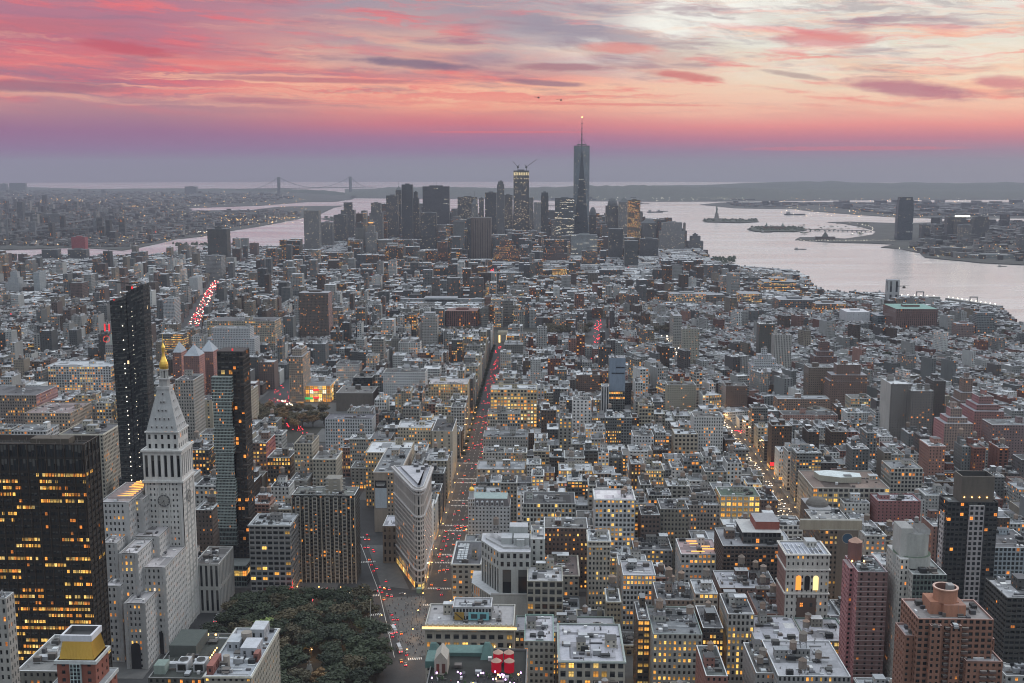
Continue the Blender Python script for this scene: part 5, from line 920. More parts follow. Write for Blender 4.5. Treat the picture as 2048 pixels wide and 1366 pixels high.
fr_ = [("narrow dark brick building with rows of orange lit windows", None, 1276, 1300, 1240, ST((.1,.085,.07), 4.5, 3.9, .8, .6, 1.2, rec=.4), dict(H=52, D=30, win=60)),
 ("pale pier fronted building with two recessed dark bays of yellow windows", 'the twin bay pale building', 1306, 1405, 1268, ST((.33,.335,.32), 2.9, 3.9, .5, .6, .55, rec=.5), dict(H=50, D=44, tanks=3, bulk=2, clutter=22, win=100, cope=(.3,.36,.34))),
 ("black brick rear wall with many yellow and red lit windows", None, 1406, 1447, 1256, ST((.05,.04,.035), 2.1, 3.9, .7, .62, 1.3, rec=.3), dict(H=49, D=36, tanks=1, win=90)),
 ("narrow tall pale building with rooftop machinery and yellow windows below", 'the narrow tall pale building', 1456, 1509, 1228, ST((.32,.32,.31), 2.6, 4.1, .55, .65, .6, rec=.5), dict(H=57, D=34, bulk=3, clutter=14, win=80)),
 ("wide loft with a pale snowy looking roof and a bright lit upper floor", 'the wide pale roofed loft', 1510, 1611, 1280, ST((.36,.37,.36), 2.3, 4.2, .6, .58, .9, rec=.5), dict(H=46, D=38, tanks=1, bulk=1, clutter=12, roof=(.55,.55,.61), win=100)),
 ("loft with two roof skylights, green cornice and yellow windows in groups of three", None, 1613, 1703, 1282, ST((.25,.24,.21), 5.2, 4.4, .74, .56, 1.0, rec=.5), dict(H=46, D=36, tanks=2, bulk=1, clutter=10, roof=(.5,.5,.55), cope=(.25,.33,.3), win=60)),
 ("grey pier fronted block with broad light roof and several water tanks, bottom edge", None, 1556, 1702, 1352, ST((.3,.3,.3), 2.4, 4, .5, .6, .2, rec=.4), dict(H=62, D=46, tanks=4, bulk=2, clutter=24, roof=(.42,.42,.45))),
 ("dark roofed block with red parapets and a pair of water tanks at the bottom edge", None, 1412, 1456, 1352, ST((.25,.12,.1), 3, 4, .4, .5, .2), dict(H=56, D=40, tanks=1, bulk=1, roof=(.1,.11,.11))),
 ("block with a cluttered dark roof holding a big silver water tank", None, 1512, 1552, 1346, ST((.3,.29,.28), 3, 4, .4, .5, .3), dict(H=58, D=40, tanks=2, bulk=1, clutter=16)),
 ("small pale loft with grouped windows above a lit cornice band", None, 1390, 1436, 1187, ST((.36,.35,.33), 3.2, 4, .66, .55, .4, rec=.4), dict(H=45, D=26, tanks=1, clutter=8)),
 ("long grey roofed block with two dark lift houses and a row of tanks", None, 1440, 1556, 1176, ST((.17,.13,.12), 3.4, 4, .35, .5, .15), dict(H=44, D=34, tanks=3, bulk=3, clutter=16, roof=(.38,.38,.42))),
 ("white loft with closely spaced windows and a pale penthouse, centre right", 'the white penthouse loft', 1246, 1312, 1150, ST((.42,.43,.44), 2.6, 3.9, .62, .6, .4, rec=.4), dict(H=42, D=30, bulk=1, clutter=8, roof=(.4,.4,.44))),
 ("low dark roofed workshop with pale skylight boxes", None, 1315, 1390, 1200, ST((.2,.16,.14), 3.4, 4, .4, .5, .2), dict(H=38, D=34, tanks=3, bulk=2, clutter=20, roof=(.14,.14,.15))),
 ("dark roofed block with a rusty tank on steel legs behind the wide pale roofed loft", None, 1515, 1600, 1228, ST((.2,.12,.1), 3.4, 4, .4, .5, .15), dict(H=42, D=40, tanks=4, bulk=3, clutter=24, roof=(.13,.13,.14))),
 ("white grid fronted tower block with a pink roof and three rooftop tanks", 'the white grid tower block', 1190, 1270, 998, ST((.48,.50,.52), 3.2, 3.9, .62, .62, .33, rec=.5), dict(H=64, D=30, tanks=3, bulk=1, clutter=4, roof=(.56,.52,.56), cornice=True, pb=1115, win=100)),
 ("dark brown brick L shaped block with a square windowless brick shaft", 'the brown brick block', 1088, 1176, 1056, ST((.12,.08,.065), 3.2, 3.9, .4, .5, .3, rec=.4), dict(H=50, D=28, tanks=1, bulk=1, pb=1130, clutter=10)),
 ("narrow stone loft with one big arch over its top windows", 'the narrow arched loft', 1177, 1221, 1082, ST((.36,.345,.31), 2.9, 3.9, .5, .6, .35, rec=.5), dict(H=61, D=26, tanks=0, bulk=1, pb=1165, win=90, cornice=[.2,4])),
 ("wide grey gridded loft with a blank grey rooftop box", 'the grey gridded loft', 1046, 1151, 1007, ST((.38,.40,.39), 3.1, 4.2, .66, .66, .22, rec=.5), dict(H=42, D=36, bulk=1, clutter=10, pb=1060, win=80)),
 ("long low stone block with pyramid gable roofs along the avenue", 'the gabled avenue block', 953, 1050, 938, ST((.34,.32,.29), 5, 5, .4, .5, .4, rec=.4), dict(H=30, D=34, tanks=1, bulk=2, pb=965)),
 ("loft with a long band of bright yellow windows under a dark cornice", None, 1117, 1185, 941, ST((.33,.31,.27), 2.6, 4, .6, .6, 1.1, rec=.4), dict(H=33, D=30, tanks=1, pb=962)),
 ("small loft with two glowing round arched windows", None, 1186, 1231, 947, ST((.27,.2,.15), 4, 5, .6, .6, 1.1, rec=.4), dict(H=34, D=28, tanks=1, pb=970)),
 ("pale loft with five bright double arched windows across its top floor", 'the bright arched loft', 1441, 1521, 992, ST((.42,.42,.37), 5.4, 5, .7, .66, .9, rec=.5), dict(H=45, D=30, tanks=2, bulk=1, clutter=10, roof=(.1,.14,.11), pb=1050, win=100)),
 ("dark brick neighbour with few lit windows right of the bright arched loft", None, 1522, 1556, 1000, ST((.11,.08,.075), 2.6, 3.9, .45, .5, .15, rec=.4), dict(H=43, D=30, pb=1050)),
 ("grey loft with small windows left of the bright arched loft", None, 1386, 1433, 990, ST((.26,.25,.24), 3, 3.9, .5, .55, .12, rec=.4), dict(H=44, D=30, tanks=1, pb=1060)),
 ("white lit corner loft with two water tanks, behind the pale arched roof row", None, 1368, 1440, 1010, ST((.3,.27,.25), 3, 3.9, .5, .55, .2), dict(H=38, D=26, tanks=1, pb=1080)),
 ("brown brick loft block beside the white grid tower block", None, 1282, 1320, 1030, ST((.13,.1,.09), 3, 3.9, .55, .55, .15, rec=.4), dict(H=50, D=26, pb=1085, tanks=0)),
 ("grey brick block with a white roof pavilion, two blocks right of the white grid tower", None, 1321, 1378, 1018, ST((.2,.195,.17), 2.8, 3.8, .5, .55, .1, rec=.4), dict(H=53, D=30, pb=1095, bulk=2)),
 ("low block with a green skylit roof at the foot of the white grid tower block", None, 1268, 1345, 1100, ST((.2,.2,.2), 3.5, 4, .5, .5, .3), dict(H=30, D=30, bulk=3, clutter=16, pb=1130, roof=(.12,.12,.13))),
 ("department store block with long lit windows and a white kidney shaped roof terrace", 'the big store with the white roof', 1626, 1780, 976, ST((.36,.34,.3), 4.6, 4.6, .72, .6, .7, rec=.5), dict(H=38, D=62, bulk=2, clutter=12, pb=1020, roof=(.2,.15,.13), cope=(.55,.54,.52), sides=dict(wf=.5, lit=.2))),
 ("cream grid fronted block of twelve storeys with dark glass centre bays", 'the cream grid block', 1782, 1846, 937, ST((.36,.35,.32), 3.4, 3.9, .66, .66, .08, rec=.4), dict(H=50, D=30, pb=1000)),
 ("red brick housing block with a stair tower and white bands", 'the red brick housing block', 1755, 1842, 1002, ST((.27,.12,.12), 3.6, 3, .34, .45, .05, rec=.3), dict(H=33, D=24, pb=1060, bulk=1, roof=(.4,.4,.45))),
 ("white walled low block with square punched windows in front of the big store", None, 1688, 1740, 1006, ST((.52,.52,.5), 3.3, 3.8, .42, .5, .1, rec=.4), dict(H=28, D=24, pb=1045)),
 ("dark domed shed roofs in scaffolding beside the headlight avenue", None, 1622, 1668, 1022, ST((.1,.085,.08), 4, 4, .2, .3, .03), dict(H=32, D=40, pb=1040, crown='dome', ch=7, roof=(.14,.13,.12))),
 ("white slender building with a rounded pale stair slab lit by yellow window columns", 'the white slab building', 1388, 1447, 834, ST((.52,.53,.53), 2.7, 3.7, .45, .55, .12, rec=.4), dict(H=60, D=28, bulk=1, pb=905, cope=(.7,.7,.7))),
 ("tan arched fronted building with red lit top windows", None, 1349, 1396, 868, ST((.37,.33,.27), 4, 4.4, .6, .55, .2, rec=.4), dict(H=46, D=28, pb=905)),
 ("white regular loft with even windows and blue roof sheds", None, 1266, 1308, 872, ST((.52,.54,.56), 3.1, 3.7, .5, .5, .03, rec=.4), dict(H=42, D=28, bulk=1, pb=900)),
 ("big white classical block with arched base left of the avenue", 'the white classical block', 650, 744, 838, ST((.50,.52,.54), 2.9, 3.8, .5, .6, .07, rec=.4), dict(H=42, D=30, bulk=0, pb=875, roof=(.13,.13,.15), cope=(.25,.25,.27))),
 ("cream block with curved front and orange lit middle floors", 'the curved cream block', 730, 818, 905, ST((.37,.33,.26), 2.9, 3.8, .45, .55, .5, rec=.4), dict(H=55, D=46, bulk=2, pb=945, tanks=0)),
 ("cream and yellow party walled loft with orange windows beside the avenue", None, 795, 862, 855, ST((.42,.38,.3), 3, 3.8, .45, .55, .35, rec=.4), dict(H=56, D=28, bulk=1, pb=900)),
 ("blank ended cream loft beside the avenue with a single column of windows", None, 863, 905, 862, ST((.38,.35,.29), 8, 3.8, .2, .5, .2, rec=.4), dict(H=54, D=60, bulk=1, pb=900)),
 ("brightly lit block with arched top windows and roof sheds, right of the avenue", 'the bright yellow block', 981, 1074, 779, ST((.45,.40,.30), 4, 4.4, .62, .6, 1.3, rec=.4), dict(H=64, D=34, tanks=1, bulk=2, pb=855, roof=(.4,.42,.45))),
 ("grey loft with a row of lit mid windows in front of the bright yellow block", None, 975, 1040, 827, ST((.32,.33,.32), 3, 4, .6, .6, .3, rec=.4), dict(H=44, D=28, tanks=2, pb=862)),
 ("grey stone loft with roof clutter, nearest to the avenue bend", None, 966, 1056, 873, ST((.32,.32,.31), 3, 4, .4, .5, .1, rec=.4), dict(H=36, D=30, tanks=2, pb=905)),
 ("warm lit loft with a floodlit cornice left of the avenue", 'the floodlit cornice loft', 857, 935, 768, ST((.42,.36,.26), 3.2, 4, .5, .6, .35, rec=.4), dict(H=52, D=40, bulk=1, pb=800, roof=(.45,.43,.45))),
 ("long white block of small windows with two lift houses", None, 766, 850, 745, ST((.52,.54,.56), 2.8, 3.6, .45, .5, .1, rec=.4), dict(H=58, D=34, bulk=3, pb=782)),
 ("blue glass slab tower with a dark gridded lower half", 'the blue glass tower', 1219, 1251, 716, ST((.18,.2,.2), 3.2, 3.6, .8, .75, .03), dict(Y=1490, D=26, bulk=0, pb=835, roof=(.3,.3,.33))),
 ("slim white slab with vertical stripes at the foot of the blue glass tower", None, 1203, 1218, 772, ST((.5,.51,.53), 3.4, 30, .5, .95, .0), dict(Y=1470, D=18, bulk=0, pb=835)),
 ("brown brick apartment block with many balconies", None, 1153, 1200, 750, ST((.17,.12,.1), 3, 3, .6, .4, .08), dict(Y=1620, D=24, bulk=1, pb=800)),
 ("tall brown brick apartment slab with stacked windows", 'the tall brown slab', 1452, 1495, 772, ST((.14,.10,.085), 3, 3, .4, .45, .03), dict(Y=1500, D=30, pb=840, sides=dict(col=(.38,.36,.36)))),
 ("cream apartment block with paired windows right of the blue glass tower", None, 1335, 1392, 770, ST((.36,.34,.28), 2.8, 3, .5, .5, .05), dict(Y=1440, D=26, pb=830, bulk=1)),
 ("white stepped apartment building with terraced top floors", 'the white stepped apartments', 1504, 1560, 706, ST((.5,.52,.54), 2.8, 3, .55, .5, .03), dict(H=50, D=30, pb=745, tiers=[(1,.6),(.78,.8),(.5,.92),(.2,1.1)])),
 ("pale cylinder cornered apartment tower with a dark tower behind it", None, 1549, 1584, 670, ST((.42,.41,.39), 2.6, 3, .4, .8, .04), dict(H=62, D=24, pb=712)),
 ("dark green brown tower behind the pale cornered tower", None, 1519, 1550, 648, ST((.1,.1,.09), 3, 3, .4, .5, .02), dict(H=70, D=24, pb=700)),
 ("tan slab apartment tower standing alone right of the lit avenue", None, 1365, 1399, 658, ST((.36,.35,.3), 2.6, 3, .4, .5, .05), dict(H=62, D=20, pb=700)),
 ("pale balconied slab seen end on behind the tan slab tower", None, 1347, 1364, 632, ST((.33,.33,.31), 3, 3, .7, .4, .04), dict(H=60, D=60, pb=672)),
 ("dark brick stepped tower with a narrow top", 'the dark stepped brick tower', 1630, 1675, 693, ST((.16,.10,.09), 2.8, 3, .4, .45, .03), dict(Y=1820, D=30, pb=730, tiers=[(1,.62),(.75,.8),(.42,1.15)])),
 ("broad brown apartment block with white banded setbacks", 'the broad brown apartments', 1660, 1740, 740, ST((.2,.14,.12), 3, 3.2, .4, .5, .06), dict(Y=1500, D=30, pb=785, tiers=[(1,.75),(.9,.88),(.6,1.1)])),
 ("grey brown twin block with a dark recessed centre", None, 1618, 1668, 735, ST((.2,.16,.13), 3, 3.2, .4, .5, .04), dict(Y=1540, D=30, pb=785)),
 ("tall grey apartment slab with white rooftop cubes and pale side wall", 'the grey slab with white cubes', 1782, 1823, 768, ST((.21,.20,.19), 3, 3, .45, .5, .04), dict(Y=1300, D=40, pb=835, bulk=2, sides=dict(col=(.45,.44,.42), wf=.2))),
 ("grey brick apartment tower right of the slab with white cubes", None, 1824, 1868, 782, ST((.2,.19,.18), 3, 3, .45, .5, .05), dict(Y=1290, D=28, pb=838, bulk=2)),
 ("dark slim apartment slab behind the grey towers", None, 1868, 1892, 762, ST((.11,.10,.095), 3, 3, .45, .5, .03), dict(Y=1330, D=30, pb=830)),
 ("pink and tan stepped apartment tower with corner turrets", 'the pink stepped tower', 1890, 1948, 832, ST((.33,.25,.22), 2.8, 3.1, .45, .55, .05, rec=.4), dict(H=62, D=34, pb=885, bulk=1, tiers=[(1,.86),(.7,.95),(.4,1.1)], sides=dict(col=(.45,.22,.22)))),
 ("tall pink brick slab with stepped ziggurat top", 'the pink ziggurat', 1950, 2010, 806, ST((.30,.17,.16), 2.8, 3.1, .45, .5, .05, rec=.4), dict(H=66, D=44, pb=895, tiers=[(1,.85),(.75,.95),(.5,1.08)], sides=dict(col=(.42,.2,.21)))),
 ("brown ziggurat tower behind the pink pair", None, 1920, 1962, 770, ST((.27,.20,.17), 2.8, 3.1, .45, .5, .04), dict(H=68, D=30, pb=830, tiers=[(1,.7),(.8,.85),(.45,1.1)])),
 ("purplish brown block with a cream penthouse at the right edge", None, 1985, 2060, 850, ST((.22,.16,.16), 3, 3.1, .4, .45, .08), dict(H=56, D=30, pb=890)),
 ("long low pinkish brick apartments with lit terrace doors", 'the long pinkish apartments', 1555, 1660, 798, ST((.28,.2,.16), 3, 3.2, .5, .5, .12), dict(H=28, D=26, pb=822)),
 ("long terracotta apartment row with pink roof edge", None, 1566, 1676, 830, ST((.33,.2,.17), 3, 3.2, .45, .5, .06), dict(H=22, D=26, pb=850)),
 ("white roofed office with bright yellow window rows", None, 1702, 1746, 797, ST((.32,.33,.3), 2.8, 3.8, .6, .5, .7), dict(H=38, D=28, pb=825)),
 ("white balconied narrow building with a pale blank side wall", None, 1752, 1782, 826, ST((.5,.52,.53), 3.4, 3.4, .7, .6, .04, rec=.4), dict(H=38, D=24, pb=865)),
 ("dark brown office slab standing alone left of centre", 'the tall brown tower', 597, 656, 586, ST((.13,.105,.09), 2.6, 3, .45, .5, .08), dict(Y=2150, D=40, pb=688, sides=dict(col=(.3,.2,.19)))),
 ("wide department store front blazing with yellow windows and red sale banners", 'the blazing store', 602, 661, 771, ST((.35,.33,.3), 6, 5.5, .82, .82, 4.0), dict(Y=1560, D=60, pb=812, tint=0)),
 ("slender tan brick office tower with setbacks beside the blazing store", 'the slender tan tower', 577, 605, 705, ST((.34,.29,.24), 2.8, 3.4, .5, .55, .16), dict(Y=1550, D=50, pb=812, tiers=[(1,.92),(.7,1.05)])),
 ("white apartment building with stepped wings beyond the square", 'the white stepped wings', 412, 508, 657, ST((.48,.50,.52), 2.6, 3, .5, .5, .02), dict(Y=1780, D=34, pb=690, tiers=[(1,.78),(.8,1.0)])),
 ("broad beige office block behind the white stepped wings", None, 414, 549, 642, ST((.34,.32,.27), 3, 3.8, .55, .6, .25), dict(Y=1880, D=50, pb=690, bulk=2)),
 ("brown office building with lit window bands left of the traffic lights", None, 318, 366, 668, ST((.14,.14,.13), 3, 3.8, .8, .4, .9), dict(Y=1900, D=30, pb=684)),
 ("large pale office block with deep gridded windows half hidden by the black glass tower", 'the pale gridded office', 90, 221, 733, ST((.46,.48,.49), 3.8, 4, .55, .62, .55), dict(Y=1560, D=50, pb=790, bulk=4, cope=(.55,.57,.6))),
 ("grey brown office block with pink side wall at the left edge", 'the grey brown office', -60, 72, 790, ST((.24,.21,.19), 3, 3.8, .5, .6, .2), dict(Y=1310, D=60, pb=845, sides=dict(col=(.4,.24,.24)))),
 ("tan low office block with reddish clutter on its roof", None, 48, 140, 826, ST((.34,.29,.24), 3.2, 3.8, .5, .55, .12), dict(Y=1215, D=60, pb=852, clutter=26, roof=(.25,.2,.2))),
 ("white framed corner block behind the black office slab", None, 22, 92, 862, ST((.48,.49,.5), 3.4, 3.8, .66, .6, .05, rec=.4), dict(Y=1085, D=30, pb=882, bulk=1)),
 ("cream columned office tower behind the black slab and the black glass tower", 'the cream columned tower', 118, 206, 868, ST((.38,.36,.31), 3.2, 3.8, .5, .62, .1, rec=.4), dict(Y=965, D=44, pb=1000, bulk=2, cornice=True, clutter=18)),
 ("white block with tall arched windows glowing yellow beside the black glass tower", None, 192, 222, 806, ST((.42,.41,.38), 3.4, 4, .6, .62, .35), dict(Y=1290, D=30, pb=850)),
 ("blank ended grey loft wall with cream windows behind the green glass tower", None, 376, 424, 800, ST((.40,.37,.3), 9, 3.8, .2, .5, .35), dict(Y=1330, D=30, pb=850)),
 ("cream corner tower sliver just right of the green glass tower", None, 492, 496, 785, ST((.42,.38,.31), 3, 3.8, .5, .55, .1), dict(Y=1360, D=50, pb=850)),
 ("grey stone loft tower with curved classical attic left of the green glass tower", None, 350, 386, 760, ST((.33,.32,.3), 2.8, 3.8, .5, .55, .08), dict(Y=1240, D=40, pb=850)),
 ("brick loft with orange windows and red side wall behind the balconied slab", None, 498, 532, 886, ST((.16,.11,.09), 3.4, 4, .6, .5, .7, rec=.4), dict(H=50, D=40, pb=910, sides=dict(col=(.32,.12,.12)), tanks=2)),
 ("dark loft with one bright orange window row", None, 534, 580, 915, ST((.11,.095,.08), 3, 4, .6, .62, .8, rec=.4), dict(H=50, D=30, pb=955)),
 ("cream tower block with yellow lit corner windows above the balconied slab", 'the cream lit tower block', 588, 624, 887, ST((.38,.35,.29), 2.8, 3.8, .5, .55, .4, rec=.4), dict(H=70, D=34, pb=960, bulk=1)),
 ("cream classical block with two water tanks beside the cream tower block", None, 625, 672, 918, ST((.35,.33,.28), 3, 3.8, .45, .55, .15, rec=.4), dict(H=58, D=32, pb=970, tanks=2, roof=(.2,.2,.2), cornice=True)),
 ("grey loft with wide industrial windows between the slender tower and the balconied slab", 'the wide windowed grey loft', 497, 580, 1050, ST((.25,.25,.25), 4.6, 4.2, .78, .62, .1, rec=.4), dict(H=58, D=30, pb=1150, tanks=2, clutter=16, cornice=True, win=80)),
 ("small white shop building with square windows on the square's south side", None, 545, 582, 1134, ST((.48,.5,.52), 2.8, 3.8, .4, .5, .15, rec=.4), dict(Y=856, D=20, pb=1185)),
 ("narrow black fronted shop building", None, 504, 522, 1135, ST((.02,.02,.02), 3, 3.8, .4, .4, .02), dict(Y=856, D=20, pb=1185)),
 ("narrow grey shop building with wide bands of windows", None, 485, 503, 1145, ST((.28,.27,.25), 3, 3.8, .7, .4, .1), dict(Y=856, D=20, pb=1185)),
 ("narrow cream classical shop building", None, 523, 544, 1145, ST((.34,.31,.26), 3, 3.8, .5, .5, .2), dict(Y=856, D=20, pb=1185)),
 ("dark brick loft at the foot of the clock tower's far side", None, 388, 424, 1020, ST((.13,.11,.1), 3, 3.9, .4, .5, .06), dict(H=50, D=28, pb=1125, tanks=1)),
 ("dark blank roofed warehouse left of the lit avenue", None, 672, 745, 786, ST((.13,.115,.1), 9, 9, .05, .1, 0), dict(Y=1500, D=50, pb=822)),
 ("black glass box with white base frieze", None, 706, 744, 755, ST((.04,.045,.045), 3, 3, .8, .8, .01), dict(Y=1580, D=30, pb=785)),
 ("white block with small paired windows and yellow lit base", None, 672, 718, 728, ST((.5,.52,.54), 3, 3.8, .45, .5, .15), dict(Y=1680, D=30, pb=770)),
 ("tall pale banded apartment tower with setback top behind the curved cream block", 'the pale setback tower', 843, 874, 628, ST((.34,.34,.33), 3, 3, .6, .4, .04), dict(Y=2040, D=30, pb=705, tiers=[(1,.94),(.7,1.02)])),
 ("dark green tower with lit window dashes left of the avenue", None, 903, 925, 680, ST((.08,.085,.085), 3, 3.6, .6, .5, .35), dict(Y=1850, D=24, pb=738)),
 ("dark red stone library block beyond the park trees", 'the dark red library', 892, 955, 622, ST((.20,.09,.075), 4, 4, .5, .9, .06), dict(Y=2350, D=50, pb=662, roof=(.2,.12,.11))),
 ("long white banded slab apartments", 'the long white slab', 800, 963, 598, ST((.42,.45,.47), 3, 3, .7, .5, .02), dict(Y=2700, D=20, pb=616)),
 ("left of three dark tower slabs behind the long white slab", None, 863, 879, 556, ST((.13,.12,.11), 3, 3, .6, .6, .04), dict(Y=2820, D=20, pb=596)),
 ("middle of three dark tower slabs behind the long white slab", None, 894, 920, 556, ST((.12,.115,.11), 3, 3, .6, .6, .05), dict(Y=2800, D=20, pb=596)),
 ("right of three dark tower slabs, with an orange cornice", None, 939, 966, 556, ST((.13,.12,.11), 3, 3, .6, .6, .07), dict(Y=2780, D=20, pb=598)),
 ("brown and red patterned office block with green copper roof by the river", 'the green roofed red warehouse', 1793, 1876, 618, ST((.19,.11,.095), 4, 5, .4, .8, .02), dict(Y=2290, D=90, pb=657, roof=(.2,.35,.32))),
 ("stepped glass office terraces with lit floors near the river", 'the stepped glass terraces', 1524, 1600, 560, ST((.16,.19,.2), 3, 3.8, .85, .45, .45), dict(Y=3000, D=90, pb=600, tiers=[(1,.7),(.85,.85),(.4,1.05)])),
 ("grid fronted warehouse block with warm lights near the river", None, 1480, 1524, 588, ST((.27,.26,.24), 3.6, 4, .6, .6, .4), dict(Y=2700, D=60, pb=622)),
 ("white grid fronted warehouse left of the river terraces", None, 1340, 1412, 588, ST((.38,.39,.38), 3.6, 4, .6, .6, .25), dict(Y=2720, D=50, pb=622)),
 ("dark gridded warehouse right of the white grid warehouse", None, 1413, 1450, 590, ST((.2,.18,.165), 3.6, 4, .6, .6, .1), dict(Y=2730, D=50, pb=622)),
 ("brown curved office with warm lit windows facing the pier", None, 1632, 1692, 608, ST((.2,.17,.15), 3.6, 4, .6, .6, .6), dict(Y=2560, D=60, pb=640)),
 ("long dark grid office left of the brown lit office", None, 1558, 1630, 600, ST((.13,.135,.14), 3.6, 4, .6, .6, .12), dict(Y=2600, D=60, pb=632)),
 ("white blank box building by the river warehouses", None, 1694, 1740, 624, ST((.5,.51,.54), 9, 9, .1, .1, .0), dict(Y=2380, D=60, pb=648, roof=(.6,.6,.64))),
 ("blue green glass block beside the red warehouse", None, 1756, 1792, 632, ST((.14,.19,.22), 3, 3.6, .8, .7, .04), dict(Y=2360, D=60, pb=655)),
 ("pale glass apartment pair at the river's edge, far right", None, 1955, 1990, 626, ST((.22,.24,.25), 3, 3.4, .7, .6, .1), dict(Y=2180, D=24, pb=658)),
 ("grey residential tower left of the pale glass pair", None, 1915, 1950, 648, ST((.25,.19,.18), 3, 3.2, .5, .5, .08), dict(Y=2180, D=30, pb=690)),
]
for lab, ref, pl, pr, pt, st, k in fr_:
    k = dict(k); pb = k.pop('pb', 1400); tn = k.pop('tint', None)
    if k.get('win') and (k.get('H', 99) and PR(0, 900, 0)): pass
    B('apartment_building' if 'apart' in lab else 'loft_building' if 'loft' in lab else 'building', lab, ref, pl, pr, pt, pb, st, **k)

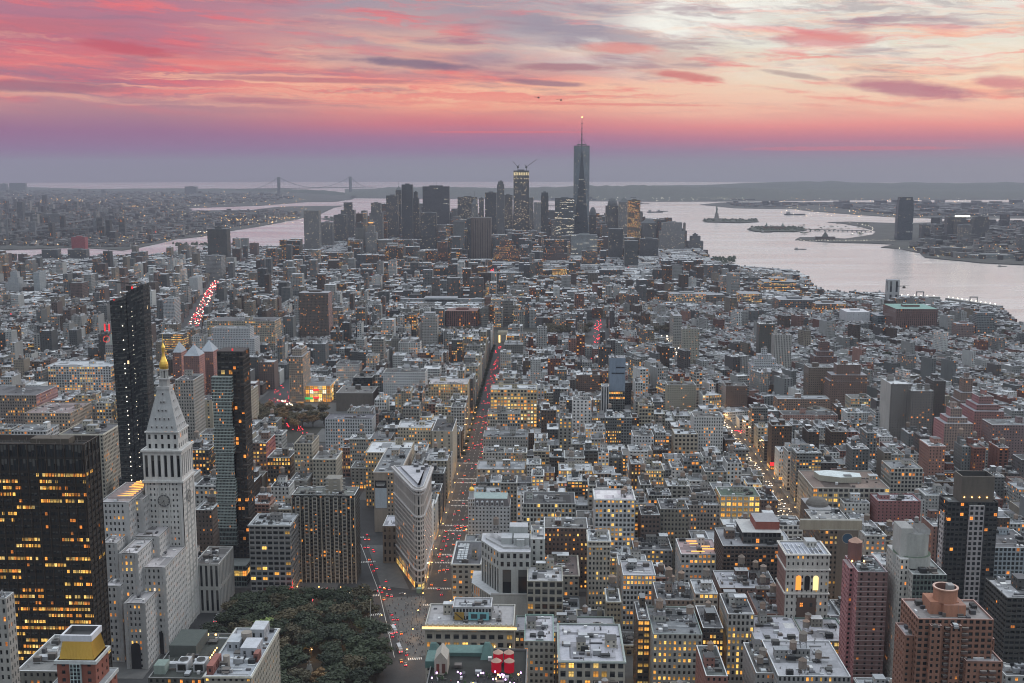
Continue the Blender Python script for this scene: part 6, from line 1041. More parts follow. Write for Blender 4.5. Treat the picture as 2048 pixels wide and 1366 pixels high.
# ------------------------------------------------------------ downtown skyline
SK = lambda c, lit=.08, wf=.5, hf=.5, bay=3.2, tint=1: ST(c, bay, 4, wf, hf, lit, tint=tint)
dk, md, pl_, br = (.09,.095,.10), (.16,.165,.17), (.26,.265,.27), (.13,.09,.08)
sky_ = [("slim pale twin slab tower at the left end of the skyline", 'the slim twin slab', 607, 637, 421, 500, 4500, SK((.2,.2,.2),.05), {}),
 ("square grey office block right of the slim twin slab", None, 641, 664, 445, 505, 4700, SK(md), {}),
 ("dark stepped tower left of the skyline's first tall cluster", None, 667, 692, 430, 505, 5000, SK(dk), {}),
 ("dark tower with rounded stepped top near the left of the skyline", None, 681, 708, 405, 480, 5300, SK(dk), dict(tiers=[(1,.8),(.6,1)])),
 ("grey tapering tower with flat top left of the tall dark cluster", None, 738, 764, 406, 480, 5100, SK(md), dict(tiers=[(1,.75),(.75,1)])),
 ("pale stone municipal tower with an orange lit crown", None, 730, 752, 446, 510, 4300, SK(pl_,.1), dict(tiers=[(1,.7),(.6,.9)], crown='spire', ch=26)),
 ("dark wide flat topped tower at the left of the tall cluster", None, 772, 795, 391, 480, 5300, SK(dk), {}),
 ("narrow pointed tower inside the tall dark cluster", None, 791, 802, 380, 470, 5350, SK(dk), dict(crown='spire', ch=40)),
 ("tallest black slab of the left cluster", 'the tallest black slab', 803, 824, 369, 480, 5000, SK((.06,.065,.07),.03), {}),
 ("stepped dark tower right of the tallest black slab", None, 823, 838, 384, 480, 5050, SK(dk), dict(tiers=[(1,.7),(.8,.88),(.5,1)])),
 ("broad dark banded office slab with a roof mast", 'the broad masted slab', 845, 898, 373, 450, 5200, SK((.10,.10,.11),.03,.8,.4), dict(crown='mast', ch=22)),
 ("dark slab with rounded shoulders in front of the broad masted slab", None, 841, 872, 425, 500, 4400, SK(dk), {}),
 ("brown grey apartment slabs with a few orange lights, below the skyline", None, 876, 894, 484, 536, 3900, SK(br,.1,tint=0), {}),
 ("dark office box with lit window dashes left of the spired gothic tower", None, 915, 954, 394, 440, 5100, SK(dk,.2), {}),
 ("gothic tower with a pointed green crown", 'the gothic spired tower', 941, 957, 408, 450, 4700, SK(pl_), dict(tiers=[(1,.75),(.75,1)], crown='spire', ch=52)),
 ("thin grey tower right of the gothic spired tower", None, 958, 967, 396, 440, 5000, SK(md), {}),
 ("dark flat tower beside the thin rippled tower", None, 970, 993, 385, 470, 4900, SK(dk,.06), {}),
 ("thin tall rippled steel apartment tower", 'the thin rippled tower', 994, 1008, 363, 470, 4560, SK((.17,.175,.18),.03), dict(tiers=[(1,.96),(.75,1)])),
 ("blue grey office tower with lit dashes between two tall towers", None, 1006, 1025, 390, 460, 4700, SK(md,.14), {}),
 ("pale tower peeking out right of the tower under cranes", None, 1058, 1067, 395, 460, 4700, SK(pl_), {}),
 ("slim grey tower with a stepped foot", None, 1068, 1082, 405, 460, 4500, SK(pl_,.06), {}),
 ("slim dark tower with a lit crown frame left of the glass block", None, 1082, 1097, 385, 465, 4520, SK(dk,.05), dict(tiers=[(1,.95),(.9,1)])),
 ("broad glass office block with many small lights left of the tall spire", 'the glass block by the spire', 1110, 1149, 396, 470, 4520, SK((.15,.17,.18),.25,.85,.5), {}),
 ("rounded dark tower right of the tall spire", None, 1179, 1193, 430, 480, 4800, SK(dk,.05), dict(crown='dome', ch=34)),
 ("windowless brown granite telephone tower with vertical ribs", 'the windowless brown tower', 939, 982, 435, 520, 4050, ST((.17,.135,.12), 9, 170, .2, .92, 0), {}),
 ("dark narrow annex left of the windowless brown tower", None, 934, 941, 437, 500, 4040, SK(dk,.03), {}),
 ("brown stepped art deco block with many warm lights", 'the brown deco block', 987, 1036, 486, 545, 3900, SK(br,.38,tint=0), dict(tiers=[(1,.7),(.8,.86),(.5,1.12)])),
 ("brown pyramidal deco telephone building below the glass block", None, 1088, 1134, 494, 540, 3950, SK(br,.08,tint=0), dict(tiers=[(1,.6),(.75,.8),(.5,1.0),(.25,1.15)])),
 ("pale curved glass tower base building in front of the tall spire", None, 1142, 1195, 470, 520, 4200, SK((.35,.38,.39),.1,.85,.4), {}),
 ("domed grey financial tower by the river", 'the domed tower', 1212, 1240, 412, 500, 4750, SK(md,.08), dict(crown='dome', ch=34)),
 ("tower with a glass pyramid roof by the river", None, 1238, 1259, 404, 470, 4700, SK(pl_,.12), dict(crown='pyr', ch=18)),
 ("tower with a flat dark top whose whole side glows gold", 'the golden lit tower', 1257, 1281, 400, 476, 4450, SK((.16,.14,.11),.8,.6,.5,tint=0), {}),
 ("dark glass tower in front of the domed tower", None, 1218, 1246, 458, 540, 4100, SK(dk,.03), {}),
 ("slender dark tower standing forward of the golden lit tower", None, 1250, 1277, 482, 560, 3750, SK((.08,.09,.09),.05), {}),
 ("octagonal topped grey tower right of the golden lit tower", None, 1284, 1313, 446, 500, 4650, SK(md,.05), dict(crown='frustum', ch=14)),
 ("grey slab in front of the octagonal topped tower", None, 1281, 1317, 478, 540, 4150, SK(dk,.03), {}),
 ("wide stepped pale bank tower right of the octagonal tower", 'the wide stepped bank tower', 1320, 1369, 445, 520, 4550, SK(pl_,.07), dict(tiers=[(1,.7),(.82,1)])),
 ("rightmost tower of the skyline with jagged stepped top", 'the rightmost skyline tower', 1376, 1407, 476, 520, 4600, SK(md,.04), dict(tiers=[(1,.75),(.65,1.15),(.3,1.3)])),
 ("dark tower slab standing alone before the east river", 'the lone dark slab', 414, 453, 456, 512, 3900, SK((.075,.075,.07),.03,tint=0), dict(tiers=[(1,.97),(.3,1.02)])),
 ("grey office cube under the lone dark slab", None, 410, 442, 512, 540, 3350, SK(pl_,.05), {}),
 ("large boxy stepped tower over the glass block's foot", None, 1102, 1112, 440, 480, 4400, SK(md,.1), {}),
 ("warm lit brick block in the low part below the skyline", None, 1105, 1134, 538, 552, 3400, SK((.3,.2,.12),.9,.8,.5,tint=0), {}),
 ("slim office tower with lit column right of the pale glass base", None, 1164, 1195, 502, 545, 3800, SK(dk,.3,tint=0), {}),
]
for lab, ref, pl, pr, pt, pb, Y, st, k in sky_: B('skyscraper', lab, ref, pl, pr, pt, pb, st, Y=Y, D=k.pop('D', 45), cat='skyscraper', roof=(.14,.15,.16), bulk=0, **k)
# tower under construction with two cranes
r, x0, x1, Y, y1, H = B('skyscraper', 'concrete tower under construction with a glowing top floor and two cranes', 'the tower under cranes', 1027, 1058, 341, 462, SK((.13,.135,.14),.12,.7,.5), Y=4560, D=45, cat='skyscraper', bulk=0)
o = ((x0+x1)/2, (Y+y1)/2, 0)
mb = MB()
for row, (h0, h1, e) in enumerate(((8, 13, 0), (15, 19, 0), (32, 34, 1), (46, 48, 1))):
    for i in range(9):
        if e and rnd() < .5: continue
        X = x0+(x1-x0)*(i+.2)/9; mb.box(X, X+(x1-x0)/9*.6, Y-.5, Y-.1, H-h1, H-h0, (1,1,1))
mb.build('work_lights', 'work_glow', r, o)
for (a, px, py) in ((.28, 1026, 323), (.82, 1073, 319)):
    X = x0+(x1-x0)*a; ex, ez = AT(px, py, Y+10); mb = MB(); mb.bar((X, Y+10, H), (X, Y+10, H+20), 1.6, (.05,.05,.05)); mb.bar((X, Y+10, H+14), (ex, Y+10, ez), 1.1, (.06,.05,.05)); mb.bar((X, Y+10, H+14), (X+(6 if a < .5 else -6), Y+10, H+24), 1.2, (.05,.05,.05)); mb.box(X-4, X+4, Y+7, Y+13, H+10, H+16, (.06,.06,.06)); mb.build('tower_crane', 'facade', r, o)
# the tall tapering spire tower: square foot and square head turned by 45 degrees
Y = 4568; xl_, xr_ = AT(1147, 300, Y)[0], AT(1181, 300, Y)[0]; cx = (xl_+xr_)/2; H = AT(1164, 293, Y)[1]; zs = AT(1165, 234, Y)[1]; cy2 = Y+32
t = empty('spire_tower', (cx, cy2, 0), 'tallest glass skyscraper with long tapering triangular faces and a lit needle spire', 'skyscraper'); o = (cx, cy2, 0); reg(xl_, xr_, Y, Y+62, H, (1144, 1184, 470)); REFS.append(('the tall spire tower', 1164, 340, t))
hb, zb = 31.5, 57; pb4 = rect(cx-hb, cx+hb, cy2-hb, cy2+hb); rt_ = hb*1.02
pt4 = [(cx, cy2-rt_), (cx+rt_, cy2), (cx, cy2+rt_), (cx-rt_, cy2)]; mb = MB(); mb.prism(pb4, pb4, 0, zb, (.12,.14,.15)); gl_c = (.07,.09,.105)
for i in range(4):
    a, b_ = pb4[i], pb4[(i+1)%4]; T = pt4[i]; T0 = pt4[i-1]
    mb.add([(*a,zb),(*b_,zb),(*T,H)], gl_c, [(0,0),(24,0),(12,88)], (.05,.8,.5,1.2+.1*i)); mb.add([(*a,zb),(*T,H),(*T0,H)], tuple(c*2.6 for c in gl_c), [(12,0),(24,88),(0,88)], (.04,.7,.5,1.6+.1*i))  # facet lighting put into the colour: the inverted faces are painted brighter
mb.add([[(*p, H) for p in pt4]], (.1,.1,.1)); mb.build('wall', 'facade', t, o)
mb = MB(); mb.prism(pt4, pt4, H, H+4, (.12,.12,.13)); mb.cyl(cx, cy2, 20, 20, H+7, H+10, (.16,.16,.17), 20, bottom=True)
for i in range(8): mb.bar((cx+18*math.cos(i*.785), cy2+18*math.sin(i*.785), H+4), (cx+18*math.cos(i*.785), cy2+18*math.sin(i*.785), H+7), .8, (.1,.1,.1))
mb.build('crown_ring', 'facade', t, o)
mb = MB(); mb.cyl(cx, cy2, 2.6, 1.6, H+4, H+(zs-H)*.55, (.12,.11,.11), 8); mb.cyl(cx, cy2, 1.5, .5, H+(zs-H)*.55, zs, (.13,.12,.12), 8)
for f in (.2, .4, .62, .78): mb.cyl(cx, cy2, 3.6*(1-f*.4), 3.6*(1-f*.4), H+(zs-H)*f, H+(zs-H)*f+2.5, (.1,.1,.1), 8, bottom=True)
for s_ in (-1, 1): mb.bar((cx+s_*16, cy2, H+9), (cx, cy2, H+40), .5, (.1,.1,.1))
mb.build('spire', 'facade', t, o); mb = MB(); mb.cyl(cx, cy2, 1.8, 1.8, zs-1, zs+3, (1,1,1), 8); mb.build('beacon', 'lamp_orange', t, o)

# across the river
jc = [("tall tapering blue glass tower alone on the far river bank", 'the far bank blue tower', 1798, 1829, 394, 494, 5350, SK((.10,.12,.145),.03,.9,.6), dict(tiers=[(1,.8),(.93,.93),(.84,1)])),
 ("short round topped apartment tower right of the far bank blue tower", None, 1844, 1861, 449, 480, 5500, SK(dk,.08), {}),
 ("second short apartment tower right of the far bank blue tower", None, 1870, 1887, 449, 480, 5600, SK(dk,.08), {}),
 ("dark ribbed tower left of the tower with the glowing roof", None, 1895, 1913, 433, 490, 5500, SK(dk,.05), {}),
 ("dark tower with a glowing yellow roof edge and red lights", 'the glowing roofed tower', 1914, 1933, 434, 490, 5450, SK(dk,.1), {}),
 ("stepped grey tower below the glowing roofed tower", None, 1921, 1945, 450, 500, 5300, SK(md,.1), {}),
 ("broad dark tower with chamfered top at the right of the far bank", None, 1948, 1979, 433, 500, 5350, SK(dk,.06), dict(tiers=[(1,.9),(.85,1)])),
 ("long low pale pier building on the far bank", None, 1940, 2030, 510, 522, 4250, SK((.3,.33,.34),.05,.6,.5), dict(D=60)),
 ("low block on the far bank pier below the stepped grey tower", None, 1870, 1925, 496, 516, 4400, SK(md,.1), dict(D=60)),
 ("grey slab at the right edge of the far bank", None, 2040, 2080, 470, 520, 4700, SK(md,.08), {}),
 ("wide low office on the far bank between the two short towers", None, 1845, 1872, 478, 500, 5000, SK(md,.08), {}),
 ("dark old housing tower far across the east river", None, 33, 44, 403, 440, 7200, SK(dk,.02), {}),
 ("broad twin housing slabs far across the east river", None, 50, 82, 425, 460, 6400, SK(dk,.04), {}),
 ("grey ribbed slab right of the twin housing slabs", None, 86, 119, 428, 465, 6300, SK(md,.03), {}),
 ("thin pale chimney like tower in the far left flats", None, 186, 191, 423, 455, 6200, SK(md,.02), {}),
 ("long low hospital block on the far left horizon", None, 369, 392, 373, 381, 15500, SK(md,.0), dict(D=80)),
 ("row of far seaside housing blocks at the left horizon", None, 0, 12, 367, 374, 17500, SK(md,.0), dict(D=60)),
 ("pair of far seaside housing blocks right of the first at the left horizon", None, 18, 50, 366, 374, 17400, SK(md,.0), dict(D=60)),
 ("dark housing block wrapped in red lit netting", 'the red netted block', 142, 169, 474, 494, 4300, SK((.34,.06,.07),.0), dict(D=30)),
 ("wide dark housing slab below the red netted block", None, 135, 172, 499, 520, 4000, SK(dk,.02), dict(D=30)),
 ("dark housing slab left of the red netted block", None, 83, 115, 499, 525, 4000, SK(dk,.02), dict(D=30)),
 ("pale tapered office tower at the left edge before the east river", 'the pale tapered tower', 8, 38, 548, 590, 2900, SK((.36,.38,.4),.0,.2,.2), dict(tiers=[(1,.55),(.7,.82),(.45,1.08)])),
 ("slim blue grey tower with a dark side at the left", None, 66, 78, 545, 600, 2900, SK((.3,.33,.35),.0,.2,.2), {}),
 ("brown apartment tower behind the black glass tower's left shoulder", None, 140, 163, 566, 598, 2700, SK(br,.04), {}),
 ("white balconied apartment tower right of the black glass tower", None, 325, 348, 598, 640, 2300, ST((.42,.44,.46), 3, 3, .7, .4, .05), {}),
 ("white box building with a glowing lantern top near the lit avenue's bend", None, 378, 395, 555, 580, 2900, ST((.4,.42,.43), 3, 3, .2, .2, .02), {}),
]
for lab, ref, pl, pr, pt, pb, Y, st, k in jc: B('apartment_tower' if 'apart' in lab or 'housing' in lab else 'office_building', lab, ref, pl, pr, pt, pb, st, Y=Y, D=k.pop('D', 40), cat='tower' if 'tower' in lab else 'building', roof=(.2,.21,.22), bulk=0, **k)
def add_part(label_start, name, f, mt):
    for rt in HERO:
        if rt[0].get('label', '').startswith(label_start): r, x0, x1, Y, y1, H = rt; mb = MB(); f(mb, x0, x1, Y, y1, H); mb.build(name, mt, r, tuple(r.location)); return
add_part('dark tower with a glowing yellow', 'roof_glow', lambda m_, x0, x1, Y, y1, H: m_.box(x0-8, x1+16, Y-1, Y+4, H+1, H+7, (1,1,1)), 'lamp_white')
add_part('pale stone municipal', 'crown_light', lambda m_, x0, x1, Y, y1, H: m_.box((x0+x1)/2-9, (x0+x1)/2+9, Y+8, Y+20, H-1, H+2, (1,1,1)), 'strip_amber')
add_part('wide department store', 'sale_banner', lambda m_, x0, x1, Y, y1, H: (m_.box(x0+(x1-x0)*.4, x0+(x1-x0)*.6, Y-.6, Y-.1, H-8, H-5, (1,1,1)), m_.box(x0+(x1-x0)*.4, x0+(x1-x0)*.6, Y-.6, Y-.1, H-19, H-16, (1,1,1))), 'sign_red')
add_part('wide department store', 'green_sign', lambda m_, x0, x1, Y, y1, H: m_.box(x0+(x1-x0)*.1, x0+(x1-x0)*.4, Y-.6, Y-.1, 4, 7, (1,1,1)), 'sign_green')
add_part('blue glass slab', 'upper_glazing', lambda m_, x0, x1, Y, y1, H: (m_.facade((x0-.1,Y-.5), (x1+.1,Y-.5), H*.42, H, ST((.22,.28,.36), 1.5, 2, .05, .05, .0)), m_.facade((x0+9,Y-.6), (x1-1,Y-.6), H-14, H-12, ST((.03,.05,.08), 2, 2, .6, .6, .0)), m_.facade((x0+3,Y-.6), (x1-1,Y-.6), H-22, H-20, ST((.03,.05,.08), 2, 2, .6, .6, .0))), 'facade')
add_part('department store block', 'oval_terrace', lambda m_, x0, x1, Y, y1, H: m_.prism([(x0+12,Y+26), (x0+30,Y+18), (x0+50,Y+20), (x0+52,Y+34), (x0+24,Y+44), (x0+10,Y+40)], [(x0+12,Y+26), (x0+30,Y+18), (x0+50,Y+20), (x0+52,Y+34), (x0+24,Y+44), (x0+10,Y+40)], H-.5, H+5, (.4,.38,.32), (.6,.66,.68)), 'facade')

# clock tower far left (red lit dial), pyramid topped red brick group
for i, (pl, pr, pt, lab) in enumerate(((367, 398, 712, 'nearer red brick tower with a glass pyramid roof, left of two'), (400, 426, 703, 'farther red brick tower with a glass pyramid roof, right of two'), (345, 362, 705, 'red brick tower half hidden behind the gilded lantern'))):
    B('apartment_tower', lab, 'the pyramid topped brick towers' if i == 0 else None, pl, pr, pt, 800, ST((.21,.12,.11), 2.8, 3, .4, .45, .1), Y=1500+i*40, D=26, crown='pyr', ch=14, roof=(.38,.42,.47), sides=dict(col=(.40,.2,.18)))
r, x0, x1, Y, y1, H = B('clock_building', 'grey clock building with red lit dial peeking out left of the black glass tower', None, 207, 226, 690, 770, ST((.3,.3,.3), 3, 4, .4, .5, .3), Y=1750, D=26, crown='spire', ch=36, tiers=[(1,.7),(.8,1)])
mb = MB(); X, Z = AT(213, 678, Y-1); o = tuple(r.location)
for i in range(16): a = i*.3927; mb.cyl(X+5*math.cos(a), Y-1.2, .6, .6, Z+5*math.sin(a)-.5, Z+5*math.sin(a)+.5, (1,1,1), 5)
mb.build('clock_dial', 'sign_red', r, o)
for a in (-3.5, 3.5): mb = MB(); X2, Z2 = AT(214, 655, Y-1); mb.box(X2+a-1.2, X2+a+1.2, Y-1.5, Y-1, Z2-6, Z2+6, (1,1,1)); mb.build('lit_slot', 'sign_red', r, o)

# triumphal arch at the end of the avenue
Y = 2120; xa, xb = AT(996, 690, Y)[0], AT(1017, 690, Y)[0]; cx = (xa+xb)/2; o = (cx, Y, 0)
t = empty('triumphal_arch', o, 'floodlit pale marble arch closing the end of the avenue', 'monument'); REFS.append(('the floodlit arch', 1006, 680, t))
mb = MB(); wa = (xb-xa); 
for a, b_ in ((xa, xa+wa*.28), (xb-wa*.28, xb)): mb.box(a, b_, Y, Y+6, 0, 16, (.62,.58,.45))
mb.box(xa, xb, Y, Y+6, 16, 23, (.65,.6,.48)); mb.box(xa-.6, xb+.6, Y-.5, Y+6.5, 19.5, 20.5, (.7,.66,.55), bottom=True); mb.build('arch', 'facade', t, o)
for s_ in (xa+wa*.14, xb-wa*.14): mb = MB(); mb.box(s_-1.5, s_+1.5, Y-.2, Y-.1, 1, 15, (1,1,1)); mb.build('floodlight_glow', 'teal_glow', t, o).data.materials[0] = M['cornice_glow']  # glowing sheet added on each pier, standing in for floodlight on the marble

# river vent building and its crane boom, piers
B('vent_building', 'white box shaped ventilation tower standing in the river', 'the river vent tower', 1777, 1800, 560, 588, ST((.42,.43,.44), 14, 40, .35, .8, .0), Y=2750, D=22, bulk=0, base=-3)
for i, (a, b_, wd, lab) in enumerate((((1660,588), (1795,590), 9, 'long lit pier reaching to the river vent tower'), ((1800,592), (1880,594), 7, 'lit pier right of the river vent tower'), ((1895,596), (2002,612), 7, 'long outermost pier edge, far right'), ((1415,541), (1550,544), 14, 'park pier below the end of the skyline'))):
    p, q = G(*a, 1), G(*b_, 1); mb = MB(); d_ = np.array([q[0]-p[0], q[1]-p[1]]); L2 = np.linalg.norm(d_); d_ /= L2; n2 = np.array([-d_[1], d_[0]])*wd
    pts = [tuple(np.array(p)-n2), tuple(np.array(q)-n2), tuple(np.array(q)+n2), tuple(np.array(p)+n2)]; mb.prism(pts, pts, -3, 1.5, (.2,.2,.19), (.38,.38,.38)); pr_ = mb.build('pier', 'facade', None, (*p, 0)); tag(pr_, lab, 'pier')
    mb = MB()
    for k in range(int(L2/16)): c = np.array(p)+d_*(k*16+4); mb.box(c[0]-.9, c[0]+.9, c[1]-.9, c[1]+.9, 3.5, 5, (1,1,1))
    mb.build('pier_lamps', 'lamp_white', pr_, (*p, 0))
    for k in (2,):
        if 0 < i < 3: c = np.array(p)+d_*L2*.5; mb = MB(); [mb.box(c[0]+e-1, c[0]+e+1, c[1]-1, c[1]+1, 0, 14, (.2,.2,.2)) for e in (-9, 9)]; mb.box(c[0]-10, c[0]+10, c[1]-1.5, c[1]+1.5, 12, 14.5, (.2,.2,.2)); mb.build('gantry', 'facade', pr_, (*p, 0))

# the statue on its island
sx, sy = G(1433, 440, 3); t = empty('statue', (sx, sy, 0), 'standing robed statue with raised torch on a tall pedestal, on the small harbour island', 'statue'); o = (sx, sy, 0); gr_ = (.10,.15,.13)
mb = MB(); mb.cyl(sx, sy, 42, 38, 3, 14, (.2,.19,.17), 11); mb.prism(rect(sx-14, sx+14, sy-14, sy+14), rect(sx-9, sx+9, sy-9, sy+9), 14, 50, (.24,.22,.2)); mb.build('pedestal', 'facade', t, o)
mb = MB(); prof = [(5.6,50),(5.2,60),(4.4,70),(4.8,77),(4.6,82),(2.2,85),(2.0,87)]
for (r0, z0), (r1, z1) in zip(prof, prof[1:]): mb.cyl(sx, sy, r0, r1, z0, z1, gr_, 12, cap=(z1 == 87))
mb.cyl(sx, sy, 2.3, 2.4, 87, 91, gr_, 10); mb.cyl(sx, sy, 3.2, 2.0, 91, 92.5, gr_, 9, bottom=True)
for i in range(7): a = i*math.pi/6; mb.bar((sx, sy, 91.5), (sx+4.5*math.cos(a), sy, 91.5+4*math.sin(a)), .3, gr_)
mb.bar((sx-3.5, sy, 81), (sx-5.4, sy, 92), 1.3, gr_, 6); mb.bar((sx+3.5, sy-1, 80), (sx+4.8, sy-3, 72), 1.4, gr_, 6); mb.box(sx+3.5, sx+6.2, sy-4.5, sy-3.2, 69, 77, gr_); mb.build('figure', 'facade', t, o)
mb = MB(); mb.cyl(sx-5.6, sy, .9, 1.5, 92, 94.5, gr_, 8); mb.cyl(sx-5.6, sy, 1.2, .1, 94.5, 98, (.5,.35,.1), 8); mb.build('torch', 'facade', t, o)

# suspension bridge at the harbour mouth, and the nearer bridge at the left
def bridge(name, label, px1, px2, ztop, zdeck, Y1, Y2, ends, thick, tw, pyt=None):
    xA = AT(px1, 380, Y1)[0]; xB = AT(px2, 380, Y2)[0]; A, Bp = np.array([xA, Y1]), np.array([xB, Y2]); d_ = Bp-A; Ln = np.linalg.norm(d_); d_ = d_/Ln; n2 = np.array([-d_[1], d_[0]])
    o = (xA, Y1, 0); t = empty(name, o, label, 'bridge'); c = (.16,.17,.18)
    for P in (A, Bp):
        mb = MB()
        for s_ in (-1, 1): q = P+n2*s_*15; mb.box(q[0]-tw, q[0]+tw, q[1]-tw, q[1]+tw, -3, ztop, c)
        for z_ in (zdeck-6, ztop*.62, ztop-tw*2):
            a, b_ = P-n2*15, P+n2*15; mb.bar((*a, z_), (*b_, z_), tw*1.1, c)
        mb.build('bridge_tower', 'facade', t, o)
    mb = MB(); e0, e1 = A-d_*ends[0], Bp+d_*ends[1]
    mb.bar((*e0, zdeck), (*e1, zdeck), thick, c); mb.build('deck', 'facade', t, o)
    for s_ in (-1, 1):
        mb = MB(); off = n2*s_*14
        def cab(P, Q, za, zb_, sag, n=14):
            last = None
            for i in range(n+1):
                f = i/n; z_ = za+(zb_-za)*f-sag*4*f*(1-f); p = (*(P+(Q-P)*f+off), z_)
                if last is not None: mb.bar(last, p, tw*.17, c)
                if i % 2 == 0 and z_ > zdeck+2: mb.bar((p[0], p[1], zdeck), p, tw*.1, c, 3)
                last = p
        cab(A, Bp, ztop, ztop, ztop-zdeck-6, 28); cab(A, A-d_*ends[0]*.6, ztop, zdeck, (ztop-zdeck)*.15); cab(Bp, Bp+d_*ends[1]*.6, ztop, zdeck, (ztop-zdeck)*.15)
        mb.build('cable', 'facade', t, o)
    return t
zt_ = AT(558, 354, 15400)[1]; bridge('suspension_bridge', 'long double towered suspension bridge across the harbour mouth on the horizon', 558, 701, zt_, 72, 15400, 16400, (700, 500), 7, 11)
bridge('suspension_bridge', 'dark suspension bridge crossing the east river at the far left', 2, -140, 105, 38, 5100, 4300, (1700, 500), 4, 4)
bridge('suspension_bridge', 'stone towered suspension bridge running down behind the red netted block', 190, 60, 84, 40, 5600, 5300, (700, 500), 4, 6)

# ------------------------------------------------------------ the ordinary city blocks
sight(1404, 1450, 446, 6400); sight(1408, 1480, 530, 5200); sight(1480, 1600, 547, 5200); sight(1600, 1650, 576, 5200); sight(1650, 1900, 597, 5200); sight(1900, 2000, 618, 5200); sight(2000, 2140, 650, 5200)
lots = []
def zone(x, y):
    """height range, lot width range, palette, share of lit windows"""
    if y < 1600:
        if x > 480: return (14, 26), (7, 18), 'vill', .05
        if x > 262: return ((16, 34) if rnd() < .78 else (36, 56)), (7, 20), 'vill', .08
        if x > -420: return ((20, 46) if rnd() < .85 else (46, 62)), (8, 24), 'loft', .2
        return ((16, 40) if rnd() < .82 else (42, 68)), (8, 24), 'loft', .14
    if y < 2750:
        if -330 < x < -60: return ((24, 46) if rnd() < .85 else (46, 66)), (10, 28), 'loft', .12
        if x < -1100: return ((13, 20) if rnd() < .92 else (34, 60)), (8, 30), 'ten', .05
        if x < -330: return ((13, 26) if rnd() < .84 else (30, 60)), (7, 22), 'ten', .08
        if x > 262: return ((10, 17) if rnd() < .92 else (26, 46)), (7, 20), 'vill', .05
        return ((13, 26) if rnd() < .87 else (30, 55)), (7, 22), 'vill', .08
    if y > 3250 and -560 < x < 520 and rnd() < .55: return ((38, 100) if y > 3600 else (30, 64)), (18, 38), 'down', .12
    if y < 3500: return ((15, 30) if rnd() < .92 else (34, 75)), (8, 26), 'ten', .1
    if y > 3500 and x < -900: return ((14, 24) if rnd() < .93 else (40, 60)), (14, 30), 'ten', .06
    if y < 4000: return ((24, 48) if rnd() < .6 else (50, 95)), (16, 38), 'down', .14
    if x > 640 or x < -900: return ((14, 26) if rnd() < .9 else (35, 55)), (16, 40), 'ten', .08
    return ((50, 120) if rnd() < .8 else (110, 165)), (22, 42), 'down', .12
PAL = dict(loft=[(LIME,4),(PALE,4),((.34,.32,.26),2.5),(GREY,2.5),(WHITE,3.2),(BROWN,1.6),(DGREY,2),((.24,.14,.11),.8)],
    vill=[(RED,2),((.3,.17,.14),2),(BROWN,2),(GREY,2.5),(PALE,3),(WHITE,3.5),(TAN,1.5),((.12,.11,.11),2)],
    ten=[(BROWN,2.5),((.15,.11,.1),2),(GREY,3),(PALE,3),(TAN,1.5),(WHITE,2.4),(DGREY,3)], down=[(DGREY,3),(GREY,3),(LIME,2),(BROWN,1.5),((.09,.1,.11),2)])
VIL = [G(1180,840), G(1290,560), G(2300,600), G(2600,860)]
def limit(x0, x1, y, H):
    a, b_ = PR(x0, y, H)[0], PR(x1, y, H)[0]
    for pl, pr, pb, Ys in SL:
        if Ys > y+3 and b_ > pl and a < pr:
            z_ = AT((max(a, pl)+min(b_, pr))/2, pb, y)[1]
            z_ = max(z_, 13 if Ys > 2500 else 10.5 if Ys > 1400 else 8)
            if z_ < H: H = z_
    return H
